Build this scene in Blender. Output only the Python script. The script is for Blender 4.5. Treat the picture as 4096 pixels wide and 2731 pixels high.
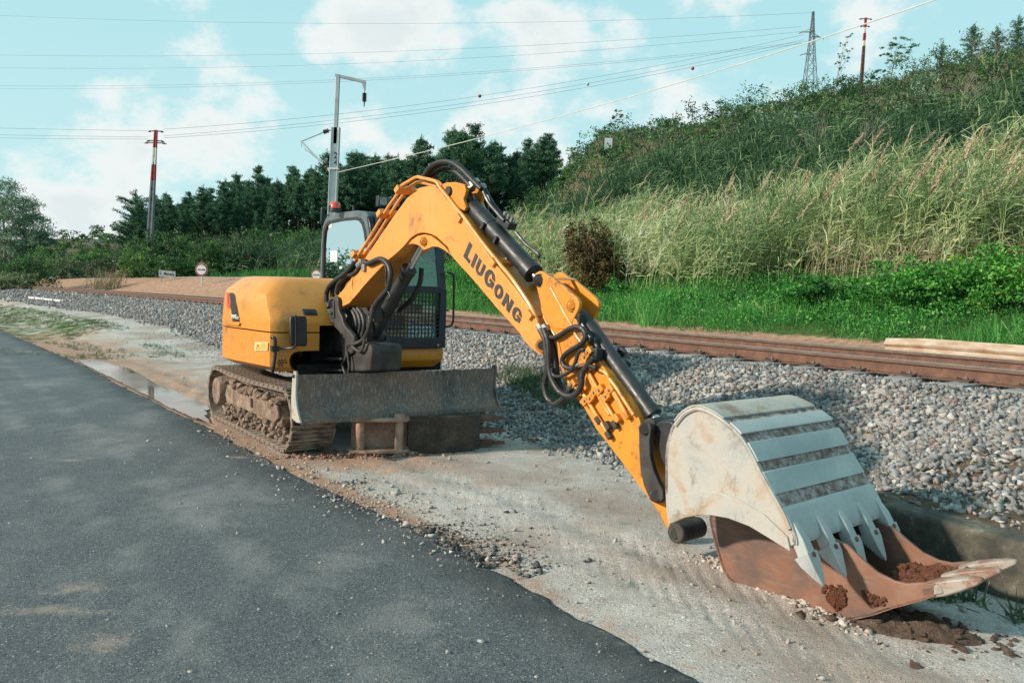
import bpy, bmesh, math, random
import numpy as np
from mathutils import Vector, Matrix
for o in list(bpy.data.objects): bpy.data.objects.remove(o)
SC = bpy.context.scene
COL = SC.collection
RNG = np.random.default_rng(7)
random.seed(7)
R = math.radians

# ------------------------------------------------------------------ camera
FPX, PITCH, ROLL, EYE = 3245.0, 0.061, 0.0328, 1.65       # focal length in px of a 4096 px wide frame
cp, sp, cr, sr = math.cos(PITCH), math.sin(PITCH), math.cos(ROLL), math.sin(ROLL)
FW = np.array([0, cp, -sp]); _U = np.array([0, sp, cp]); _R = np.array([1., 0, 0])
RT = cr * _R + sr * _U; UP = -sr * _R + cr * _U
CAM = np.array([0, 0, EYE])
cd = bpy.data.cameras.new('camera'); co = bpy.data.objects.new('camera', cd); COL.objects.link(co)
cd.sensor_width = 36; cd.lens = FPX / 4096 * 36; cd.clip_end = 5000; cd.clip_start = 0.05
co.matrix_world = Matrix(((RT[0], UP[0], -FW[0], 0), (RT[1], UP[1], -FW[1], 0), (RT[2], UP[2], -FW[2], EYE), (0, 0, 0, 1)))
SC.camera = co
SC.view_settings.view_transform = 'Standard'; SC.view_settings.look = 'None'
SC.view_settings.exposure = 0.28; SC.view_settings.gamma = 1

# ------------------------------------------------------------------ sun and sky
SUN_DIR = Vector((-0.86, -0.30, 0.42)).normalized()        # towards the sun: low, left, a little behind the camera
SUN_EL = math.asin(SUN_DIR.z); SUN_AZ = math.atan2(SUN_DIR.x, SUN_DIR.y)
sl = bpy.data.lights.new('sun', 'SUN'); sl.energy = 4.7; sl.angle = R(2.5); sl.color = (1.0, 0.86, 0.70)
so = bpy.data.objects.new('sun', sl); COL.objects.link(so)
so.rotation_euler = (-SUN_DIR).to_track_quat('-Z', 'Y').to_euler()

def ray(x, y): return RT * (x - 2048) / FPX - UP * (y - 1365.5) / FPX + FW
def plane(x, y, p0, n):
    r = ray(x, y); n = np.asarray(n, float)
    return CAM + r * (((np.asarray(p0) - CAM) @ n) / (r @ n))
def gz(x, y, z=0.0): return plane(x, y, (0, 0, z), (0, 0, 1))
def aty(x, y, Y): return plane(x, y, (0, Y, 0), (0, 1, 0))

W = bpy.data.worlds.new('World'); SC.world = W; W.use_nodes = True
def world():
    nt = W.node_tree; nt.nodes.clear(); N = nt.nodes.new; L = nt.links.new
    def mth(op, a, b=None, c=None, clamp=False):
        n = N('ShaderNodeMath'); n.operation = op; n.use_clamp = clamp
        for i, v in enumerate((a, b, c)):
            if v is None: continue
            if isinstance(v, (int, float)): n.inputs[i].default_value = v
            else: L(v, n.inputs[i])
        return n.outputs[0]
    def mix(f, a, b):
        n = N('ShaderNodeMix'); n.data_type = 'RGBA'
        for s, v in ((n.inputs[0], f), (n.inputs[6], a), (n.inputs[7], b)):
            if isinstance(v, (int, float)): s.default_value = v
            elif isinstance(v, tuple): s.default_value = (*v, 1)
            else: L(v, s)
        return n.outputs[2]
    sky = N('ShaderNodeTexSky'); sky.sky_type = 'NISHITA'; sky.sun_disc = False
    sky.sun_elevation = SUN_EL; sky.sun_rotation = SUN_AZ; sky.air_density = 1.0; sky.dust_density = 1.5; sky.ozone_density = 1.0
    tc = N('ShaderNodeTexCoord'); dirv = tc.outputs['Generated']
    sep = N('ShaderNodeSeparateXYZ'); L(dirv, sep.inputs[0])
    el = mth('MAXIMUM', sep.outputs[2], 0.0)
    # thin bright haze over the blue, thicker low down
    hz = N('ShaderNodeMapRange'); L(el, hz.inputs[0]); hz.inputs[1].default_value = 0.0; hz.inputs[2].default_value = 0.7
    hz.inputs[3].default_value = 0.97; hz.inputs[4].default_value = 0.80
    air = N('ShaderNodeMapRange'); L(el, air.inputs[0]); air.inputs[1].default_value = 0.02; air.inputs[2].default_value = 0.42
    hc = mix(air.outputs[0], (6.2, 9.0, 9.2), (4.6, 8.4, 9.1))
    base = mix(hz.outputs[0], sky.outputs[0], hc)
    # clouds: soft heaps placed by direction, broken up by noise
    nz = N('ShaderNodeTexNoise'); nz.inputs['Scale'].default_value = 9; nz.inputs['Detail'].default_value = 9; nz.inputs['Roughness'].default_value = 0.60
    vm = N('ShaderNodeVectorMath'); vm.operation = 'MULTIPLY'; L(dirv, vm.inputs[0]); vm.inputs[1].default_value = (1, 1, 1.5)
    L(vm.outputs[0], nz.inputs['Vector'])
    n2 = N('ShaderNodeTexNoise'); n2.inputs['Scale'].default_value = 3.2; n2.inputs['Detail'].default_value = 4; L(vm.outputs[0], n2.inputs['Vector'])
    acc = None
    for (x, y, rx, amp, sq) in CLOUDS:
        d = ray(x, y); d = d / np.linalg.norm(d)
        s = N('ShaderNodeVectorMath'); s.operation = 'SUBTRACT'; L(dirv, s.inputs[0]); s.inputs[1].default_value = tuple(d)
        m = N('ShaderNodeVectorMath'); m.operation = 'MULTIPLY'; L(s.outputs[0], m.inputs[0]); m.inputs[1].default_value = (1, 1, sq)
        ln = N('ShaderNodeVectorMath'); ln.operation = 'LENGTH'; L(m.outputs[0], ln.inputs[0])
        v = mth('MULTIPLY', mth('SUBTRACT', 1.0, mth('DIVIDE', ln.outputs['Value'], rx / FPX)), amp)
        acc = v if acc is None else mth('SMOOTH_MAX', acc, v, 0.25)
    acc = mth('MAXIMUM', acc, -1.0)
    field = mth('ADD', mth('ADD', mth('MULTIPLY', acc, 0.66), mth('MULTIPLY', mth('SUBTRACT', nz.outputs[0], 0.5), 2.0)), -0.15)
    ss = N('ShaderNodeMapRange'); ss.interpolation_type = 'SMOOTHSTEP'; L(field, ss.inputs[0]); ss.inputs[1].default_value = -0.08; ss.inputs[2].default_value = 0.34
    th = N('ShaderNodeMapRange'); L(field, th.inputs[0]); th.inputs[1].default_value = 0.12; th.inputs[2].default_value = 0.62
    shade = mth('MULTIPLY', th.outputs[0], mth('MULTIPLY', n2.outputs[0], 1.1), clamp=True)
    cc = mix(shade, (9.8, 9.9, 9.7), (6.8, 7.8, 8.1))
    # elsewhere round the horizon: scattered clouds the camera does not look at
    fin = mix(mth('MULTIPLY', ss.outputs[0], 0.93), base, cc)
    bg = N('ShaderNodeBackground'); L(fin, bg.inputs[0]); bg.inputs[1].default_value = 0.081
    out = N('ShaderNodeOutputWorld'); L(bg.outputs[0], out.inputs[0])
CLOUDS = [(1560, 110, 360, 1.2, 1.3), (1330, 180, 200, 0.8, 1.2), (1780, 160, 190, 0.8, 1.2), (2140, 190, 290, 0.95, 1.2), (2200, 330, 330, 0.6, 1.5),
          (2850, 400, 420, 0.62, 1.6), (900, 80, 260, 0.28, 1.2), (960, 520, 330, 0.75, 1.3), (520, 560, 240, 0.85, 0.8), (560, 720, 330, 0.7, 1.2), (300, 870, 330, 1.05, 1.4), (120, 900, 200, 0.7, 1.5),
          (380, 850, 240, 0.8, 1.6), (1480, 560, 380, 0.7, 1.7), (1900, 520, 420, 0.5, 1.5), (2480, 100, 150, 0.4, 1.3), (3500, 60, 420, 0.3, 1.4), (2900, 30, 250, 0.3, 1.2), (700, 440, 130, 0.3, 1.4)]
world()

# ------------------------------------------------------------------ helpers
class MB:
    """collects shapes in world space; build() links them as ONE mesh object"""
    def __init__(s): s.v = []; s.f = []; s.mi = []; s.cur = 0
    def add(s, vs, fs):
        b = len(s.v); s.v += [tuple(map(float, p)) for p in vs]; s.f += [tuple(i + b for i in f) for f in fs]; s.mi += [s.cur] * len(fs); return s
    def box(s, c, ax, ay, az):
        c, ax, ay, az = (np.asarray(k, float) for k in (c, ax, ay, az))
        vs = [c + i * ax + j * ay + k * az for i in (-1, 1) for j in (-1, 1) for k in (-1, 1)]
        return s.add(vs, [(0, 1, 3, 2), (4, 6, 7, 5), (0, 4, 5, 1), (2, 3, 7, 6), (0, 2, 6, 4), (1, 5, 7, 3)])
    def prism(s, pts, vec):
        pts = [np.asarray(p, float) for p in pts]; vec = np.asarray(vec, float); n = len(pts)
        return s.add(pts + [p + vec for p in pts], [tuple(range(n))[::-1], tuple(range(n, 2 * n))] + [(i, (i + 1) % n, (i + 1) % n + n, i + n) for i in range(n)])
    def ring(s, outer, inner, vec):     # frame: outer and inner outlines with equal point counts
        o = [np.asarray(p, float) for p in outer]; i_ = [np.asarray(p, float) for p in inner]; vec = np.asarray(vec, float); n = len(o)
        vs = o + i_ + [p + vec for p in o] + [p + vec for p in i_]; fs = []
        for k in range(n):
            j = (k + 1) % n
            fs += [(k, j, n + j, n + k), (2 * n + k, 3 * n + k, 3 * n + j, 2 * n + j), (k, 2 * n + k, 2 * n + j, j), (n + k, n + j, 3 * n + j, 3 * n + k)]
        return s.add(vs, fs)
    def loft(s, rings, cap=True, closed=True):
        n = len(rings[0]); vs = [p for r_ in rings for p in r_]; fs = []
        for a in range(len(rings) - 1):
            for k in range(n if closed else n - 1):
                j = (k + 1) % n
                fs.append((a * n + k, a * n + j, (a + 1) * n + j, (a + 1) * n + k))
        if cap: fs += [tuple(range(n))[::-1], tuple(range((len(rings) - 1) * n, len(rings) * n))]
        return s.add(vs, fs)
    def tube(s, path, r, n=10, cap=True, rib=0.0, ribstep=0.02):
        P = [np.asarray(p, float) for p in path]
        if rib:
            Q = [P[0]]
            for a, b in zip(P, P[1:]):
                k = max(1, int(np.linalg.norm(b - a) / (ribstep / 2)))
                Q += [a + (b - a) * (i + 1) / k for i in range(k)]
            P = Q
        rs = r if isinstance(r, (list, tuple)) else [r] * len(P)
        if rib: rs = [r * (1 + (rib if i % 2 else -rib)) for i in range(len(P))]
        T = [P[min(i + 1, len(P) - 1)] - P[max(i - 1, 0)] for i in range(len(P))]
        T = [t / (np.linalg.norm(t) + 1e-12) for t in T]
        a = np.array([0, 0, 1.]) if abs(T[0][2]) < .9 else np.array([1., 0, 0])
        nv = np.cross(T[0], a); nv /= np.linalg.norm(nv); rings = []
        for p, t, q in zip(P, T, rs):
            nv = nv - t * (nv @ t); nv /= np.linalg.norm(nv) + 1e-12; bv = np.cross(t, nv)
            rings.append([p + q * (math.cos(2 * math.pi * k / n) * nv + math.sin(2 * math.pi * k / n) * bv) for k in range(n)])
        return s.loft(rings, cap)
    def rod(s, p0, p1, prof, n=20):    # prof: (fraction or metres along, radius)
        p0, p1 = np.asarray(p0, float), np.asarray(p1, float); d = p1 - p0
        path = [p0 + d * t for t, _ in prof]
        t = d / np.linalg.norm(d); a = np.array([0, 0, 1.]) if abs(t[2]) < .9 else np.array([1., 0, 0])
        u_ = np.cross(t, a); u_ /= np.linalg.norm(u_); w_ = np.cross(t, u_)
        rings = [[p + q * (math.cos(2 * math.pi * k / n) * u_ + math.sin(2 * math.pi * k / n) * w_) for k in range(n)] for p, (_, q) in zip(path, prof)]
        return s.loft(rings, True)
    def cyl(s, p0, p1, r, n=20): return s.rod(p0, p1, [(0, r), (1, r)], n)
    def ball(s, c, r, sub=2, jit=0.0, sc=(1, 1, 1)):
        bm = bmesh.new(); bmesh.ops.create_icosphere(bm, subdivisions=sub, radius=1)
        c = np.asarray(c, float); vs = []
        for v in bm.verts:
            k = 1 + jit * (random.random() - .5) * 2
            vs.append(c + np.array([v.co.x * sc[0], v.co.y * sc[1], v.co.z * sc[2]]) * r * k)
        fs = [tuple(v.index for v in f.verts) for f in bm.faces]; bm.free()
        return s.add(vs, fs)
    def build(s, name, mat, parent=None, bevel=0, smooth=38, seg=2):
        me = bpy.data.meshes.new(name)
        vs = s.v
        if parent is not None:
            root = parent
            while root.parent is not None: root = root.parent
            mi = Matrix.LocRotScale(root.location, root.rotation_euler, root.scale).inverted()
            A = np.array(mi); vs = (np.array(vs) @ A[:3, :3].T + A[:3, 3]).tolist()
        me.from_pydata(vs, [], s.f)
        bm = bmesh.new(); bm.from_mesh(me); bmesh.ops.recalc_face_normals(bm, faces=bm.faces[:]); bm.to_mesh(me); bm.free()
        mats = mat if isinstance(mat, (list, tuple)) else [mat]
        for m in mats: me.materials.append(m)
        if len(mats) > 1: me.polygons.foreach_set('material_index', s.mi)
        o = bpy.data.objects.new(name, me); COL.objects.link(o)
        if parent is not None: o.parent = parent
        if smooth:
            me.polygons.foreach_set('use_smooth', [True] * len(me.polygons))
            me.set_sharp_from_angle(angle=R(smooth))
        if bevel:
            b = o.modifiers.new('bevel', 'BEVEL'); b.width = bevel; b.segments = seg; b.limit_method = 'ANGLE'; b.angle_limit = R(35); b.harden_normals = False
        return o
def fastmesh(name, V, F, mat, attrs=None, smooth=False):
    """numpy mesh; F is an (n,3) or (n,4) index array; attrs: name -> per-face or per-point float array"""
    me = bpy.data.meshes.new(name); k = F.shape[1]
    me.vertices.add(len(V)); me.vertices.foreach_set('co', np.ascontiguousarray(V, np.float32).ravel())
    me.loops.add(F.size); me.loops.foreach_set('vertex_index', np.ascontiguousarray(F, np.int32).ravel())
    me.polygons.add(len(F)); me.polygons.foreach_set('loop_start', np.arange(0, F.size, k, dtype=np.int32))
    if smooth: me.polygons.foreach_set('use_smooth', np.ones(len(F), bool))
    me.update(calc_edges=True); me.validate()
    for n, a in (attrs or {}).items():
        a = np.asarray(a, np.float32)
        if a.ndim == 2:
            at = me.attributes.new(n, 'FLOAT_COLOR', 'POINT'); at.data.foreach_set('color', np.concatenate([a, np.ones((len(a), 1), np.float32)], 1).ravel())
        else:
            at = me.attributes.new(n, 'FLOAT', 'FACE' if len(a) == len(F) else 'POINT'); at.data.foreach_set('value', a)
    me.materials.append(mat)
    o = bpy.data.objects.new(name, me); COL.objects.link(o); return o
def tag(o, label=None, cat=None, group=None, kind=None):
    if label: o['label'] = label
    if cat: o['category'] = cat
    if group: o['group'] = group
    if kind: o['kind'] = kind
    return o
def thing(name, loc, label, cat, rz=0.0, group=None):
    o = bpy.data.objects.new(name, None); COL.objects.link(o); o.empty_display_size = .2
    o.location = tuple(map(float, loc)); o.rotation_euler = (0, 0, rz)
    return tag(o, label, cat, group)
def copy_tree(o, parent=None):
    c = o.copy(); COL.objects.link(c)
    if parent is not None: c.parent = parent
    for ch in list(o.children): copy_tree(ch, c)
    return c

# numpy value noise
def _h(ix, iy, s):
    n = (ix.astype(np.int64) * 374761393 + iy.astype(np.int64) * 668265263 + s * 1442695041) & 0xffffffff
    n = ((n ^ (n >> 13)) * 1274126177) & 0xffffffff
    return ((n ^ (n >> 16)) & 0xffff) / 65535.0
def vnoise(x, y, s=0):
    x = np.asarray(x, float); y = np.asarray(y, float)
    ix, iy = np.floor(x), np.floor(y); fx, fy = x - ix, y - iy
    fx = fx * fx * (3 - 2 * fx); fy = fy * fy * (3 - 2 * fy)
    a, b, c, d = _h(ix, iy, s), _h(ix + 1, iy, s), _h(ix, iy + 1, s), _h(ix + 1, iy + 1, s)
    return (a * (1 - fx) + b * fx) * (1 - fy) + (c * (1 - fx) + d * fx) * fy - .5
def fbm(x, y, o=4, s=0):
    t = 0; a = 1
    for i in range(o): t = t + vnoise(x * 2 ** i, y * 2 ** i, s + i) * a; a *= .5
    return t
def sst(a, b, x):
    t = np.clip((np.asarray(x, float) - a) / (b - a), 0, 1); return t * t * (3 - 2 * t)

# ------------------------------------------------------------------ materials
def mat(name, base=(.5, .5, .5), rough=.6, metal=0.0, build=None, spec=.5):
    m = bpy.data.materials.new(name); m.use_nodes = True; nt = m.node_tree
    b = nt.nodes['Principled BSDF']; b.inputs['Base Color'].default_value = (*base, 1); b.inputs['Roughness'].default_value = rough
    b.inputs['Metallic'].default_value = metal; b.inputs['Specular IOR Level'].default_value = spec
    if build: build(G(nt, b))
    return m
class G:
    def __init__(s, nt, b): s.nt = nt; s.b = b; s.tc = None
    def n(s, t, **kw):
        x = s.nt.nodes.new(t)
        for k, v in kw.items(): setattr(x, k, v)
        return x
    def set(s, sock, v):
        if isinstance(v, (int, float)): sock.default_value = v
        elif isinstance(v, tuple): sock.default_value = (*v, 1) if len(sock.default_value) == 4 and len(v) == 3 else v
        else: s.nt.links.new(v, sock)
    def obj(s):
        if s.tc is None: s.tc = s.n('ShaderNodeTexCoord')
        return s.tc.outputs['Object']
    def noise(s, scale, detail=4, rough=.55, vec=None, stretch=None, dist=0):
        v = vec or s.obj()
        if stretch: 
            m = s.n('ShaderNodeMapping'); s.set(m.inputs['Vector'], v); m.inputs['Scale'].default_value = stretch; v = m.outputs[0]
        x = s.n('ShaderNodeTexNoise'); s.set(x.inputs['Vector'], v); x.inputs['Scale'].default_value = scale
        x.inputs['Detail'].default_value = detail; x.inputs['Roughness'].default_value = rough; x.inputs['Distortion'].default_value = dist
        return x.outputs[0]
    def voro(s, scale, feature='F1', out='Distance', vec=None):
        x = s.n('ShaderNodeTexVoronoi', feature=feature); s.set(x.inputs['Vector'], vec or s.obj()); x.inputs['Scale'].default_value = scale
        return x.outputs[out]
    def map(s, v, a, b, c=0.0, d=1.0, smooth=True):
        x = s.n('ShaderNodeMapRange'); s.set(x.inputs[0], v)
        if smooth: x.interpolation_type = 'SMOOTHSTEP'
        for i, k in zip((1, 2, 3, 4), (a, b, c, d)): x.inputs[i].default_value = k
        return x.outputs[0]
    def math(s, op, a, b=None, clamp=False):
        x = s.n('ShaderNodeMath', operation=op); x.use_clamp = clamp; s.set(x.inputs[0], a)
        if b is not None: s.set(x.inputs[1], b)
        return x.outputs[0]
    def mix(s, f, a, b, mode='MIX'):
        x = s.n('ShaderNodeMix', data_type='RGBA', blend_type=mode); s.set(x.inputs[0], f); s.set(x.inputs[6], a); s.set(x.inputs[7], b); return x.outputs[2]
    def attr(s, name, out='Fac'):
        x = s.n('ShaderNodeAttribute', attribute_name=name); return x.outputs[out]
    def sep(s, v):
        x = s.n('ShaderNodeSeparateColor'); s.set(x.inputs[0], v); return x.outputs
    def xyz(s, v):
        x = s.n('ShaderNodeSeparateXYZ'); s.set(x.inputs[0], v); return x.outputs
    def bump(s, h, strength=.3, dist=.01, nrm=None):
        x = s.n('ShaderNodeBump'); s.set(x.inputs['Height'], h); x.inputs['Strength'].default_value = strength; x.inputs['Distance'].default_value = dist
        if nrm is not None: s.set(x.inputs['Normal'], nrm)
        s.set(s.b.inputs['Normal'], x.outputs[0]); return x.outputs[0]
    def ramp(s, f, stops):
        x = s.n('ShaderNodeValToRGB'); s.set(x.inputs[0], f); e = x.color_ramp.elements
        while len(e) < len(stops): e.new(.5)
        for el, (p, c) in zip(e, stops): el.position = p; el.color = (*c, 1)
        return x.outputs[0]
    def col(s, v): s.set(s.b.inputs['Base Color'], v)
    def rgh(s, v): s.set(s.b.inputs['Roughness'], v)
def simple(name, base, rough=.6, metal=0, var=.25, scale=8, bump=0.0, spec=.5):
    def f(g):
        n = g.noise(scale, 6); lo = tuple(c * (1 - var) for c in base); hi = tuple(min(1, c * (1 + var)) for c in base)
        g.col(g.mix(g.map(n, .3, .7), lo, hi)); g.rgh(g.map(g.noise(scale * 3, 3), .3, .7, max(.05, rough - .1), min(1, rough + .12)))
        if bump: g.bump(g.noise(scale * 8, 4), bump, .01)
    return mat(name, base, rough, metal, f, spec)
def leafmat(name, stops, trans=.25, rough=.6, gain=1.0):
    stops = [(p, tuple(min(.7, c * gain) for c in k)) for p, k in stops]
    m = bpy.data.materials.new(name); m.use_nodes = True; nt = m.node_tree; nt.nodes.clear(); g = G(nt, None)
    c = g.ramp(g.attr('rnd'), stops)
    d = g.n('ShaderNodeBsdfDiffuse'); t = g.n('ShaderNodeBsdfTranslucent'); gl = g.n('ShaderNodeBsdfGlossy'); gl.inputs['Roughness'].default_value = rough
    for x in (d, t): g.set(x.inputs[0], c)
    mx = g.n('ShaderNodeMixShader'); mx.inputs[0].default_value = trans; nt.links.new(d.outputs[0], mx.inputs[1]); nt.links.new(t.outputs[0], mx.inputs[2])
    m2 = g.n('ShaderNodeMixShader'); m2.inputs[0].default_value = .03; nt.links.new(mx.outputs[0], m2.inputs[1]); nt.links.new(gl.outputs[0], m2.inputs[2])
    o = g.n('ShaderNodeOutputMaterial'); nt.links.new(m2.outputs[0], o.inputs[0]); return m
# ------------------------------------------------------------------ lie of the land
TH = 2.5237; TP0 = np.array([-1.15, 16.73]); TD = np.array([math.sin(TH), math.cos(TH)]); TN = np.array([-TD[1], TD[0]])
RAILZ = 0.862; GAUGE = 1.74; TA = 0.0027
def tcurve(t):
    t = np.asarray(t, float); m = np.minimum(t, 0); lim = -75.0
    return np.where(m > lim, TA * m * m, TA * lim * lim + 2 * TA * lim * (m - lim))
def track_td(x, y):
    rx, ry = np.asarray(x) - TP0[0], np.asarray(y) - TP0[1]
    t = rx * TD[0] + ry * TD[1]; d = rx * TN[0] + ry * TN[1] + tcurve(t); return t, d
def tpos(t, d, z=0.0):
    o = d - float(tcurve(t)); return np.array([TP0[0] + TD[0] * t + TN[0] * o, TP0[1] + TD[1] * t + TN[1] * o, z])
ROAD = np.array([gz(x, y)[:2] for x, y in ((0, 1318), (296, 1445), (853, 1724), (1270, 1940), (1533, 2055), (2090, 2342), (2786, 2731))])
ROAD = np.vstack([[ROAD[0] + (ROAD[0] - ROAD[1]) * 6], ROAD, [ROAD[-1] + (ROAD[-1] - ROAD[-2]) * 8]])
def road_d(x, y):
    """signed distance beyond the road edge (positive on the sandy side)"""
    x = np.asarray(x, float); y = np.asarray(y, float); best = np.full(x.shape, 1e9); sg = np.ones(x.shape)
    for a, b in zip(ROAD, ROAD[1:]):
        e = b - a; L2 = e @ e; k = np.clip(((x - a[0]) * e[0] + (y - a[1]) * e[1]) / L2, 0, 1)
        dx, dy = x - a[0] - k * e[0], y - a[1] - k * e[1]; q = np.hypot(dx, dy)
        s = np.where(e[0] * dy - e[1] * dx > 0, 1, -1)
        sg = np.where(q < best, s, sg); best = np.minimum(best, q)
    return best * sg
PUD = np.array([gz(x, y)[:2] for x, y in ((300, 1438), (420, 1450), (520, 1478), (640, 1545), (760, 1592), (840, 1630), (850, 1700), (760, 1672), (640, 1612), (500, 1540), (380, 1482))])
def in_poly(x, y, P):
    c = np.zeros(np.shape(x), bool)
    for (x1, y1), (x2, y2) in zip(P, np.roll(P, -1, 0)):
        c ^= ((y1 > y) != (y2 > y)) & (x < (x2 - x1) * (y - y1) / (y2 - y1 + 1e-12) + x1)
    return c
def hillaz(x, y):
    return np.interp(x / np.maximum(y, 1), [-.45, -.26, -.15, -.05, .0, .05, .10, .20, .36, .65], [.38, .42, .42, .46, .50, .68, 1.0, .95, 1.02, 1.06])
def hillk(t): return np.interp(t, [-260, -150, -112, -85, -60, -30, 60], [.15, .28, .40, .72, .92, 1, 1.0])
def height(x, y):
    x = np.asarray(x, float); y = np.asarray(y, float)
    t, d = track_td(x, y)
    nearrise = .42 * sst(-3, -13, t) * sst(-8.5, -3.2, d) * sst(.15, 2.2, road_d(x, y))
    wall = .33 * sst(10.3, 11.3, t) * sst(-3.72, -3.62, d)
    foot = np.maximum(nearrise, wall)
    bal = foot + (.815 - foot) * np.clip((d + 3.0) / 2.15, 0, 1)
    prof = np.interp(d, [-1, 2.8, 3.7, 6.0, 12, 17, 30, 50, 70, 82, 100, 160, 400], [.815, .815, .70, .84, 2.3, 4.2, 8.8, 15.4, 21.0, 23.4, 24.0, 22, 10])
    hill = .84 + (prof - .84) * np.where(d > 6, 1 + (np.where(y > 0, hillaz(x, y), .3) - 1) * sst(20, 42, np.hypot(x, y)), 1) * (1 - .62 * sst(-13, -26, t) * (1 - sst(14, 40, d)))
    bank = 1.05 * sst(-9, -17, t) * sst(3.0, 8.2, d) * (1 - .4 * sst(-34, -60, t))
    z = np.where(d < -.85, np.where(d < -3.0, foot, bal), hill + bank)
    w = sst(4, 20, d); z = z + w * (fbm(x / 14, y / 14, 4, 3) * 1.5 * sst(10, 40, d) + fbm(x / 3, y / 3, 3, 9) * .35)
    rd = road_d(x, y); sand = sst(.1, .8, rd) * (1 - sst(-3.4, -2.8, d))
    z = z + sand * (fbm(x * 1.3, y * 1.3, 4, 21) * .035 + .012)
    far = np.hypot(x, y); z = np.where(d < -6, z - sst(60, 200, far) * .5, z)
    # wheel ruts that run along beside the road, with tread marks
    rut = np.exp(-((rd - .62) / .16) ** 2) + np.exp(-((rd - 1.05) / .14) ** 2)
    al = (x * TD[0] + y * TD[1])
    z = z - sand * rut * (.019 + .0055 * np.sin(al * 45 + 3 * np.abs(rd) * 20) * (far < 9) * (.5 + vnoise(al * .7, rd * 0, 3)))
    # mud ridges beside the puddle
    pc = PUD.mean(0); q = np.exp(-(((x - pc[0] - .9) / 1.6) ** 2 + ((y - pc[1] + .2) / 2.2) ** 2)); z = z + sand * q * np.abs(fbm(x * 3 + y, y * 3, 3, 5)) * .09
    z = np.where(in_poly(x, y, PUD), z - .03 * sst(.0, .15, np.abs(rd)) , z)
    return z - .004 * (rd < 0)
def ground_hit(px, py, y0=25., y1=140.):
    """where the sight line through a pixel meets the land"""
    r_ = ray(px, py); k = np.linspace(y0, y1, 900) / r_[1]; P = CAM + r_ * k[:, None]; h = height(P[:, 0], P[:, 1]); i = np.where(P[:, 2] <= h)[0]
    return P[i[0]] if len(i) else None
def H1(x, y): return float(height(np.array([x]), np.array([y]))[0])

def ground_mat(g):
    z = g.sep(g.attr('zone', 'Color')); green, red, soil = z[0], z[1], z[2]
    fine = g.noise(55, 6, .7); mid = g.noise(5, 6, .6); big = g.noise(.9, 4); grit = g.voro(95)
    sand = g.ramp(g.math('ADD', g.math('MULTIPLY', mid, .6), g.math('MULTIPLY', fine, .4)), [(.30, (.25, .20, .17)), (.45, (.42, .385, .36)), (.58, (.53, .50, .475)), (.75, (.66, .64, .62))])
    sand = g.mix(g.map(grit, .0, .28, .5, 0), sand, (.23, .20, .185)); 
    gs_ = g.sep(g.voro(75, out='Color')); gd_ = g.map(g.voro(75), .55, .25); sand = g.mix(g.math('MULTIPLY', g.map(gs_[0], .80, .88), gd_), sand, (.74, .72, .69)); sand = g.mix(g.math('MULTIPLY', g.math('MULTIPLY', g.map(gs_[1], .76, .86), gd_), .8), sand, (.17, .14, .125)); damp = g.map(g.math('ADD', big, g.math('MULTIPLY', mid, .35)), .60, .80); sand = g.mix(g.math('MULTIPLY', damp, .55), sand, (.27, .18, .13))
    redc = g.ramp(g.math('ADD', g.math('MULTIPLY', mid, .7), g.math('MULTIPLY', fine, .3)), [(.3, (.20, .10, .065)), (.5, (.37, .22, .15)), (.7, (.52, .36, .27))])
    soilc = g.ramp(mid, [(.3, (.06, .042, .03)), (.5, (.125, .085, .06)), (.7, (.20, .135, .095))])
    gr = g.ramp(g.noise(9, 6, .7), [(.3, (.022, .05, .015)), (.5, (.06, .11, .03)), (.7, (.14, .18, .06))])
    rn = g.math('ADD', red, g.math('MULTIPLY', g.math('SUBTRACT', mid, .5), .9))
    c = g.mix(g.map(rn, .35, .65), sand, redc); sn = g.math('ADD', soil, g.math('MULTIPLY', g.math('SUBTRACT', mid, .5), .9))
    c = g.mix(g.map(sn, .35, .65), c, soilc)
    gn = g.math('ADD', green, g.math('MULTIPLY', g.math('SUBTRACT', g.noise(2.3, 6, .7), .5), 1.3)); c = g.mix(g.map(gn, .38, .62), c, gr)
    g.col(c); g.rgh(.95); g.b.inputs['Specular IOR Level'].default_value = .15
    g.bump(g.math('ADD', g.math('MULTIPLY', g.noise(150, 4, .75), .35), g.math('ADD', g.math('MULTIPLY', mid, 1.1), g.math('ADD', g.math('MULTIPLY', g.noise(18, 5, .7), .7), g.math('MULTIPLY', grit, -.25)))), .7, .03)
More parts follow.
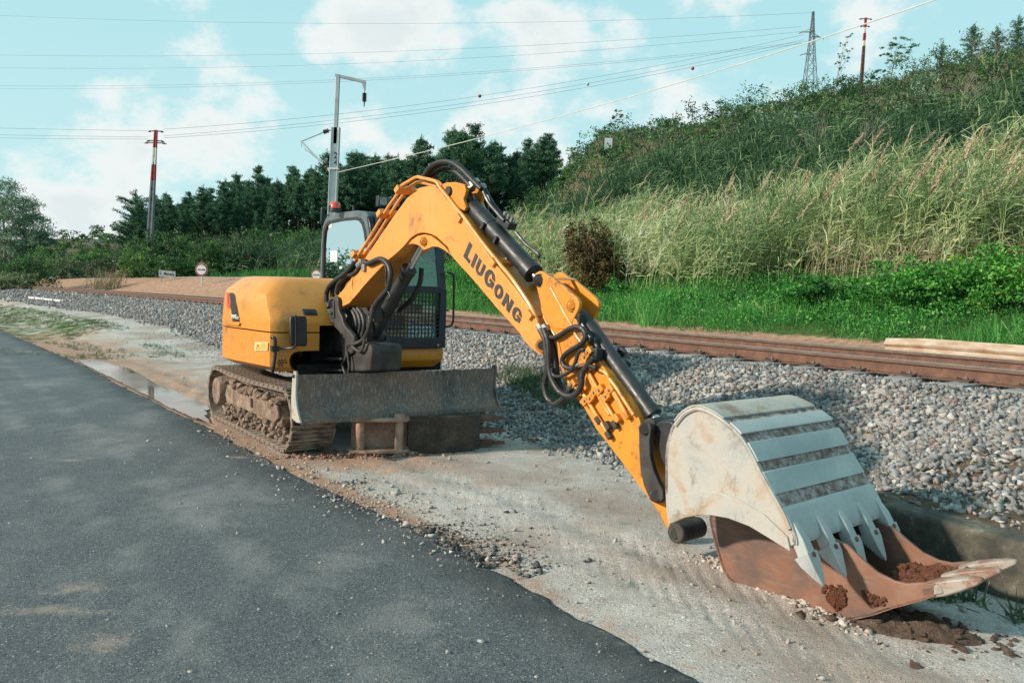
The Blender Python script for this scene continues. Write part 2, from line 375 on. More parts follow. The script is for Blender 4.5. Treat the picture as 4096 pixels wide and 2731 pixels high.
def asphalt_mat(g):
    v = g.obj(); sp1 = g.voro(120, out='Color'); spd = g.voro(120); s2 = g.voro(42); s2c = g.voro(42, out='Color'); mid = g.noise(6, 7, .7); big = g.noise(.9, 5, .6)
    fine = g.noise(150, 4, .8); gr = g.noise(46, 5, .75)
    tex = g.math('ADD', g.math('MULTIPLY', fine, .55), g.math('MULTIPLY', gr, .45))
    c = g.ramp(tex, [(.36, (.026, .032, .038)), (.47, (.082, .096, .107)), (.56, (.145, .163, .176)), (.66, (.28, .30, .31))])
    sc = g.sep(sp1); c = g.mix(g.math('MULTIPLY', g.map(sc[0], .80, .95), g.map(spd, .6, .25)), c, (.34, .34, .33)); c = g.mix(g.math('MULTIPLY', g.map(sc[1], .70, .9), .6), c, (.02, .024, .028))
    # fresh black band along the edge
    ed = g.attr('edge'); c = g.mix(g.math('MULTIPLY', g.map(g.math('ADD', ed, g.math('MULTIPLY', mid, .5)), .70, 1.15), .62), c, (.022, .027, .031))
    # dust: loose patches, and a sweep of tyre tracks along the road
    m = g.n('ShaderNodeMapping'); g.set(m.inputs['Vector'], v); m.inputs['Rotation'].default_value = (0, 0, R(38)); m.inputs['Scale'].default_value = (1.5, .75, 1)
    st = g.noise(1.3, 8, .66, vec=m.outputs[0]); dm = g.map(g.math('ADD', st, g.math('MULTIPLY', mid, .6)), .72, 1.0)
    c = g.mix(g.math('MULTIPLY', dm, g.map(tex, .38, .58, .06, .32)), c, (.31, .312, .312))
    off = g.attr('off'); lane = None
    for o_, w_ in ((1.15, .22), (1.75, .20), (2.9, .25), (3.5, .25)):
        q = g.math('MULTIPLY', g.math('SUBTRACT', off, o_), 1 / w_); q = g.math('SUBTRACT', 1.0, g.math('MULTIPLY', q, q), clamp=True); lane = q if lane is None else g.math('MAXIMUM', lane, q)
    lane = g.map(g.math('ADD', g.math('MULTIPLY', lane, .45), g.math('MULTIPLY', g.math('SUBTRACT', st, .5), 1.6)), .22, .80); c = g.mix(g.math('MULTIPLY', lane, g.map(tex, .38, .58, .12, .6)), c, (.31, .312, .31))
    def patches(lst, noise, k):
        acc = None
        for (px, py, a_, b_, ro) in lst:
            p = gz(px * 1.7415, py * 1.7415, .018); mp = g.n('ShaderNodeMapping', vector_type='TEXTURE'); g.set(mp.inputs['Vector'], v); mp.inputs['Location'].default_value = (float(p[0]), float(p[1]), 0); mp.inputs['Rotation'].default_value = (0, 0, R(ro)); mp.inputs['Scale'].default_value = (a_, b_, 1)
            x_ = g.xyz(mp.outputs[0]); q = g.math('SUBTRACT', 1.0, g.math('SQRT', g.math('ADD', g.math('MULTIPLY', x_[0], x_[0]), g.math('MULTIPLY', x_[1], x_[1])))); acc = q if acc is None else g.math('MAXIMUM', acc, q)
        return g.map(g.math('ADD', acc, g.math('MULTIPLY', g.math('SUBTRACT', noise, .5), k)), .0, 1.05)
    n1 = g.noise(3.2, 8, .72)
    pg = patches(((480, 1150, .55, .9, 20), (780, 1290, .28, .5, 25), (560, 1130, .3, .7, 35), (1010, 1478, .10, .12, 0), (250, 1010, .5, 1.1, 30), (900, 1420, .4, .35, 0), (100, 880, .8, .8, 20), (330, 960, .3, .9, 25)), n1, 3.2)
    c = g.mix(g.math('MULTIPLY', pg, g.map(tex, .37, .56, .10, .50)), c, (.31, .307, .302))
    pr_ = patches(((180, 1352, .22, .10, 10), (120, 1402, .32, .09, 5), (70, 808, .5, .25, 0), (640, 1050, .25, .35, 20), (240, 1480, .16, .12, 0), (380, 905, .5, .3, 0), (545, 1050, .12, .1, 0), (160, 1057, .18, .06, 0), (1000, 1180, .12, .3, 30)), g.noise(9, 8, .75), 3.6)
    c = g.mix(g.math('MULTIPLY', pr_, g.map(tex, .36, .58, .2, .75)), c, (.42, .33, .28))
    en = g.map(g.math('ADD', ed, g.math('MULTIPLY', g.math('SUBTRACT', mid, .5), 1.3)), .98, 1.22); c = g.mix(g.math('MULTIPLY', en, g.map(tex, .36, .55, .3, .95)), c, (.42, .36, .31))
    peb = g.math('MULTIPLY', g.map(s2, .22, .14), g.map(g.sep(s2c)[0], .86, .90)); c = g.mix(peb, c, (.46, .45, .43))
    g.col(c); g.rgh(g.map(tex, .4, .6, .6, .9)); g.b.inputs['Specular IOR Level'].default_value = .35
    g.bump(g.math('ADD', g.math('MULTIPLY', spd, -.5), g.math('ADD', g.math('MULTIPLY', tex, 1.4), g.math('MULTIPLY', mid, .8))), .9, .012)
M_ground = mat('ground_earth', build=ground_mat); M_asph = mat('asphalt', build=asphalt_mat)

def make_ground():
    az = np.concatenate([np.linspace(-180, -52, 60)[:-1], np.linspace(-52, 46, 560), np.linspace(46, 180, 60)[1:-1]]); az = np.radians(az)
    rr = np.concatenate([[0.2, .8], np.geomspace(1.6, 60, 430), np.geomspace(60, 2600, 110)[1:]])
    A, Q = np.meshgrid(az, rr); X = Q * np.sin(A); Y = Q * np.cos(A); Z = height(X.ravel(), Y.ravel())
    V = np.stack([X.ravel(), Y.ravel(), Z], 1); n, m = len(rr), len(az)
    i, j = np.meshgrid(np.arange(n - 1), np.arange(m), indexing='ij'); j2 = (j + 1) % m
    F = np.stack([i * m + j, (i + 1) * m + j, (i + 1) * m + j2, i * m + j2], -1).reshape(-1, 4)
    V = np.vstack([V, [[0, 0, 0]]])
    x, y = V[:, 0], V[:, 1]; t, d = track_td(x, y); rd = road_d(x, y)
    green = .9 * sst(5.8, 6.8, d) * (1 - sst(13, 17, d)) * sst(-22, -14, t) + .55 * sst(15, 22, d)
    green = np.maximum(green, .52 * sst(-4, -12, t) * sst(-8.5, -6.5, d) * (1 - sst(-4.6, -3.6, d)))
    green = np.maximum(green, .5 * sst(8.5, 11, d) * (1 - sst(-22, -14, t)))
    brow = .85 * sst(40, 48, d) * (1 - sst(70, 80, d)) * sst(-75, -58, t) * (1 - sst(-18, 0, t)); green = green * (1 - .65 * brow)
    soil = np.maximum(.75 * sst(10, 14, d), .5 * brow); soil = np.maximum(soil, .8 * sst(10.5, 11.4, t) * sst(-4, -3.7, d) * (1 - sst(-2.4, -1.6, d)))
    green = np.where(np.hypot(x, y) > 52, np.minimum(green, .42), green)
    red = np.maximum(.85 * sst(2.6, 3.4, d) * (1 - sst(7, 9, d)), .95 * brow)
    red = np.maximum(red, np.exp(-((rd - .07) / (.13 + .10 * sst(3.5, 5, y))) ** 2) * (.40 + .24 * sst(3.8, 5.5, y)) * (rd > -.5) * (d < -3))
    red = np.maximum(red, .62 * np.exp(-(((x - (-1.5)) / 1.4) ** 2 + ((y - 7.6) / .8) ** 2)))
    red = np.maximum(red, .6 * sst(4, .2, rd) * sst(6.5, 9, np.hypot(x, y)) * (d < -4) * (x < -2.5) * (t > -12))
    o = fastmesh('ground', V, F, M_ground, {'zone': np.stack([green, red, soil], 1)}, smooth=True); tag(o, kind='structure')
make_ground()

def make_road():
    # asphalt sheet with a ragged edge, about 4 mm to 2 cm over the earth
    P = [ROAD[0]]
    for a, b in zip(ROAD, ROAD[1:]):
        k = max(2, int(np.linalg.norm(b - a) / .035)); P += [a + (b - a) * (i + 1) / k for i in range(k)]
    P = np.array(P); Tn = np.gradient(P, axis=0); Tn /= np.linalg.norm(Tn, axis=1)[:, None]; Nn = np.stack([-Tn[:, 1], Tn[:, 0]], 1)
    # smooth the corner normals
    for _ in range(40): Nn = (np.roll(Nn, 1, 0) + Nn + np.roll(Nn, -1, 0)) / 3 * 1.0
    Nn[:3] = Nn[3]; Nn[-3:] = Nn[-4]; Nn /= np.linalg.norm(Nn, axis=1)[:, None]
    cum = np.concatenate([[0], np.cumsum(np.linalg.norm(np.diff(P, axis=0), axis=1))])
    rag = fbm(cum * .9, cum * 0 + 3, 2, 4) * .03 + fbm(cum * 6, cum * 0 + 3, 4, 4) * .05
    offs = np.array([.0, .012, .05, .12, .25, .5, .9, 1.5, 2.4, 4, 7, 12]); V = []
    for k, of in enumerate(offs):
        q = P - Nn * (of - rag * math.exp(-of * 3))[:, None]; z = np.full(len(P), (-.012, .004, .012, .017)[k] if k < 4 else .018)
        V.append(np.column_stack([q, z + fbm(q[:, 0] * .4, q[:, 1] * .4, 2, 8) * .006]))
    n = len(P); V = np.vstack(V); E = np.repeat(np.clip(1 - offs / .9, 0, 1), n)
    i, j = np.meshgrid(np.arange(len(offs) - 1), np.arange(n - 1), indexing='ij'); F = np.stack([i * n + j, i * n + j + 1, (i + 1) * n + j + 1, (i + 1) * n + j], -1).reshape(-1, 4)
    F = F[:, ::-1] if False else F
    o = fastmesh('road', V, F, M_asph, {'edge': E, 'off': np.repeat(offs, n)}); tag(o, kind='structure')
    bm = bmesh.new(); bm.from_mesh(o.data); bmesh.ops.recalc_face_normals(bm, faces=bm.faces[:])
    if sum(f.normal.z for f in bm.faces) < 0: bmesh.ops.reverse_faces(bm, faces=bm.faces[:])
    bm.to_mesh(o.data); bm.free()
make_road()

def make_puddle():
    def f(g):
        n = g.noise(1.4, 5); g.col(g.mix(g.map(n, .35, .65), (.13, .085, .06), (.22, .155, .115))); g.b.inputs['IOR'].default_value = 1.25; g.rgh(g.map(g.noise(.9, 2), .40, .65, .04, .16)); g.bump(g.noise(6, 3), .04, .01)
    m = mat('muddy_water', rough=.03, build=f, spec=.6)
    pts = []
    for a, b in zip(PUD, np.roll(PUD, -1, 0)):
        for k in range(16): pts.append(a + (b - a) * k / 16)
    pts = np.array(pts)
    for _ in range(5): pts = (np.roll(pts, 1, 0) + 2 * pts + np.roll(pts, -1, 0)) / 4
    c = pts.mean(0); pts = c + (pts - c) * (1.0 + fbm(pts[:, 0] * 4, pts[:, 1] * 4, 4, 2) * .16)[:, None]
    b = MB(); b.add([(p[0], p[1], .013) for p in pts], [tuple(range(len(pts)))]); o = b.build('puddle', m, smooth=0); tag(o, kind='structure')
make_puddle()

# ------------------------------------------------------------------ stones
def stone_shapes(k=16):
    out = []; rg = np.random.default_rng(3)
    def hull(n):
        p = rg.normal(size=(n, 3)); p /= np.linalg.norm(p, axis=1)[:, None]; p = np.sign(p) * np.abs(p) ** .75; p *= rg.uniform(.7, 1.15, n)[:, None] * rg.uniform([.85, .6, .5], [1.3, 1.0, .85]); bm = bmesh.new()
        for q in p: bm.verts.new(q)
        r_ = bmesh.ops.convex_hull(bm, input=bm.verts); bmesh.ops.delete(bm, geom=[g for g in r_['geom_interior'] if isinstance(g, bmesh.types.BMVert)], context='VERTS'); bmesh.ops.triangulate(bm, faces=bm.faces); bm.verts.index_update()
        v = np.array([q.co[:] for q in bm.verts]); f = np.array([[q.index for q in t.verts] for t in bm.faces]); bm.free(); return v, f
    return [(hull(8), hull(10)) for _ in range(k)]
    bm = bmesh.new(); bmesh.ops.create_icosphere(bm, subdivisions=1, radius=1); v0 = np.array([v.co[:] for v in bm.verts]); f0 = np.array([[v.index for v in f.verts] for f in bm.faces])
    bm2 = bmesh.new(); bmesh.ops.create_icosphere(bm2, subdivisions=2, radius=1); v1 = np.array([v.co[:] for v in bm2.verts]); f1 = np.array([[v.index for v in f.verts] for f in bm2.faces]); bm.free(); bm2.free()
    for q in range(k):
        planes = rg.normal(size=(9, 3)); planes /= np.linalg.norm(planes, axis=1)[:, None]; hh = rg.uniform(.55, .9, 9)
        def cut(v):
            v = v * 1.0
            for n_, h_ in zip(planes, hh):
                s = v @ n_ - h_; v = np.where(s[:, None] > 0, v - s[:, None] * n_, v)
            return v * rg.uniform([.8, .65, .5], [1.25, 1.0, .85])
        st = rg.bit_generator.state; a = cut(v0); rg.bit_generator.state = st; b = cut(v1); out.append(((a, f0), (b, f1)))
    return out
STONES = stone_shapes()
def scatter_stones(name, P, size, material, hi=None, flat=1.0, rnd=None):
    n = len(P); Vs, Fs, As = [], [], []; base = 0; sh = RNG.integers(0, len(STONES), n)
    hi = np.zeros(n, bool) if hi is None else hi; rnd = RNG.random(n) if rnd is None else rnd
    for k in range(len(STONES)):
        for lev in (0, 1):
            idx = np.where((sh == k) & (hi == bool(lev)))[0]
            if not len(idx): continue
            v, f = STONES[k][lev]; m = len(idx)
            q = RNG.normal(size=(m, 4)); q /= np.linalg.norm(q, axis=1)[:, None]; w, x, y, z = q.T
            Rm = np.stack([1 - 2 * (y * y + z * z), 2 * (x * y - z * w), 2 * (x * z + y * w), 2 * (x * y + z * w), 1 - 2 * (x * x + z * z), 2 * (y * z - x * w), 2 * (x * z - y * w), 2 * (y * z + x * w), 1 - 2 * (x * x + y * y)], 1).reshape(-1, 3, 3)
            vv = np.einsum('nij,kj->nki', Rm, v) * size[idx][:, None, None]; vv[..., 2] *= flat; vv += P[idx][:, None, :]
            Vs.append(vv.reshape(-1, 3)); Fs.append((f[None] + (np.arange(m) * len(v))[:, None, None]).reshape(-1, 3) + base); base += m * len(v)
            As.append(np.repeat(rnd[idx], len(f)))
    return fastmesh(name, np.vstack(Vs), np.vstack(Fs), material, {'rnd': np.concatenate(As)})
def stone_mat(g, stops):
    c = g.ramp(g.attr('rnd'), stops); n = g.noise(60, 5, .7); c = g.mix(g.map(n, .35, .65, 0, .5), c, g.mix(.5, c, (.12, .12, .13)))
    dustf = g.map(g.noise(14, 4), .45, .7, 0, .22); c = g.mix(dustf, c, (.38, .37, .35)); g.col(c); g.rgh(.9); g.b.inputs['Specular IOR Level'].default_value = .2; g.bump(n, .4, .006)
M_bal = mat('ballast_stone', build=lambda g: stone_mat(g, [(0, (.085, .09, .095)), (.25, (.175, .18, .187)), (.5, (.29, .297, .305)), (.68, (.20, .183, .178)), (.80, (.23, .16, .135)), (.88, (.38, .345, .305)), (1, (.48, .48, .48))]))
M_peb = mat('loose_pebble', build=lambda g: stone_mat(g, [(0, (.24, .22, .21)), (.5, (.42, .39, .36)), (.8, (.38, .27, .21)), (1, (.58, .56, .53))]))
def make_ballast():
    P, S, HI = [], [], []
    def lay(t0, t1, d0, d1, dens, s0, s1, hi, layer=0):
        n = int((t1 - t0) * (d1 - d0) * dens); t = RNG.uniform(t0, t1, n); d = RNG.uniform(d0, d1, n)
        tn = -3.0 - .55 * (vnoise(t * .8, t * 0, 5) + .3) ; keep = d > tn - RNG.exponential(.12, n); t, d = t[keep], d[keep]
        o = d - tcurve(t); x = TP0[0] + TD[0] * t + TN[0] * o; y = TP0[1] + TD[1] * t + TN[1] * o; n = len(t)
        s = RNG.uniform(s0, s1, n) * RNG.choice([.75, 1, 1.25], n); z = height(x, y) + RNG.uniform(-.2, .55, n) * s
        P.append(np.stack([x, y, z], 1)); S.append(s); HI.append(np.full(n, hi))
    lay(-8, 2, -3.6, -.17, 620, .024, .040, False)
    lay(2, 15, -3.6, -.17, 620, .024, .042, True)
    lay(-26, -8, -4.2, -.25, 280, .035, .055, False)
    lay(-75, -26, -5.5, -.35, 75, .05, .08, False)
    lay(-8, 15, .08, 1.62, 330, .03, .046, False)
    lay(-30, -8, .08, 1.62, 170, .04, .055, False)
    lay(-75, -30, .2, 1.5, 60, .045, .06, False)
    lay(-12, 15, 1.85, 3.3, 300, .028, .046, False)
    lay(-75, -12, 1.85, 3.2, 80, .045, .08, False)
    P = np.vstack(P); S = np.concatenate(S); HI = np.concatenate(HI)
    tag(scatter_stones('ballast', P, S, M_bal, HI), 'bed of angular grey and rusty crushed stone under the railway', 'ballast', kind='stuff')
make_ballast()
def make_pebbles():
    P, S = [], []
    def put(x, y, s, zo=.0):
        z = height(x, y); rd = road_d(x, y); z = np.where(rd < 0, .018, z); P.append(np.stack([x, y, z + s * .25 + zo], 1)); S.append(s)
    n = 5200; q = RNG.uniform(1.8, 9, n) ** 1.0; a = RNG.uniform(-.7, .62, n); x, y = q * np.sin(a), q * np.cos(a); rd = road_d(x, y)
    k = RNG.random(n) < np.where(rd < 0, np.exp(rd / .9) * .35 + .05, .75); t, d = track_td(x, y); k &= d < -3.3; put(x[k], y[k], RNG.exponential(.0045, k.sum()) + .003)
    n = 5200; q = 1.7 + 9 * RNG.random(n) ** 1.3; a = RNG.uniform(-.72, .4, n); x, y = q * np.sin(a), q * np.cos(a); k = (road_d(x, y) < -.1) & (fbm(x * .8, y * .8, 3, 55) > -.12); put(x[k], y[k], RNG.exponential(.0022, k.sum()) + .0022)
    # loose stones spilled below the ballast and behind the concrete kerb
    n = 520; t = RNG.uniform(2, 15, n); d = -3.25 - RNG.exponential(.28, n); o = d; x = TP0[0] + TD[0] * t + TN[0] * o; y = TP0[1] + TD[1] * t + TN[1] * o; put(x, y, RNG.uniform(.008, .035, n))
    n = 700; t = RNG.uniform(-9, 2, n); d = -3.3 - RNG.exponential(.45, n); o = d - tcurve(t); x = TP0[0] + TD[0] * t + TN[0] * o; y = TP0[1] + TD[1] * t + TN[1] * o; put(x, y, RNG.uniform(.008, .03, n))
    # crumbs along the road edge
    n = 1700; u_ = RNG.uniform(3, len(ROAD) - 3.2, n); i = u_.astype(int); f = u_ - i; p = ROAD[i] + (ROAD[i + 1] - ROAD[i]) * f[:, None]; e = ROAD[i + 1] - ROAD[i]; e /= np.linalg.norm(e, axis=1)[:, None]
    of = RNG.normal(.1, .22, n); x = p[:, 0] - e[:, 1] * of; y = p[:, 1] + e[:, 0] * of; put(x, y, RNG.exponential(.006, n) + .003)
    tag(scatter_stones('loose_pebbles', np.vstack(P), np.concatenate(S), M_peb, flat=.8), 'small pale pebbles scattered over the asphalt and the sand', 'pebbles', kind='stuff')
make_pebbles()

def make_crumbs():
    n = 5200; u_ = RNG.uniform(4, len(ROAD) - 3.05, n); i = u_.astype(int); f = u_ - i; p = ROAD[i] + (ROAD[i + 1] - ROAD[i]) * f[:, None]; e = ROAD[i + 1] - ROAD[i]; e /= np.linalg.norm(e, axis=1)[:, None]
    of = -.04 + RNG.exponential(.16, n); x = p[:, 0] - e[:, 1] * of; y = p[:, 1] + e[:, 0] * of; k = fbm(x * 1.3, y * 1.3, 3, 77) > -.05 + .35 * np.clip(of - .15, 0, 1); x, y = x[k], y[k]; s = RNG.exponential(.005, len(x)) + .003
    z = np.where(road_d(x, y) < 0, .018, height(x, y)); m = mat('asphalt_crumb', build=lambda g: stone_mat(g, [(0, (.02, .022, .025)), (.6, (.06, .065, .07)), (1, (.15, .15, .15))]))
    tag(scatter_stones('asphalt_crumbs', np.stack([x, y, z + s * .25], 1), s, m, flat=.7), 'dark crumbs of asphalt strewn along the ragged road edge', 'crumbs', kind='stuff')
make_crumbs()

# ------------------------------------------------------------------ railway track
def rust_mat(g):
    n = g.noise(7, 6, .65); f = g.noise(60, 4, .6); c = g.ramp(n, [(.3, (.070, .034, .024)), (.5, (.118, .056, .038)), (.7, (.175, .092, .062))]); c = g.mix(g.map(f, .5, .8, 0, .5), c, (.10, .045, .03)); g.col(c); g.rgh(.8); g.bump(f, .2, .004)
M_rust = mat('rusted_rail', build=rust_mat); M_head = simple('rail_head_side', (.13, .085, .065), .55, .2, .2, 5)
M_shiny = simple('polished_rail', (.60, .66, .70), .34, .5, .1, 4); M_slp = simple('concrete_sleeper', (.22, .215, .21), .9, 0, .2, 9, .3)
M_clip = simple('rusty_clip', (.075, .052, .042), .8, .1, .3, 30); M_bolt = simple('clip_bolt', (.17, .135, .11), .7, .2, .3, 30)
def make_track():
    root = thing('railway_track', tpos(0, .87, .8), 'rusty single railway track curving past behind the excavator', 'railway track')
    ts = np.concatenate([np.arange(-150, -20, 1.5), np.arange(-20, 16.1, .5)])
    # rail profile across (w, z), flat-bottomed rail with a foot, web and head
    half = [(-.075, 0), (.075, 0), (.075, .012), (.02, .026), (.010, .045), (.010, .118), (.034, .132), (.036, .160), (.028, .171)]
    prof = half + [(-a, b) for a, b in half[::-1] if b > 0]
    for dd in (0, 1.74):
        b = MB(); rings = []
        for t in ts:
            rings.append([tpos(t, dd + .07 + w, RAILZ + z) for w, z in prof])
        b.loft(rings); n = len(prof)
        b.mi = []
        for fi, f in enumerate(b.f):
            p = np.mean([b.v[i] for i in f], 0); z = p[2] - RAILZ
            b.mi.append(2 if z > .170 else 1 if z > .128 else 0)
        b.mi = [2 if len(f) == 4 and min(b.v[i][2] for i in f) - RAILZ > .1695 else m for f, m in zip(b.f, b.mi)]
        b.build('rail', [M_rust, M_head, M_shiny], root, smooth=30)
    def clip(d, side):
        b = MB(); e = TN * side
        for s in (-.045, .045):
            c = np.array([0, 0, 0.]); path = [(s * .4, .00), (s * 1.5, .03), (s * 2.0, .055), (s * 1.6, .085), (s * .8, .07), (s * .7, .03)]
            pts = [np.array([TD[0] * a + e[0] * (r_ - .0), TD[1] * a + e[1] * (r_ - .0), .022 + .022 * math.sin(i * .9)]) for i, (a, r_) in enumerate(path)]
            b.tube(pts, .009, 6)
        b.box((e[0] * .045, e[1] * .045, .014), np.array([*TD, 0]) * .05, np.array([*e, 0]) * .04, (0, 0, .012))
        b.cur = 1; b.cyl((e[0] * .045, e[1] * .045, .02), (e[0] * .045, e[1] * .045, .075), .013, 6); b.box((e[0] * .045, e[1] * .045, .045), np.array([*TD, 0]) * .022, np.array([*e, 0]) * .022, (0, 0, .008))
        return b
    slp = MB(); slp.box((0, 0, -.1), np.array([*TN, 0]) * 1.3, np.array([*TD, 0]) * .12, (0, 0, .1)); proto = None; far = MB()
    cm = {}
    for i in range(-84, 24):
        t = i * .6 + .0
        dv = tpos(t + .5, 0) - tpos(t - .5, 0); ang = math.atan2(dv[1], dv[0]) - math.atan2(TD[1], TD[0]); c = tpos(t, .94, RAILZ + .003)
        cs, sn = math.cos(ang), math.sin(ang)
        if i < -75:      # past a hundred: one piece
            b = far; q = MB(); q.box((0, 0, -.1), np.array([*TN, 0]) * 1.3, np.array([*TD, 0]) * .12, (0, 0, .1)); q.box((0, 0, .03), np.array([*TN, 0]) * 1.05, np.array([*TD, 0]) * .06, (0, 0, .03))
            b.add([(c[0] + x * cs - y * sn, c[1] + x * sn + y * cs, c[2] + z) for x, y, z in q.v], q.f); continue
        if proto is None:
            proto = slp.build('sleeper', M_slp, None, .01)
            o = proto; o.parent = root
            for d, side in ((-.87, -1), (.87, -1), (-.87, 1), (.87, 1)):
                cl = clip(d, side); off = TN * (d + side * .075); cl.v = [(x + off[0], y + off[1], z) for x, y, z in cl.v]; f = cl.build('fastener', [M_clip, M_bolt], None, 0, 40); f.parent = proto
        else: o = copy_tree(proto, root)
        o.location = (c[0] - root.location[0], c[1] - root.location[1], c[2] - root.location[2]); o.rotation_euler = (0, 0, ang)
    o = far.build('sleeper', M_slp, root); o['kind'] = 'stuff'
make_track()
# ------------------------------------------------------------------ excavator
PSI = 0.6282; MC = np.array([-1.9933, 9.422, 0]); MU = np.array([math.sin(PSI), -math.cos(PSI), 0]); MR = np.array([-math.cos(PSI), -math.sin(PSI), 0]); EZ = np.array([0, 0, 1.])
def M(a, b, z): return MC + MU * a + MR * b + EZ * z         # forward, to the machine's right, up
PHB = R(40.5); BU = np.array([math.sin(PHB), -math.cos(PHB), 0]); BN = np.array([math.cos(PHB), math.sin(PHB), 0]); BC = 4.19
def B(p, D=BC): return plane(p[0], p[1], BN * D, BN)        # a point of the boom's side planes
def zm(x0, y0, k): return lambda x, y: (x0 + x * k, y0 + y * k)
r2 = zm(1600, 600, .7655); r3 = zm(2300, 1400, .8488); hz_ = zm(880, 1050, .2997); z3 = zm(1240, 760, .3444); z4 = zm(1100, 1080, .3189); z5 = zm(2060, 1050, .3827); zb = zm(820, 1400, .5272)
def smooth_path(P, n=6, closed=False):
    P = [np.asarray(p, float) for p in P]; out = []
    for i in range(len(P) - 1):
        a, b, c, d = P[max(i - 1, 0)], P[i], P[i + 1], P[min(i + 2, len(P) - 1)]
        for k in range(n):
            t = k / n; out.append(.5 * ((2 * b) + (-a + c) * t + (2 * a - 5 * b + 4 * c - d) * t * t + (-a + 3 * b - 3 * c + d) * t ** 3))
    return out + [P[-1]]

def paint(base, dirt=(.16, .10, .06), amount=.5, rough=.38, chips=.5):
    def f(g):
        n = g.noise(3.2, 7, .68); n2 = g.noise(16, 6, .7); n3 = g.noise(46, 4, .6)
        c = g.mix(g.map(g.noise(1.1, 3), .35, .65, 0, .5), base, tuple(x * .86 for x in base))
        dm = g.math('MULTIPLY', g.map(g.math('ADD', n, g.math('MULTIPLY', n2, .5)), .78, 1.0), amount); c = g.mix(dm, c, dirt)
        st = g.map(g.noise(22, 3, .5, stretch=(1, 1, .16)), .56, .72, 0, .5 * amount); fd = g.map(g.noise(2.1, 5, .6), .52, .72, 0, .28); c = g.mix(fd, c, tuple(min(1, x * 1.08 + .05) for x in base)); c = g.mix(st, c, tuple(.5 * a + .5 * b for a, b in zip(base, dirt)))
        ch = g.map(g.math('ADD', n3, g.math('MULTIPLY', n, .4)), .87, .92); c = g.mix(g.math('MULTIPLY', ch, chips), c, (.06, .035, .025))
        sx = g.math('MULTIPLY', g.map(g.noise(9, 2, .5, stretch=(1, 1, 14)), .70, .74), .25 * chips); c = g.mix(sx, c, (.75, .55, .35))
        g.col(c); g.rgh(g.map(n2, .3, .7, rough - .08, rough + .2)); g.bump(g.noise(5, 3), .06, .01); g.b.inputs['Coat Weight'].default_value = .12; g.b.inputs['Coat Roughness'].default_value = .2
    return mat('yellow_paint', base, rough, build=f)
M_hood = paint((.66, .265, .040), amount=.55, rough=.28, chips=.5); M_boom = paint((.72, .28, .050), amount=.85, rough=.44, chips=1.0); M_arm = paint((.68, .24, .016), (.12, .065, .028), 1.0, .40, 1.0)
M_blk = simple('black_paint', (.018, .020, .023), .42, 0, .35, 5, .05); M_blkd = simple('dusty_black_steel', (.040, .036, .034), .62, .1, .5, 6, .15)
M_dark = simple('deep_black', (.006, .006, .007), .8); M_hose = simple('rubber_hose', (.016, .016, .017), .55, 0, .3, 20)
M_chrome = simple('chrome_rod', (.55, .55, .56), .16, 1, .1, 9); M_steel = simple('zinc_bolt', (.26, .25, .235), .5, .5, .3, 30); M_cabb = simple('cab_black', (.012, .017, .026), .35, 0, .3, 4)
M_cabg = simple('cab_grey_frame', (.10, .12, .13), .35, 0, .25, 5)
def mud_f(g):
    n = g.noise(6, 7, .7); f = g.noise(38, 5, .7); c = g.ramp(g.math('ADD', g.math('MULTIPLY', n, .65), g.math('MULTIPLY', f, .35)), [(.3, (.07, .05, .04)), (.46, (.22, .155, .12)), (.6, (.38, .285, .225)), (.78, (.50, .40, .33))]); g.col(c); g.rgh(.95); g.b.inputs['Specular IOR Level'].default_value = .15; g.bump(g.math('ADD', n, f), .9, .025)
M_mud = mat('caked_mud', build=mud_f)
def shoe_f(g):
    n = g.noise(7, 6, .7); f = g.noise(30, 4, .7); c = g.ramp(n, [(.32, (.055, .044, .036)), (.44, (.19, .14, .11)), (.56, (.38, .30, .24)), (.72, (.48, .42, .37))]); g.col(g.mix(g.map(f, .45, .7, 0, .5), c, (.20, .15, .12))); g.rgh(.9); g.bump(g.math('ADD', n, f), .7, .02)
M_shoe = mat('muddy_track_steel', build=shoe_f)
def blade_f(g):
    n = g.noise(3, 6, .7); v = g.noise(55, 4, .6, stretch=(1, 1, .22)); f = g.noise(110, 3, .7)
    c = g.ramp(n, [(.32, (.060, .050, .048)), (.46, (.125, .104, .096)), (.58, (.19, .125, .095)), (.72, (.25, .15, .10))]); c = g.mix(g.map(v, .50, .68, 0, .45), c, (.42, .39, .37)); c = g.mix(g.map(f, .56, .68, 0, .6), c, (.52, .49, .46))
    g.col(c); g.rgh(.72); g.b.inputs['Metallic'].default_value = .1; g.bump(g.math('ADD', f, n), .5, .012)
M_blade = mat('worn_blade_steel', build=blade_f)
def conc_dust(g):   # pale scraped steel with dried lime and clay
    n = g.noise(3.2, 6, .65, dist=.6); s = g.noise(42, 4, .6, stretch=(1, .25, 1)); f = g.noise(70, 4, .7)
    c = g.ramp(n, [(.30, (.22, .22, .21)), (.42, (.355, .35, .335)), (.52, (.40, .375, .34)), (.60, (.38, .30, .235)), (.74, (.22, .14, .10))]); c = g.mix(g.map(s, .52, .68, 0, .28), c, (.30, .33, .34)); c = g.mix(g.map(f, .64, .72, 0, .6), c, (.52, .51, .49))
    k = g.map(g.math('ADD', g.noise(2.1, 6, .7), g.math('MULTIPLY', f, .2)), .62, .76); c = g.mix(g.math('MULTIPLY', k, .85), c, (.20, .145, .11)); k2 = g.map(g.math('ADD', g.noise(5.5, 7, .75, stretch=(1, 1, .4)), g.math('MULTIPLY', f, .25)), .70, .84); c = g.mix(g.math('MULTIPLY', k2, .7), c, (.13, .115, .10)); g.col(c); g.rgh(g.map(n, .3, .7, .45, .75)); g.bump(g.math('ADD', f, n), .35, .008)
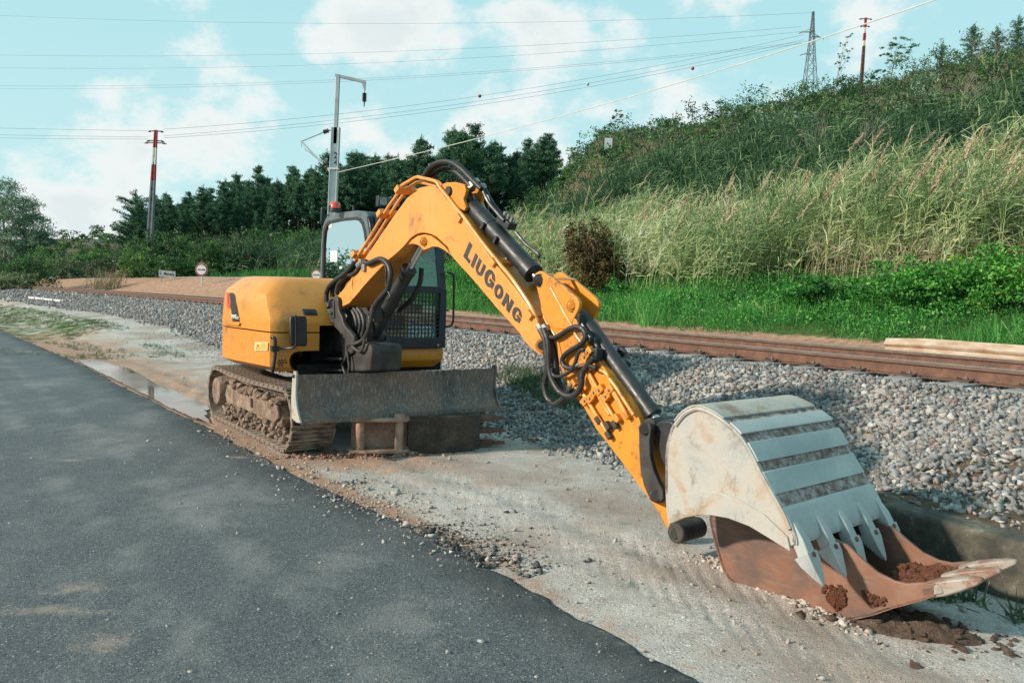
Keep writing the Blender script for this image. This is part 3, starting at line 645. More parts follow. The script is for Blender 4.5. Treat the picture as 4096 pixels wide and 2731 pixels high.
M_bucket = mat('scraped_bucket_steel', build=conc_dust)
def wear_f(g):
    n = g.noise(2.2, 5, .6); s = g.noise(60, 4, .65, stretch=(1, 1, .12)); c = g.mix(g.map(n, .35, .65), (.36, .38, .38), (.48, .49, .48)); c = g.mix(g.map(s, .48, .7, 0, .6), c, (.30, .335, .34)); c = g.mix(g.map(g.noise(24, 5, .7), .66, .74, 0, .7), c, (.36, .26, .21)); g.col(c); g.rgh(.5); g.b.inputs['Metallic'].default_value = .25; g.bump(s, .2, .004)
M_wear = mat('bright_wear_plate', build=wear_f)
def band_f(g):
    n = g.noise(20, 6, .7); f = g.noise(60, 4, .7); c = g.ramp(n, [(.32, (.095, .062, .055)), (.45, (.21, .145, .13)), (.54, (.33, .265, .245)), (.66, (.48, .46, .44))]); g.col(c); g.rgh(.9); g.bump(g.math('ADD', n, f), .8, .012)
M_band = mat('rusty_recess', build=band_f)
def rusty_f(g):
    n = g.noise(2.6, 7, .66, dist=.4); s = g.noise(30, 5, .6, stretch=(.3, .3, 1.6)); f = g.noise(75, 3, .7)
    c = g.ramp(n, [(.28, (.085, .058, .05)), (.42, (.135, .082, .066)), (.55, (.215, .098, .06)), (.66, (.25, .135, .092)), (.8, (.19, .135, .115))]); c = g.mix(g.map(s, .5, .7, 0, .45), c, (.22, .17, .15)); c = g.mix(g.map(f, .6, .75, 0, .3), c, (.36, .24, .18)); g.col(c); g.rgh(.68); g.b.inputs['Metallic'].default_value = .15; g.bump(n, .25, .01)
M_rbucket = mat('rusted_bucket_steel', build=rusty_f)
def clay_f(g):
    n = g.noise(16, 6, .7); f = g.noise(60, 5, .75); c = g.ramp(g.math('ADD', g.math('MULTIPLY', n, .6), g.math('MULTIPLY', f, .4)), [(.3, (.085, .032, .02)), (.5, (.19, .078, .048)), (.68, (.29, .14, .092))]); g.col(c); g.rgh(.95); g.b.inputs['Specular IOR Level'].default_value = .15; g.bump(g.math('ADD', n, f), 1.0, .03)
M_clay = mat('red_clay', build=clay_f)
def glass_mat(name, tint, refl=.30):
    m = bpy.data.materials.new(name); m.use_nodes = True; nt = m.node_tree; nt.nodes.clear(); g = G(nt, None)
    t = g.n('ShaderNodeBsdfTransparent'); t.inputs[0].default_value = (*tint, 1); gl = g.n('ShaderNodeBsdfGlossy'); gl.inputs['Roughness'].default_value = .015
    fr = g.n('ShaderNodeFresnel'); fr.inputs[0].default_value = 1.5; k = g.math('ADD', g.math('MULTIPLY', fr.outputs[0], 1.3), refl, clamp=True); mx = g.n('ShaderNodeMixShader'); g.set(mx.inputs[0], k)
    nt.links.new(t.outputs[0], mx.inputs[1]); nt.links.new(gl.outputs[0], mx.inputs[2]); o = g.n('ShaderNodeOutputMaterial'); nt.links.new(mx.outputs[0], o.inputs[0]); return m
M_glass = glass_mat('cab_glass', (.50, .74, .72), .16); M_glassf = glass_mat('front_glass', (.50, .74, .78), .10)
M_vinyl = simple('seat_fabric', (.03, .032, .036), .8); M_label = simple('black_lettering', (.030, .030, .034), .6, 0, .5, 30); M_orange = simple('orange_stripe', (.72, .07, .02), .45, 0, .1)
M_white = simple('white_print', (.72, .72, .70), .5, 0, .05); M_sticker = simple('yellow_sticker', (.85, .48, .12), .45, 0, .05)

EX = thing('excavator', MC, 'yellow tracked excavator with arched boom reaching down to the right beside the rails', 'excavator', math.atan2(MU[1], MU[0]))
def P(mb, name, m, parent=None, bevel=0, smooth=38, label=None, seg=2):
    o = mb.build(name, m, parent or EX, bevel, smooth, seg)
    if label: o['label'] = label
    return o

# --- crawler tracks
def oval(n=44, a=1.10, r=.30, zc=.33):
    L1 = 2 * a; arc = math.pi * r; tot = 2 * L1 + 2 * arc; out = []
    for i in range(n):
        s = (i / n) * tot
        if s < L1: u_, z, ang = -a + s, zc - r, 0.0
        elif s < L1 + arc: t = (s - L1) / r; u_, z, ang = a + r * math.sin(t), zc - r * math.cos(t), t
        elif s < 2 * L1 + arc: u_, z, ang = a - (s - L1 - arc), zc + r, math.pi
        else: t = (s - 2 * L1 - arc) / r; u_, z, ang = -a - r * math.sin(t), zc + r * math.cos(t), math.pi + t
        if math.pi * .98 < ang < math.pi * 1.02: z -= .025 * math.sin((u_ + a) / (2 * a) * math.pi)
        out.append((u_, z, ang))
    return out
def track(side):
    rc = .885 * side; hw = .225
    link = MB(); path = [M(u_ , rc, z) for u_, z, _ in oval(60, 1.10, .255)]; ring_o = path
    inner = [M(u_, rc, z) for u_, z, _ in oval(60, 1.10, .205)]
    link.ring([p - MR * .09 for p in ring_o], [p - MR * .09 for p in inner], MR * .18)
    tr = P(link, 'crawler_track', M_shoe, smooth=40)
    proto = None
    for (u_, z, ang) in oval(44, 1.10, .285):
        if proto is None:
            s = MB(); s.box((0, 0, 0), (.074, 0, 0), (0, hw, 0), (0, 0, .012))
            for q in (-.052, .0, .050): s.box((q, 0, -.024), (.009, 0, 0), (0, hw * (1.0 if q else .97), 0), (0, 0, .016))
            for e in (-1, 1): s.box((0, e * (hw - .012), -.016), (.05, 0, 0), (0, .012, 0), (0, 0, .018))
            proto = s.build('track_shoe', M_shoe, None, .004, 30); o = proto
        else: o = proto.copy(); COL.objects.link(o)
        o.parent = tr
        # local axes of the machine: x forward, y to the LEFT, z up
        o.location = (u_, -rc, z); o.rotation_euler = (random.uniform(-.01, .01), -ang + random.uniform(-.03, .03), 0)
    fr = MB(); y0 = rc - .10 * side
    sec = [(-.86, .20), (.86, .20), (.92, .30), (.80, .44), (.60, .475), (-.72, .475), (-.90, .40)]
    fr.prism([M(a, rc - .11, z) for a, z in sec], MR * .25 * 1.0)
    f = P(fr, 'track_frame', M_mud, bevel=.015)
    m = MB()
    outp = [(-.80, .455), (-.30, .50), (.25, .49), (.62, .47), (.86, .42), (.90, .31), (.80, .25), (-.80, .25), (-.88, .33)]
    m.prism([M(a, rc + side * .14, z) for a, z in outp], MR * side * .035); P(m, 'frame_cover', M_mud, f, .012)
    h = MB(); h.box(M(.10, rc + side * .17, .36), MU * .035, MR * .01, EZ * .05); P(h, 'inspection_hole', M_dark, f)
    for k in range(5):
        b = MB(); c = -.72 + k * .36; b.rod(M(c, rc - .13, .135), M(c, rc + .13, .135), [(0, .075), (.2, .09), (.3, .065), (.7, .065), (.8, .09), (1, .075)], 18); P(b, 'track_roller', M_shoe, f)
    b = MB(); b.rod(M(0, rc - .08, .545), M(0, rc + .09, .545), [(0, .05), (1, .05)], 14); P(b, 'carrier_roller', M_shoe, f)
    sp_ = MB(); pts = []
    for k in range(42):
        a = 2 * math.pi * k / 42; q = .235 if k % 2 else .20; pts.append(M(-1.10 + q * math.cos(a), rc - .03, .33 + q * math.sin(a)))
    sp_.prism(pts, MR * .06); P(sp_, 'sprocket', M_shoe)
    hb = MB(); hb.rod(M(-1.10, rc + .05 * side, .35), M(-1.10, rc + .215 * side, .35), [(0, .18), (.7, .175), (1, .155)], 30); P(hb, 'drive_hub', M_mud, bevel=.006)
    idl = MB(); idl.rod(M(1.10, rc - .05, .33), M(1.10, rc + .05, .33), [(0, .20), (.25, .225), (.75, .225), (1, .20)], 30); idl.cyl(M(1.10, rc - .10, .33), M(1.10, rc + .10, .33), .07); P(idl, 'idler_wheel', M_shoe)
    # mud lumps that ride on the frame
    if side > 0:
        mu = MB()
        for k in range(150):
            a = random.uniform(-.88, .84); mu.ball(M(a, rc + random.uniform(-.06, .19) * side, .47 + random.uniform(-.02, .04) - (.05 if a > .65 else 0)), random.uniform(.018, .06), 1, .3, (1.2, 1, .8))
        for k in range(110):
            a = random.uniform(-1.0, 1.0); mu.ball(M(a, rc + random.uniform(.12, .2) * side, random.uniform(.06, .24)), random.uniform(.012, .04), 1, .3)
        P(mu, 'mud', M_mud, f, 0, 0)['kind'] = 'stuff'
track(1); track(-1)
b = MB(); b.box(M(0, 0, .42), MU * .55, MR * .78, EZ * .14); b.box(M(.9, .36, .42), MU * .55, MR * .07, EZ * .07); b.box(M(.9, -.36, .42), MU * .55, MR * .07, EZ * .07); P(b, 'undercarriage', M_blkd, bevel=.02)
b = MB(); b.cyl(M(0, 0, .55), M(0, 0, .74), .52, 40); P(b, 'slew_ring', M_blkd)
# --- dozer blade
pr = [(1.560, .812), (1.545, .74), (1.540, .66), (1.548, .57), (1.572, .49), (1.615, .425), (1.655, .393)]
b = MB(); bk = [(a - .022, z - .004) for a, z in pr[::-1]]
HB = 1.115
for k in range(24):
    r0, r1 = HB - k * 2 * HB / 24, HB - (k + 1) * 2 * HB / 24
    pass
NS = 60; rings = []
for k in range(NS + 1):
    q = HB - 2 * HB * k / NS; rag = (vnoise(np.array([q * 7]), np.array([2.]))[0] + vnoise(np.array([q * 31]), np.array([2.]))[0] * .5) * .010; dent = vnoise(np.array([q * 2.]), np.array([7.]))[0] * .012
    rings.append([M(a + dent, q, z + (rag if z > .79 else rag * .6 if z < .40 else 0)) for a, z in pr + bk])
b.loft(rings); b.box(M(1.658, 0, .386), MU * .012, MR * HB, EZ * .022)
BL = P(b, 'dozer_blade', M_blade, smooth=50)
for s in (1, -1):
    b = MB(); ep = [(1.50, .845), (1.555, .850), (1.575, .82), (1.562, .72), (1.56, .62), (1.59, .52), (1.64, .44), (1.69, .385), (1.60, .375), (1.47, .40), (1.45, .55), (1.47, .76)]
    b.prism([M(a, s * HB, z) for a, z in ep], MR * s * .022); P(b, 'end_plate', M_bucket if s > 0 else M_blade, BL, .004)  # sunward end plate takes the paler steel: its sunlight is put into the colour
b = MB(); b.cyl(M(1.52, HB - .005, .80), M(1.52, HB + .03, .80), .018, 14); P(b, 'lifting_eye', M_dark, BL)
b = MB(); b.box(M(1.40, .36, .50), MU * .14, MR * .06, EZ * .08); b.box(M(1.40, -.36, .50), MU * .14, MR * .06, EZ * .08); b.box(M(1.49, 0, .58), MU * .03, MR * .9, EZ * .05); P(b, 'blade_arm', M_blkd, bevel=.01)
# --- upper frame, skirt and hood
def outline(front=.95, ins=0.0, fi=.10, back=1.28):
    """plan of the house from its front inner corner round the right side to the tail"""
    k = 1 - ins / 1.25; w_ = 1.02 - ins; pts = [(front, fi), (front, fi + (w_ - fi) * .4), (front, fi + (w_ - fi) * .75), (front, w_), (front - .012, 1.10 - ins), (front - .05, 1.155 - ins)]
    e = min(.42, front - .18); pts += [(e + .06, 1.205 - ins), (e, 1.210 - ins), (e - .06, 1.212 - ins)]
    for uu, rr_ in ((.10, 1.25), (-.08, 1.262), (-.25, 1.258), (-.42, 1.23), (-.56, 1.185), (-.69, 1.125), (-.82, 1.04), (-.95, .92), (-1.06, .77), (-1.15, .58), (-1.22, .34), (-1.25, .06)):
        pts.append((min(uu * (1 - ins * .75), e - .1), rr_ * (1 if ins < 0 else 1) - ins if uu > -.9 else rr_ * (1 - ins * .8)))
    return pts
def ring_at(z, **kw): return [M(a, r_, z) for a, r_ in outline(**kw)]
sk = MB(); slot = lambda z: .875 + math.sqrt(max(0, .098 ** 2 - (.098 * (z - .882) / .105) ** 2))
sk.loft([ring_at(.775, front=.90, ins=.10, fi=.86), ring_at(.80, front=.93, ins=.05, fi=slot(.80))] + [ring_at(z, front=.955, ins=0, fi=slot(z)) for z in (.83, .86, .90, .93, .955, .972)] + [ring_at(.986, front=.955, fi=.875), ring_at(.988, front=.955, fi=.66), ring_at(1.165, front=.955, ins=0, fi=.66)])
SK = P(sk, 'side_skirt', M_hood, None, .006, 30, seg=2)
hd = MB(); hd.loft([ring_at(1.178, front=.955, fi=.66), ring_at(1.243, front=.955, fi=.66), ring_at(1.246, front=.955), ring_at(1.27, front=.955), ring_at(1.32, front=.93, ins=.004), ring_at(1.44, front=.83, ins=.012), ring_at(1.55, front=.735, ins=.028), ring_at(1.585, front=.70, ins=.05), ring_at(1.665, front=.62, ins=.145), ring_at(1.70, front=.575, ins=.185), ring_at(1.722, front=.53, ins=.23), ring_at(1.730, front=.46, ins=.30)])
HD = P(hd, 'engine_hood', M_hood, None, .010, 42, seg=3)
b = MB(); b.loft([ring_at(1.16, front=.93, ins=.03, fi=.67), ring_at(1.182, front=.93, ins=.03, fi=.67)]); P(b, 'seam_gasket', M_dark, HD)
b = MB(); b.loft([[M(a, -r_, z) for a, r_ in outline(front=-.5, fi=-.1)] for z in (.80, 1.5)]); P(b, 'counterweight', M_hood, None, .02)
b = MB(); b.box(M(-.1, 0, .785), MU * .95, MR * .85, EZ * .05); b.box(M(.48, .33, .99), MU * .12, MR * .27, EZ * .30); P(b, 'upper_frame', M_dark)
# door handle, vents, decal, stickers
def on_hood(px, off=.0, q=((0, 0, 0))): pass
b = MB(); hp = [M(.893, r_, z) for r_, z in ((.42, 1.36), (.555, 1.36), (.565, 1.435), (.43, 1.435))]; 
def slopeu(z): return float(np.interp(z, [1.27, 1.32, 1.44, 1.55], [.955, .93, .83, .735]))
hp = [M(slopeu(z) + .004, r_, z) for r_, z in ((.665, 1.345), (.795, 1.345), (.81, 1.355), (.82, 1.395), (.81, 1.405), (.68, 1.405), (.668, 1.395))]
b.prism(hp, MU * .008 + EZ * .004); HDL = P(b, 'door_handle', M_blk, HD, .003)
b = MB(); b.prism([M(slopeu(z) + .014, r_, z) for r_, z in ((.70, 1.356), (.79, 1.356), (.795, 1.376), (.70, 1.376))], MU * .003); P(b, 'handle_recess', M_dark, HDL)
b = MB()
for i, (r_, z) in enumerate([(.80, .905), (.772, .905), (.744, .905), (.814, .882), (.786, .882), (.758, .882), (.73, .882), (.80, .859), (.772, .859)]): b.cyl(M(.93, r_ + .275, z - .01), M(.960, r_ + .275, z - .01), .008, 10)
P(b, 'vent_holes', M_dark, SK)
# decal on the right flank: dark panel with orange stripes, written 909ECR
def flank(px, out=.012):
    """pixel -> point just outside the hood's rounded flank"""
    r_ = ray(*px); bestd, bestp = 1e9, None
    for k in range(900):
        p = CAM + r_ * (7.6 + k * .003); q = p - MC; a, bb = q @ MU, q @ MR
        pl_ = np.array(outline(.955, float(np.interp(p[2], [1.27, 1.44, 1.55, 1.585], [0, .012, .028, .05])) - out) + [(-1.2, -.2), (.9, -.2)])
        if in_poly(np.array([a]), np.array([bb]), pl_)[0]: return p
    return CAM + r_ * 9
def panel(parent, name, m, pts, out=.010):
    b = MB(); b.add([flank(p, out) for p in pts], [tuple(range(len(pts)))]); return P(b, name, m, parent, 0, 0)
panel(HD, 'decal_panel', M_blk, [hz_(*p) for p in ((132, 402), (175, 405), (195, 440), (225, 600), (258, 790), (165, 785), (150, 640))], .008)
panel(HD, 'orange_stripe', M_orange, [hz_(*p) for p in ((84, 400), (102, 400), (120, 612), (92, 600))], .010); panel(HD, 'orange_stripe', M_orange, [hz_(*p) for p in ((110, 400), (122, 402), (140, 620), (126, 612))], .010)
def text_mesh(s, bold=0.0):
    c = bpy.data.curves.new('t', 'FONT'); c.body = s; c.size = 1; c.offset = bold; c.resolution_u = 3
    o = bpy.data.objects.new('t', c); COL.objects.link(o); bpy.context.view_layer.update(); dg = bpy.context.evaluated_depsgraph_get(); me = o.evaluated_get(dg).to_mesh()
    v = np.array([x.co[:] for x in me.vertices]); f = [tuple(p.vertices) for p in me.polygons]; o.evaluated_get(dg).to_mesh_clear(); bpy.data.objects.remove(o); bpy.data.curves.remove(c)
    v[:, :2] -= v[:, :2].min(0); return v, f
def put_text(name, s, m, o0, ux, uy, parent, bold=.0, width=None, height=None):
    """lettering laid from corner o0 along ux (full width vector) and uy (full height vector)"""
    v, f = text_mesh(s, bold); w, h = v[:, 0].max(), v[:, 1].max(); b = MB()
    b.add([np.asarray(o0) + np.asarray(ux) * (x / w) + np.asarray(uy) * (y / h) for x, y, _ in v], f); me = b.build(name, m, parent, 0, 0); return me
p0, p1, p2 = flank(hz_(152, 742), .014), flank(hz_(222, 752), .014), flank(hz_(150, 688), .014); put_text('lettering', '909E', M_white, p0, p1 - p0, p2 - p0, HD, .015)
p0, p1, p2 = flank(hz_(224, 752), .014), flank(hz_(250, 756), .014), flank(hz_(222, 716), .014); put_text('lettering', 'CR', M_white, p0, p1 - p0, p2 - p0, HD, .02)
st = panel(SK, 'warning_sticker', M_white, [hz_(*p) for p in ((468, 1062), (642, 1066), (636, 1178), (460, 1174))], .010); panel(SK, 'warning_sticker', M_sticker, [hz_(*p) for p in ((474, 1067), (637, 1071), (631, 1173), (466, 1169))], .012)
b = MB()
tri = [flank(hz_(*p), .014) for p in ((505, 1085), (540, 1155), (476, 1152))]; tri2 = [flank(hz_(*p), .014) for p in ((505, 1096), (533, 1151), (483, 1149))]
for i in range(3): j = (i + 1) % 3; b.add([tri[i], tri[j], tri2[j], tri2[i]], [(0, 1, 2, 3)])
for k in range(6): b.add([flank(hz_(548 + dx, 1080 + k * 15 + dy), .014) for dx, dy in ((0, 0), (66 + 9 * math.sin(k * 4), 1), (66 + 9 * math.sin(k * 4), 4), (0, 3))], [(0, 1, 2, 3)])
b.add([flank(hz_(*p), .014) for p in ((503, 1112), (508, 1112), (507, 1138), (504, 1138))], [(0, 1, 2, 3)]); P(b, 'sticker_print', M_label, SK, 0, 0)
b = MB(); b.add([flank(hz_(*p), .02) for p in ((90, 792), (262, 800), (248, 842), (82, 828))], [(0, 1, 2, 3)]); P(b, 'flank_moulding', M_hood, HD, 0, 0)
# --- mirror on its bent arm in front of the hood
mr = MB(); mc = [M(1.06, r_, z) for r_, z in ((.848, 1.065), (.862, 1.045), (1.0, 1.05), (1.018, 1.07), (1.03, 1.32), (1.016, 1.345), (.875, 1.345), (.858, 1.325))]
mr.prism(mc, MU * .055); MIR = P(mr, 'mirror', M_blk, None, .012)
def onfront(px, u_): return plane(px[0], px[1], M(u_, 0, 0), MU)
tb = MB(); tb.tube(smooth_path([onfront(hz_(*p), q) for p, q in (((690, 1000), .95), ((712, 1000), .985), ((735, 1030), 1.0), ((737, 1150), 1.0), ((732, 1260), 1.0), ((712, 1400), .99), ((695, 1470), .97))]), .017, 10); TBH = P(tb, 'mirror_bracket', M_blk, MIR)
tb = MB(); tb.tube(smooth_path([onfront(hz_(*p), q) for p, q in (((735, 1150), 1.0), ((860, 1145), 1.05), ((970, 1138), 1.12), ((1005, 1110), 1.125), ((1012, 1050), 1.125), ((1010, 900), 1.125), ((1007, 700), 1.12))]), .011, 8); tb.box(onfront(hz_(732, 1150), 1.0), MU * .03, MR * .035, EZ * .028); P(tb, 'mirror_arm', M_blk, MIR)
# --- cab
def cabp(u_, z, r_): return M(u_, r_, z)
CR_, CL = .02, -.875
side = [(-.60, 1.0), (-.60, 1.70), (-.585, 2.20), (-.55, 2.36), (-.47, 2.45), (-.36, 2.485), (0, 2.50), (.40, 2.495), (.58, 2.475), (.68, 2.42), (.745, 2.30), (.80, 2.05), (.88, 1.66), (.90, 1.30), (.90, 1.0)]
win = [(-.50, 1.05), (-.50, 1.72), (-.50, 2.15), (-.475, 2.29), (-.42, 2.36), (-.33, 2.39), (0, 2.40), (.36, 2.395), (.48, 2.375), (.555, 2.33), (.61, 2.24), (.69, 2.0), (.77, 1.66), (.79, 1.30), (.79, 1.05)]
CAB = None
def cabframe(r_, s):
    b = MB(); b.ring([M(a, r_, z) for a, z in side], [M(a, r_, z) for a, z in win], MR * s * .05); return b
b = cabframe(CR_, -1); CAB = P(b, 'cab', M_cabg, None, .012)
b = cabframe(CL, 1); P(b, 'side_frame', M_cabb, CAB, .012)
b = MB(); b.ring([M(a * .985, CR_ + .004, z if z < 2 else z - .008) for a, z in side], [M(a * 1.02, CR_ + .004, z) for a, z in win], -MR * .02); 
b = MB(); b.ring([M(a + (.035 if a > 0 else -.035) * 1, CR_ + .006, z + (.03 if z > 2.2 else 0)) for a, z in win], [M(a - (.006 if a > 0 else -.006), CR_ + .006, z) for a, z in win], -MR * .012); P(b, 'window_seal', M_blk, CAB)
b = MB(); b.add([M(a, CR_ - .012, z) for a, z in win], [tuple(range(len(win)))]); P(b, 'side_window', M_glass, CAB, 0, 0)
b = MB(); b.add([M(a, CL + .02, z) for a, z in win], [tuple(range(len(win)))]); P(b, 'side_window', M_glassf, CAB, 0, 0)
roof = side[3:11]; b = MB(); b.prism([M(a, CR_ - .045, z) for a, z in roof] + [M(.70, CR_ - .045, 2.38), M(.55, CR_ - .045, 2.43), M(-.45, CR_ - .045, 2.41)], -MR * (CR_ - CL - .09)); P(b, 'cab_roof', M_cabb, CAB, .01)
b = MB(); b.box(M(-.585, -.43, 1.4), MU * .012, MR * .40, EZ * .40); b.box(M(.15, -.43, 1.02), MU * .74, MR * .41, EZ * .03); P(b, 'cab_shell', M_cabb, CAB)
b = MB(); b.add([M(-.585, q, z) for q, z in ((-.05, 1.8), (-.82, 1.8), (-.82, 2.36), (-.05, 2.36))], [(0, 1, 2, 3)]); P(b, 'rear_window', M_glassf, CAB, 0, 0)
fu = lambda z: float(np.interp(z, [1.0, 1.30, 1.66, 2.05, 2.30, 2.42], [.905, .905, .885, .805, .75, .69]))
b = MB(); zs = [1.0, 1.66, 2.05, 2.30, 2.42]
for q0, q1 in ((CR_, CR_ - .10), (CL, CL + .10)): b.loft([[M(fu(z) + o_, q, z) for q, o_ in ((q0, 0), (q1, 0), (q1, -.05), (q0, -.05))] for z in zs])
b.box(M(.735, -.43, 2.37), MU * .03, MR * .38, EZ * .06); b.box(M(.885, -.43, 1.655), MU * .02, MR * .38, EZ * .025); P(b, 'front_frame', M_cabb, CAB, .006)
b = MB(); b.add([M(fu(z) - .012, q, z) for q, z in ((-.06, 1.66), (-.80, 1.66), (-.80, 2.05), (-.80, 2.33), (-.06, 2.33), (-.06, 2.05))], [(0, 1, 2, 5), (5, 2, 3, 4)]); P(b, 'windscreen', M_glassf, CAB, 0, 0)
b = MB(); b.add([M(.893, q, z) for q, z in ((-.06, 1.03), (-.80, 1.03), (-.80, 1.64), (-.06, 1.64))], [(0, 1, 2, 3)]); P(b, 'lower_windscreen', M_glassf, CAB, 0, 0)
# protective guard over the lower windscreen
gd = MB(); g0, g1, zl, zt = .055, -.825, .995, 1.655; UG = .955
ou = [M(UG, g0, zl), M(UG, g1, zl), M(UG, g1, zt), M(UG, g0, zt)]; inn = [M(UG, g0 - .05, zl + .12), M(UG, g1 + .085, zl + .12), M(UG, g1 + .085, zt - .05), M(UG, g0 - .05, zt - .05)]; gd.ring(ou, inn, MU * .03)
GU = P(gd, 'window_guard', M_cabb, CAB, .005)
b = MB(); nv, nh = 17, 11
for k in range(1, nv): q = g0 - .05 + (g1 + .135 - g0) * k / nv; b.box(M(UG + .015, q, (zl + zt + .07) / 2), MU * .005, MR * .0055, EZ * (zt - zl - .17) / 2)
for k in range(1, nh): z = zl + .12 + (zt - zl - .17) * k / nh; b.box(M(UG + .015, (g0 + g1 + .035) / 2, z), MU * .0045, MR * ((g0 - g1 - .135) / 2), EZ * .0055)
P(b, 'guard_bars', M_cabb, GU)
b = MB()
for q in (-.12, -.72): b.cyl(M(UG + .02, q, 1.03), M(UG + .045, q, 1.03), .016, 12)
b.cyl(M(UG, g1 - .03, 1.42), M(UG + .03, g1 - .03, 1.42), .016, 12); P(b, 'guard_bolt', M_steel, GU)
b = MB(); b.loft([[M(a, q, z) for a, q in ((.93, .0), (.93, -.82), (.2, -.86), (.2, .0))] for z in (.995,)] + [[M(a, q, z) for a, q in ((.945, .0), (.945, -.825), (.2, -.86), (.2, .0))] for z in (.93, .86)] + [[M(a, q, z) for a, q in ((.88, .0), (.88, -.73), (.2, -.80), (.2, .0))] for z in (.775,)]); P(b, 'cab_base', M_arm, None, .012)
hr = MB(); hr.tube(smooth_path([onfront(p, .93) for p in ((1790, 1090), (1812, 1098), (1815, 1140), (1814, 1230), (1812, 1285), (1802, 1302), (1785, 1308))], 5), .013, 8); P(hr, 'handrail', M_cabb, CAB)
b = MB(); b.box(M(.10, -.44, 1.25), MU * .22, MR * .22, EZ * .10); b.box(M(-.14, -.44, 1.62), MU * .07, MR * .21, EZ * .36); b.box(M(-.17, -.44, 2.08), MU * .05, MR * .13, EZ * .09); P(b, 'seat', M_vinyl, CAB, .04)
b = MB(); b.box(M(.25, -.18, 1.42), MU * .20, MR * .08, EZ * .05); b.cyl(M(.36, -.20, 1.45), M(.40, -.20, 1.70), .022, 10); b.cyl(M(.36, -.72, 1.45), M(.40, -.72, 1.70), .022, 10); b.box(M(.25, -.73, 1.42), MU * .20, MR * .08, EZ * .05); b.box(M(.70, -.2, 1.55), MU * .03, MR * .10, EZ * .10); P(b, 'control_console', M_blk, CAB, .015)
bc = onfront((1340, 838), -.02)
b = MB(); b.rod(bc - EZ * .0, bc + EZ * .088, [(0, .066), (.15, .066), (.75, .058), (.95, .045), (1, .02)], 22)
M_bcn = mat('beacon_lens', (.85, .08, .02), .15, spec=.6); M_bcn.node_tree.nodes['Principled BSDF'].inputs['Transmission Weight'].default_value = .25; M_bcn.node_tree.nodes['Principled BSDF'].inputs['Coat Weight'].default_value = .5; P(b, 'beacon', M_bcn, CAB)
b = MB(); b.cyl(bc - EZ * .03, bc + EZ * .012, .07, 20)
for px in ((1331 - 12, 826), (1415, 826)): q = onfront((px[0], 832), -.02); b.cyl(q - EZ * .03, q + EZ * .03, .016, 10)
P(b, 'roof_fitting', M_blk, CAB)
M_lens = simple('lamp_lens', (.20, .22, .22), .25, .3, .5, 60)
for cx_ in (1528, 1577):
    c = onfront((cx_, 806 + (cx_ - 1528) * .08), .72); b = MB(); b.box(c, MU * .035, MR * .058, EZ * .058); b.cyl(c - EZ * .09 - MU * .02, c - EZ * .05, .012, 8); wl = P(b, 'work_light', M_blk, CAB, .014)
    b = MB(); b.box(c + MU * .036, MU * .004, MR * .043, EZ * .043); P(b, 'lens', M_lens, wl, .004)
b = MB(); q = onfront((1445, 822), .2); b.tube([q, q + EZ * .20 + MR * .02], .004, 5); P(b, 'aerial', M_blk, CAB)
b = MB(); q = onfront((1290, 860), -.55); b.box(q, MU * .02, MR * .02, EZ * .085); b.tube([q, q - MR * .12], .008, 6); P(b, 'rear_mirror', M_blk, CAB, .008)
b = MB(); b.box(onfront((1320, 905), -.3), MU * .05, MR * .001, EZ * .03)
# window stickers and wiper
b = MB()
for px, w_, h_ in (((1321, 903), .045, .025), ((1335, 1025), .10, .065), ((1362, 1070), .03, .015)):
    p = plane(px[0], px[1], M(0, CR_ - .010, 0), MR); b.box(p, MU * w_, MR * .0006, EZ * h_)
M_film = mat('pale_film', (.55, .62, .60), .4); P(b, 'window_sticker', M_film, CAB)
# --- boom swing post
def bprism(mb, pts, D0, D1, ref=None):
    ref = D0 if ref is None else ref; return mb.prism([B(p, ref) + BN * (D0 - ref) for p in pts], BN * (D1 - D0))
FOOTD = (3.985, 4.395)
cheek = [z4(*p) for p in ((700, 400), (705, 365), (725, 340), (755, 332), (782, 345), (790, 380), (790, 450), (800, 520), (835, 580), (850, 650), (880, 710), (935, 770), (985, 830), (995, 890), (985, 950), (975, 1040), (860, 1110), (835, 1060), (835, 830), (800, 770), (745, 720), (735, 670), (690, 655), (665, 620), (670, 570), (690, 530))]
pb = MB(); bprism(pb, cheek, FOOTD[0], FOOTD[0] + .05); bprism(pb, cheek, FOOTD[1] - .05, FOOTD[1], FOOTD[0])
SW = P(pb, 'swing_post', M_blkd, None, .012)
b = MB(); c0 = B(z4(1085, 1040), BC)
low = [z4(*p) for p in ((960, 880), (1060, 900), (1190, 930), (1215, 1000), (1195, 1270), (940, 1280), (945, 1000))]; bprism(b, low, FOOTD[0] + .03, FOOTD[1] - .03); P(b, 'post_body', M_blkd, SW, .02)
b = MB()
for y0, y1 in ((1095, 1130), (1240, 1272)):
    bprism(b, [z4(*p) for p in ((480, y0 + 6), (560, y0), (860, y0 + 4), (900, y0 + 10), (900, y1), (700, y1), (500, y1 + 2), (478, y1 - 6))], FOOTD[0] + .02, FOOTD[0] + .22)
P(b, 'swing_lug', M_blkd, SW, .008)
b = MB(); bprism(b, [z4(*p) for p in ((570, 710), (600, 704), (800, 712), (830, 740), (838, 1030), (690, 1010), (660, 1060), (610, 1060))], FOOTD[0] + .12, FOOTD[0] + .30); P(b, 'post_bracket', M_blkd, SW, .008)
b = MB(); b.cyl(B(z4(720, 415), FOOTD[0] - .012), B(z4(720, 415), FOOTD[1] + .012), .045, 20); bprism(b, [z4(*p) for p in ((705, 380), (735, 380), (745, 600), (715, 605))], FOOTD[0] - .012, FOOTD[0]); P(b, 'foot_pin', M_blkd, SW, .004)
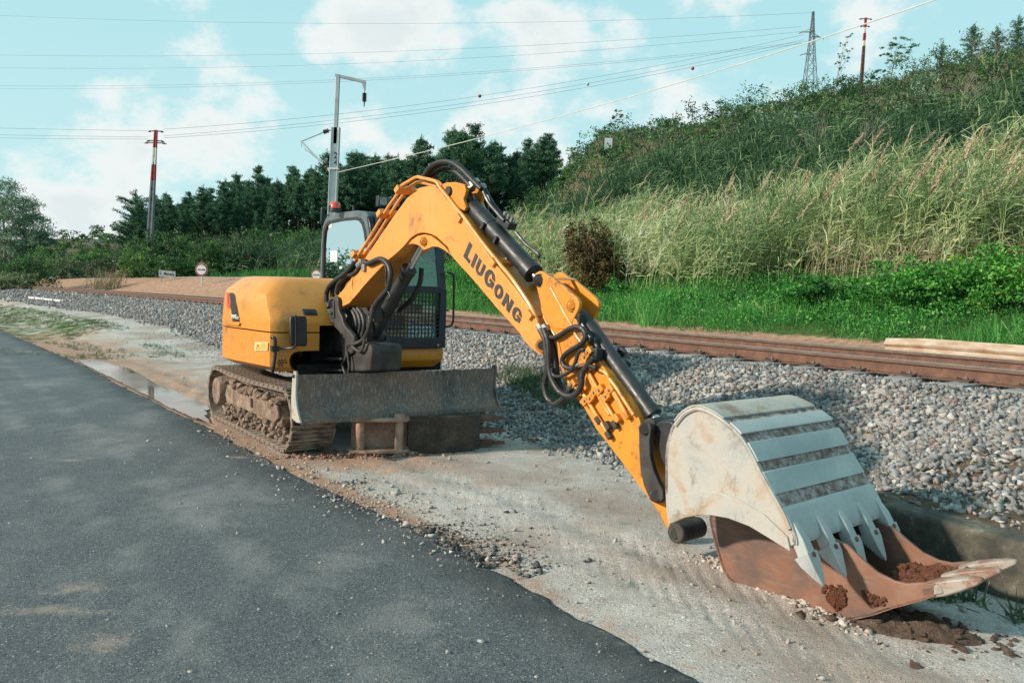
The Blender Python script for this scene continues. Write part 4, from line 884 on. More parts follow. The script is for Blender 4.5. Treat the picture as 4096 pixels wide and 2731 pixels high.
b = MB(); b.cyl(B(z4(690, 515), FOOTD[0] - .035), B(z4(690, 515), FOOTD[0]), .028, 16); b.cyl(B(z4(684, 517), FOOTD[0] - .045), B(z4(684, 517), FOOTD[0] - .03), .012, 8); P(b, 'pin_bolt', M_steel, SW)
b = MB(); e0, e1 = B(z4(478, 1180), FOOTD[0] + .10), B(z4(300, 1158), FOOTD[0] + .10); b.cyl(e0, e1 + (e1 - e0) * .5, .032, 18); ro = P(b, 'swing_cylinder', M_chrome)
b = MB(); b.rod(e1 + (e1 - e0) * .35, e1 + (e1 - e0) * 2.2, [(0, .05), (1, .055)], 18); P(b, 'barrel', M_blk, ro); b = MB(); b.cyl(B(z4(520, 1190), FOOTD[0] + .10) - EZ * .055, B(z4(520, 1190), FOOTD[0] + .10) + EZ * .055, .055, 18); P(b, 'rod_eye', M_blkd, ro)
# coil of hoses passing through the post
for k in range(5):
    b = MB(); x = 905 + k * 48; b.tube(smooth_path([B(z4(x + dx, y), BC - .02 - .02 * k) for dx, y in ((-60, 480), (-10, 540), (18, 620), (25, 700), (10, 780), (-10, 860))], 5), .024, 8, rib=.05, ribstep=.03); P(b, 'hose', M_hose, SW)
# --- boom
boomN, boomF = 4.04, 4.34
up = [z3(*p) for p in ((325, 1225), (440, 1090), (520, 960), (640, 790), (790, 570), (940, 350), (1040, 210), (1130, 90), (1190, 45), (1250, 5))] + [r2(*p) for p in ((78, 208), (110, 195), (150, 188), (175, 192), (200, 205), (240, 258), (320, 345), (370, 420), (435, 510), (500, 600), (555, 665), (610, 735), (655, 800), (690, 850), (712, 920), (740, 972), (756, 1010), (758, 1050), (745, 1072))]
dn = [r2(*p) for p in ((720, 1062), (695, 1042), (650, 1000), (620, 950), (500, 820), (400, 700), (340, 632), (300, 590), (268, 553))] + [z3(*p) for p in ((1600, 665), (1530, 600), (1470, 545), (1400, 512), (1330, 497), (1280, 498), (1220, 520), (1160, 565), (1100, 640), (1020, 720), (900, 820), (700, 1030), (550, 1200), (452, 1322), (370, 1362), (352, 1310))]
b = MB(); bprism(b, up + dn, boomN, boomF); BOOM = P(b, 'boom', M_boom, None, .010, 40, seg=3)
lug = [z3(*p) for p in ((1075, 650), (1110, 640), (1200, 625), (1270, 650), (1320, 702), (1350, 690), (1420, 660), (1480, 662), (1560, 700), (1640, 760), (1560, 660), (1480, 590), (1400, 530), (1330, 515), (1250, 530), (1170, 580))]
b = MB(); bprism(b, lug, boomN + .02, boomN + .055); bprism(b, lug, boomF - .055, boomF - .02, boomN + .02); P(b, 'cylinder_lug', M_boom, BOOM, .006)
b = MB(); q = z3(1327, 598); b.cyl(B(q, boomN + .008), B(q, boomF), .042, 20); b.cyl(B(q, boomN - .004), B(q, boomN + .02), .026, 14); P(b, 'cylinder_pin', M_arm, BOOM, .004)
b = MB(); q = r2(742, 1020); b.rod(B(q, boomN - .018), B(q, boomF + .018), [(0, .055), (1, .055)], 24); P(b, 'arm_pin', M_arm, BOOM, .006); b = MB(); b.cyl(B(q, boomN - .024), B(q, boomN - .0), .034, 18); P(b, 'pin_cap', M_blkd, BOOM, .004)
# raised reinforcing edge at the foot
b = MB(); bprism(b, [z3(*p) for p in ((325, 1230), (440, 1095), (495, 1000), (482, 1120), (490, 1165), (520, 1188), (580, 1170), (452, 1318), (372, 1356))], boomN - .010, boomN + .01); P(b, 'foot_plate', M_boom, BOOM, .006)
# lettering: heavy block capitals
def letters():
    L = [(0, 0), (.62, 0), (.62, .22), (.30, .22), (.30, 1), (0, 1)]; I = [(0, 0), (.30, 0), (.30, 1), (0, 1)]
    def arcp(cx, cy, rx, ry, a0, a1, n=8): return [(cx + rx * math.cos(R(a0 + (a1 - a0) * k / n)), cy + ry * math.sin(R(a0 + (a1 - a0) * k / n))) for k in range(n + 1)]
    U = [(0, 1), (0, .34)] + arcp(.40, .34, .40, .34, 180, 360)[1:] + [(.80, 1), (.52, 1), (.52, .36)] + arcp(.40, .34, .12, .13, 0, -180, 5)[1:] + [(.28, 1)]
    Gp = [(.84, .62), (.84, .70)] + arcp(.43, .5, .43, .5, 35, 325, 16)[1:-1] + [(.80, .16), (.86, .10), (.86, .55), (.44, .55), (.44, .36), (.58, .36), (.58, .25)] + arcp(.43, .5, .13, .29, -40, -320, 12)[1:] + [(.56, .62)]
    Op = [arcp(.42, .5, .42, .5, 0, 360, 22)[:-1], arcp(.42, .5, .13, .27, 0, 360, 22)[:-1]]
    Np = [(0, 0), (.28, 0), (.28, .52), (.56, 0), (.84, 0), (.84, 1), (.56, 1), (.56, .48), (.28, 1), (0, 1)]
    return {'L': (L, .62), 'I': (I, .30), 'U': (U, .80), 'G': (Gp, .86), 'O': (Op, .84), 'N': (Np, .84)}
LT = letters(); LB0, LB1, LT0 = r2(330, 556), r2(618, 914), r2(362, 478); LT1 = r2(650, 846)
def lmap(x, y, D=boomN - .003):
    a, b_, c, d = B(LB0, D), B(LB1, D), B(LT0, D), B(LT1, D); lo = a + (b_ - a) * x; hi = c + (d - c) * x; return lo + (hi - lo) * y
pos = 0; seq = [('L', 1.0), ('I', .84), ('U', .84), ('G', 1.0), ('O', .84), ('N', .84), ('G', .84)]; gap = .13
tot = sum(LT[c][1] * s for c, s in seq) + gap * 6
for c, s in seq:
    shp, w_ = LT[c]; b = MB(); f = lambda p: lmap((pos + p[0] * s) / tot, p[1] * s)
    if c == 'O':
        o_, i_ = shp; n = len(o_); b.add([f(p) for p in o_] + [f(p) for p in i_], [(k, (k + 1) % n, n + (k + 1) % n, n + k) for k in range(n)])
    else: b.add([f(p) for p in shp], [tuple(range(len(shp)))])
    o = b.build('lettering', M_label, BOOM, 0, 0); pos += LT[c][1] * s + gap
bm = None
# --- yellow pipes along the boom with their clamps
def pipe(pts, r_, m, parent, name='hydraulic_pipe', n=8, sm=4, **kw):
    b = MB(); b.tube(smooth_path(pts, sm), r_, n, **kw); return P(b, name, m, parent)
pA = [z3(*p) for p in ((520, 830), (560, 760), (700, 545), (870, 262), (985, 95), (1060, -10))] + [r2(*p) for p in ((8, 188), (50, 162), (88, 142), (118, 148), (165, 158), (192, 170), (215, 205), (250, 248), (290, 300), (335, 352), (420, 470), (512, 585), (580, 665), (650, 765), (690, 830), (715, 890), (722, 925))]
pB = [z3(*p) for p in ((570, 830), (625, 750), (760, 560), (925, 300), (1010, 160), (1110, 20))] + [r2(*p) for p in ((45, 200), (85, 172), (115, 170), (160, 182), (190, 196), (230, 255), (300, 332), (352, 385), (440, 505), (530, 612), (600, 700), (665, 790), (720, 880), (750, 925))]
pipe([B(p, boomN + .02) for p in pA], .016, M_boom, BOOM); pipe([B(p, boomN + .085) for p in pB], .016, M_boom, BOOM)
pipe([B((p[0] + 12, p[1] + 3), boomN + .15) for p in pA[8:]], .016, M_boom, BOOM)
for q, dx in ((z3(598, 752), 1), (z3(900, 280), 1), (z3(1112, 5), 1), (r2(352, 362), -1), (r2(530, 590), -1), (r2(722, 862), -1)):
    b = MB(); c = B(q, boomN + .08); t_ = B((q[0] + 10, q[1] - 14 * dx), boomN + .08) - c; t_ /= np.linalg.norm(t_); nrm = np.cross(t_, BN); b.box(c, BN * .105, t_ * .035, nrm * .026); cl = P(b, 'pipe_clamp', M_boom, BOOM, .004)
    b = MB()
    for k in (-.05, .05): b.cyl(c + BN * k + EZ * .02, c + BN * k + EZ * .045, .012, 6)
    P(b, 'clamp_bolt', M_steel, cl)
# --- boom cylinder
a0, a1 = B(z4(1215, 850)), B(z3(1327, 598)); L_ = a1 - a0; kk = lambda p: float((B(p) - a0) @ L_ / (L_ @ L_)); ke = kk(z3(1190, 975))
b = MB(); b.rod(a0, a1, [(-.04, .05), (.02, .062), (.06, .066), (ke - .03, .066), (ke - .03, .074), (ke, .074), (ke, .04)], 26); BCY = P(b, 'boom_cylinder', M_blk); b = MB(); b.cyl(a0 + L_ * (ke - .01), a1, .033, 20); P(b, 'piston_rod', M_chrome, BCY); b = MB(); b.cyl(a0 - BN * .10, a0 + BN * .10, .075, 20); P(b, 'cylinder_eye', M_blkd, BCY)
b = MB(); q = B(z4(1270, 560), BC - .10); b.box(q, BN * .05, BU * .05, EZ * .07); q2 = B(z4(1190, 680), BC - .09); b.box(q2, BN * .03, BU * .03, EZ * .09); P(b, 'valve_block', M_blk, BCY, .012)
# --- arm cylinder on top of the boom
a0, a1 = B(r2(312, 222)), B(z5(255, 185)); L_ = a1 - a0; k0 = .06; ke = float((B(r2(722, 598)) - a0) @ L_ / (L_ @ L_))
b = MB(); b.rod(a0, a1, [(.0, .05), (.05, .055), (.07, .068), (.09, .074), (.40, .074), (.40, .078), (.43, .078), (.43, .074), (ke - .07, .074), (ke - .07, .082), (ke, .082), (ke, .04)], 28); ACY = P(b, 'arm_cylinder', M_blk)
b = MB(); b.cyl(a0 + L_ * (ke - .02), a1, .036, 20); P(b, 'piston_rod', M_chrome, ACY)
lg = [r2(*p) for p in ((195, 190), (240, 170), (290, 168), (335, 180), (345, 215), (330, 260), (345, 300), (335, 320), (300, 300), (250, 250))]
b = MB(); bprism(b, lg, BC - .11, BC - .075); bprism(b, lg, BC + .075, BC + .11, BC - .11); P(b, 'cylinder_bracket', M_arm, BOOM, .006); b = MB(); b.cyl(a0 - BN * .13, a0 + BN * .13, .04, 18); P(b, 'bracket_pin', M_blkd, BOOM, .004)
vb = MB(); q0, q1 = B(r2(520, 375), BC + .02), B(r2(580, 420), BC + .02); d_ = (q1 - q0) / np.linalg.norm(q1 - q0); n_ = np.cross(BN, d_); n_ = n_ if n_[2] > 0 else -n_; cc_ = (q0 + q1) / 2 + n_ * .03; vb.box(cc_, d_ * .085, BN * .045, n_ * .03); VB = P(vb, 'valve_block', M_blk, ACY, .006)
b = MB()
for k in (-.05, 0, .05): b.cyl(cc_ + d_ * k + n_ * .02, cc_ + d_ * k + n_ * .07, .016, 8)
P(b, 'valve_fitting', M_steel, VB)
for off, pp in ((-.03, ((432, 205), (445, 240), (470, 285), (500, 320), (530, 355), (545, 370))), (.03, ((445, 205), (462, 240), (492, 290), (525, 330), (550, 365))), (0, ((605, 430), (625, 455), (660, 495), (700, 525), (725, 548), (720, 562)))):
    pipe([B(r2(*p), BC + off) for p in pp], .015, M_blk, ACY, 'steel_pipe')
for k in (.42, .58):
    b = MB(); c = a0 + L_ * k; b.box(c, BN * .10, L_ / np.linalg.norm(L_) * .016, np.cross(BN, L_ / np.linalg.norm(L_)) * .03); P(b, 'band_clamp', M_blk, ACY, .004)
for off, pp in ((-.05, ((125, 140), (150, 100), (185, 72), (225, 62), (270, 68), (320, 100), (360, 140), (395, 175), (425, 205))), (.0, ((140, 145), (170, 105), (205, 78), (250, 66), (300, 76), (345, 115), (385, 155), (430, 200))), (.05, ((160, 150), (190, 120), (230, 100), (280, 110), (320, 140), (350, 170), (375, 195)))):
    pipe([B(r2(*p), BC + off) for p in pp], .022, M_hose, BOOM, 'hose', sm=6)
b = MB()
for p0_, p1_ in (((372, 170), (385, 195)), ((425, 200), (440, 185)), ((395, 160), (410, 178)), ((365, 195), (372, 215))): b.cyl(B(r2(*p0_), BC), B(r2(*p1_), BC), .028, 8)
P(b, 'hose_fitting', M_steel, ACY)
# --- arm
armN, armF = 4.075, 4.305
ear = [z5(*p) for p in ((200, 150), (212, 112), (250, 88), (290, 98), (330, 128), (365, 150), (412, 172), (530, 268), (640, 366), (666, 405), (672, 445), (660, 500), (634, 548), (560, 700), (430, 700), (330, 640), (290, 560), (270, 500), (265, 430), (232, 285))]
b = MB(); bprism(b, ear, armN, armN + .035); bprism(b, ear, armF - .035, armF, armN)
body = [z5(*p) for p in ((345, 470), (480, 500), (600, 560), (640, 600), (700, 740), (760, 880), (880, 1040), (1010, 1200), (1180, 1430))] + [r3(*p) for p in ((299, 318), (350, 480), (392, 600), (440, 720), (462, 800), (478, 840), (470, 866), (450, 866), (424, 820), (380, 742), (300, 637), (200, 502), (100, 373), (30, 250), (0, 195))] + [z5(*p) for p in ((640, 1425), (560, 1290), (500, 1190), (470, 1080), (430, 900), (350, 700))]
bprism(b, body, armN + .004, armF - .004); ARM = P(b, 'arm', M_arm, None, .008, 40, seg=2)
b = MB(); tp = [z5(*p) for p in ((365, 148), (412, 170), (415, 180), (370, 160))]; bprism(b, tp, armN - .004, armF + .004); P(b, 'cross_plate', M_arm, ARM)
for q, rr_ in ((z5(255, 185), .048), (z5(592, 450), .045)):
    b = MB(); b.cyl(B(q, armN - .012), B(q, armF + .012), rr_, 22); b.cyl(B(q, armN - .02), B(q, armN), rr_ * .6, 12); P(b, 'arm_pin', M_blkd if rr_ > .047 else M_arm, ARM, .004)
# weld ribs pressed along the arm's flank
pipe([B(z5(*p), armN + .002) for p in ((375, 260), (450, 400), (520, 530), (600, 670), (640, 760), (720, 870))], .014, M_arm, ARM, 'weld_bead'); pipe([B(z5(*p), armN + .002) for p in ((300, 560), (350, 660), (440, 800), (490, 1000), (520, 1150), (600, 1310), (700, 1470))], .010, M_arm, ARM, 'weld_bead')
# --- bucket cylinder
a0, a1 = B(z5(610, 440)), B(r3(400, 350)); L_ = a1 - a0; k0 = float((B(z5(728, 500)) - a0) @ L_ / (L_ @ L_)); ke = float((B(r3(366, 314)) - a0) @ L_ / (L_ @ L_))
b = MB(); b.rod(a0, a1, [(-.03, .03), (.0, .045), (k0 - .04, .040), (k0, .056), (k0 + .02, .0585), (ke - .05, .0585), (ke - .05, .064), (ke, .064), (ke, .035)], 28); BUC = P(b, 'bucket_cylinder', M_blk); b = MB(); b.cyl(a0 + L_ * (ke - .01), a1, .032, 18); P(b, 'piston_rod', M_chrome, BUC); b = MB(); b.cyl(a1 - BN * .11, a1 + BN * .11, .05, 18); P(b, 'rod_eye', M_blkd, BUC, .004)
pipe([B(z5(*p), BC - .075) for p in ((655, 575), (680, 615), (750, 720), (800, 790), (845, 850), (862, 895), (850, 945))], .017, M_blk, BUC, 'steel_pipe')
b = MB(); b.box(B(z5(668, 595), BC - .075), BN * .03, BU * .035, EZ * .045); P(b, 'pipe_fitting', M_blk, BUC, .008); b = MB(); b.box(B(z5(835, 815), BC - .065), BN * .03, BU * .03, EZ * .022); P(b, 'pipe_clamp', M_blk, BUC, .004); b = MB(); q = B(z5(845, 965), BC - .10); b.box(q, BN * .035, BU * .04, EZ * .05); P(b, 'pipe_fitting', M_blk, BUC, .008)
b = MB(); b.tube([B(z5(*p), BC + .09) for p in ((1085, 920), (1130, 915), (1150, 930), (1110, 980))], .022, 6); b.ball(B(z5(1175, 1065), BC + .09), .03, 1); P(b, 'far_fitting', M_blk, BUC)
# --- arm hoses and pipes
def hose(pts, r_=.0215, D=armN - .03, zz=z5, rib=.05):
    n = len(pts); ps = [B(zz(*p[:2]), D + (p[2] if len(p) > 2 else 0)) for p in pts]; b = MB(); b.tube(smooth_path(ps, 8), r_, 9, rib=rib, ribstep=.016); return P(b, 'hose', M_hose, ARM)
hose([(318, 700), (345, 760), (395, 785), (450, 770), (520, 725), (580, 688), (640, 672), (700, 690), (735, 745), (725, 810), (670, 865), (590, 912), (525, 960), (495, 1020), (515, 1075), (560, 1102), (620, 1098), (670, 1075)], .019, rib=0)
hose([(262, 690), (300, 770), (318, 860), (328, 950), (345, 1080), (330, 1180), (308, 1280), (330, 1390), (375, 1450), (420, 1478), (480, 1445), (530, 1390), (585, 1315)], .024)
hose([(300, 690), (340, 800), (352, 920), (352, 1040), (365, 1150), (405, 1260), (470, 1350), (560, 1395), (640, 1370), (690, 1290), (700, 1190), (720, 1130), (770, 1060), (830, 990)], .022, armN - .05)
hose([(372, 800, -.0), (385, 900), (405, 1000), (425, 1120), (430, 1220), (470, 1310), (540, 1370), (610, 1350), (680, 1300)], .022, armN - .01)
hose([(400, 810), (420, 950), (432, 1080), (445, 1210), (490, 1320), (560, 1385)], .022, armN + .02)
hose([(385, 1100), (390, 1160), (430, 1190), (500, 1180), (580, 1130), (630, 1050), (655, 960), (690, 915), (725, 915)], .014, armN - .045, rib=0)
hose([(670, 1250), (680, 1180), (720, 1110), (760, 1075), (800, 1085), (845, 1105)], .016, armN - .05, rib=0)
def fit(p0_, p1_, r_=.026, D=armN - .03, m=None): b = MB(); b.cyl(B(z5(*p0_), D), B(z5(*p1_), D), r_, 6); P(b, 'hose_fitting', m or M_steel, ARM, .002)
fit((245, 650), (270, 700)); fit((300, 655), (335, 720)); fit((620, 1085), (690, 1060), .022); fit((560, 1330), (600, 1295), .024, m=M_blkd); fit((700, 915), (735, 912), .017); fit((820, 1095), (868, 1115), .020, m=M_blkd); fit((690, 1058), (760, 1040), .024, m=M_arm)
for pts in (((755, 1110), (770, 1170), (805, 1260), (845, 1330), (880, 1400), (930, 1500), (990, 1590)), ((860, 1115), (930, 1140), (970, 1180), (985, 1250), (1000, 1300), (1030, 1370), (1090, 1470), (1150, 1560)), ((610, 1290), (680, 1340), (735, 1400), (775, 1460), (830, 1560)), ((990, 1215), (1060, 1310), (1130, 1420), (1200, 1530), (1240, 1590))):
    pipe([B(z5(*p), armN - .02) for p in pts], .013, M_arm, ARM)
for q in ((840, 1355), (800, 1415), (745, 1440), (1000, 1330), (965, 1395), (610, 1275), (775, 935), (745, 985), (895, 1330)):
    b = MB(); c = B(z5(*q), armN - .018); d_ = (B(z5(1180, 1430)) - B(z5(640, 600))); d_ /= np.linalg.norm(d_); b.box(c, BN * .022, d_ * .026, np.cross(BN, d_) * .036); cl = P(b, 'pipe_clamp', M_arm, ARM, .004); b = MB(); b.cyl(c - BN * .02, c - BN * .034, .010, 8); P(b, 'clamp_bolt', M_steel, cl)
for q in ((112, 330), (160, 400), (200, 320), (245, 305), (155, 355), (190, 350)):
    b = MB(); c = B(r3(*q), armN - .018); b.box(c, BN * .02, d_ * .03, np.cross(BN, d_) * .018); P(b, 'coupling', M_blkd if q[0] < 200 else M_arm, ARM, .006)
for pts in (((15, 170), (60, 240), (110, 320), (135, 360), (155, 395)), ((60, 95), (100, 170), (150, 260), (180, 310), (190, 345)), ((170, 170), (215, 250), (250, 315))): pipe([B(r3(*p), armN - .02) for p in pts], .013, M_arm, ARM)
# foot hoses beside the boom foot and cylinder
def fhose(pts, r_, D, rib=.06): b = MB(); b.tube(smooth_path([B(z3(*p), D) for p in pts], 7), r_, 9, rib=rib, ribstep=.022); P(b, 'hose', M_hose, BOOM)
fhose([(515, 850), (470, 905), (420, 960), (350, 1010), (280, 1065), (225, 1120), (195, 1190), (190, 1260), (200, 1310), (225, 1365)], .026, boomN - .02); fhose([(560, 840), (520, 900), (470, 960), (400, 1010), (320, 1060), (275, 1120), (262, 1190), (262, 1240)], .026, boomN + .03)
fhose([(610, 850), (570, 910), (540, 950), (490, 985), (430, 985), (380, 1040), (340, 1090), (318, 1150), (310, 1215)], .026, boomN + .0); fhose([(480, 1010), (420, 1050), (380, 1110), (365, 1180)], .024, boomN + .06)
fhose([(640, 830), (680, 855), (740, 830), (800, 805), (850, 815), (895, 850), (925, 910), (938, 990), (925, 1070), (905, 1150), (860, 1210), (800, 1275), (765, 1330), (735, 1400), (720, 1480)], .027, boomN - .03); fhose([(870, 870), (885, 960), (880, 1060), (890, 1150), (925, 1210), (930, 1250), (880, 1285)], .009, boomN - .035, 0)
fhose([(1295, 905), (1290, 1000), (1275, 1080), (1240, 1170), (1190, 1260), (1150, 1300), (1090, 1350), (1030, 1400)], .024, BC + .14)
b = MB(); b.cyl(B(z3(560, 880), boomN - .01), B(z3(620, 830), boomN - .01), .034, 8); b.box(B(z3(632, 885), boomN - .005), BN * .02, BU * .03, EZ * .05); P(b, 'hose_fitting', M_steel, BOOM, .004)
def lhose(pts, r_, D): b = MB(); b.tube(smooth_path([B(z4(*p), D) for p in pts], 7), r_, 8, rib=.05, ribstep=.02); P(b, 'hose', M_blkd, SW)
lhose([(1230, 440), (1215, 560), (1195, 660), (1150, 790), (1090, 880), (1000, 925), (930, 940), (905, 985), (900, 1050), (880, 1120), (840, 1190)], .018, BC - .20); lhose([(1120, 860), (1110, 950), (1070, 1020), (1020, 1000), (965, 955)], .015, BC - .21); lhose([(905, 1020), (920, 1120), (930, 1220), (905, 1320), (870, 1270), (845, 1200)], .013, BC - .22)
# --- bucket linkage and bucket
lk = [r3(*p) for p in ((300, 372), (303, 352), (325, 340), (350, 346), (358, 368), (350, 430), (352, 500), (370, 570), (395, 628), (412, 660), (417, 698), (396, 722), (366, 712), (343, 685), (322, 635), (307, 560), (301, 470))]
b = MB(); bprism(b, lk, armN - .055, armN - .015); bprism(b, lk, armF + .015, armF + .055, armN - .055); LK = P(b, 'bucket_link', M_blkd, None, .006)
b = MB()
for q in (r3(328, 370), r3(378, 688)): b.cyl(B(q, armN - .07), B(q, armF + .07), .038, 18)
P(b, 'link_pin', M_blkd, LK, .006)
b = MB(); bprism(b, [r3(*p) for p in ((372, 350), (400, 330), (450, 332), (470, 350), (520, 470), (480, 500), (430, 560), (405, 520), (385, 430))], BC - .10, BC + .10); P(b, 'tipping_link', M_blk, LK, .012)
b = MB(); q = r3(472, 862); b.rod(B(q, armN - .03), B(q, armN - .03) + BN * .25, [(0, .058), (.04, .066), (.96, .066), (1, .058)], 26); b.cyl(B(q, armN - .036), B(q, armN - .02), .034, 18); b.rod(B(q, armF) , B(q, armF) + BN * .10, [(0, .052), (1, .052)], 20); P(b, 'tip_boss', M_blkd, ARM, .004)
GD, GW = 3.71, .96
gs = [r3(*p) for p in ((1037, 916), (1040, 895), (1030, 862), (1002, 795), (970, 735), (930, 665), (882, 580), (832, 478), (772, 390), (702, 328), (640, 288), (600, 271), (565, 265), (530, 278), (497, 302), (462, 348), (440, 400), (427, 470), (426, 560), (425, 680), (430, 760), (440, 822))]
lipc = [r3(*p) for p in ((515, 790), (590, 776), (640, 778), (720, 792), (820, 830), (900, 878), (960, 905), (1012, 926))]
b = MB()
for D0 in (GD, GD + GW - .03): bprism(b, gs + lipc, D0, D0 + .03, GD)
BK = P(b, 'bucket', M_bucket, None, .006)
sp = smooth_path([B(p, GD) for p in gs[:20]], 24)
b = MB(); ring_ = sp; cen = np.mean(sp, 0); inn = [p + (cen - p) / np.linalg.norm(cen - p) * .022 for p in sp]; shell = [p + (cen - p) * .004 for p in sp]
b.prism(shell + inn[::-1], BN * GW); P(b, 'bucket_shell', M_band, BK, 0, 40)
cum = np.concatenate([[0], np.cumsum([np.linalg.norm(q - p) for p, q in zip(sp, sp[1:])])])
def at(s): i = int(np.clip(np.searchsorted(cum, s) - 1, 0, len(sp) - 2)); f = (s - cum[i]) / (cum[i + 1] - cum[i] + 1e-9); return sp[i] + (sp[i + 1] - sp[i]) * f
def sof(p): q = B(p, GD); i = int(np.argmin([np.linalg.norm(q - k) for k in sp])); return cum[i]
edges = [sof(r3(*p)) for p in ((1037, 916), (985, 728), (962, 662), (915, 548), (888, 515), (838, 410), (810, 375), (745, 312), (722, 287), (470, 340))]
for e0, e1 in zip(edges[0::2], edges[1::2]):
    ss_ = np.linspace(e0 + .004, e1 - .004, 10); o_ = [at(s) for s in ss_]; out_ = [p + (p - cen) / np.linalg.norm(p - cen) * .012 for p in o_]; b = MB(); b.prism(out_ + o_[::-1], BN * GW); P(b, 'wear_plate', M_wear if e0 < edges[-2] - .01 else M_bucket, BK, .003)
# raised rim weld on the near side
rim = [B(p, GD - .004) for p in (gs[2:16])]; b = MB(); b.tube(smooth_path([p + (cen - p) * .05 for p in rim], 3), .012, 6); P(b, 'rim_bead', M_bucket, BK)
b = MB(); bprism(b, [r3(*p) for p in ((440, 822), (430, 760), (440, 690), (520, 672), (600, 660), (680, 668), (760, 700), (890, 775), (1000, 880), (1015, 950), (900, 878), (820, 830), (720, 792), (640, 778), (590, 776), (515, 790))], GD - .012, GD); P(b, 'side_cutter', M_bucket, BK, .004)
# teeth
ld = B(r3(1132, 1090), GD) - B(r3(1040, 930), GD); ld /= np.linalg.norm(ld); lt = np.cross(ld, BN); lt /= np.linalg.norm(lt); 
if lt @ (B(r3(1040, 930), GD) - cen) < 0: lt = -lt
def tooth(base, d, t_, w_, L0, name, m, parent, adapt=True, worn=0):
    if adapt:
        a = MB(); a.loft([[base + d * x + BN * (s * ww) + t_ * (q * hh + off) for s, q in ((-1, -1), (1, -1), (1, 1), (-1, 1))] for x, ww, hh, off in ((-.20, .010, .008, .018), (-.10, w_ * .50, .022, .022), (-.02, w_ * .72, .034, .014), (.05, w_ * .80, .034, .004))]); ad = P(a, 'tooth_adapter', m, parent, .005)
    b = MB(); b.loft([[base + d * x + BN * (s * ww) + t_ * (q * hh) for s, q in ((-1, -1), (1, -1), (1, 1), (-1, 1))] for x, ww, hh in ((.045, w_ * 1.12, .042), (.09, w_ * 1.08, .036), (.05 + L0 * .50, w_ * .86, .024), (.05 + L0 * .80, w_ * .50, .013), (.05 + L0 * .95, w_ * .24, .007), (.05 + L0, w_ * .08, .003))]); o = P(b, name, m, parent, .006)
    return o
lip = B(r3(1038, 918), GD)
for k in range(5):
    w_ = .04 + k * (GW - .08) / 4; tt = tooth(lip + BN * w_ + ld * .012, ld, lt, .042, .165, 'tooth', M_wear, BK); b = MB(); q = lip + BN * w_ + ld * .075; b.cyl(q - lt * .045, q + lt * .045, .014, 10); P(b, 'tooth_pin', M_rust, tt)
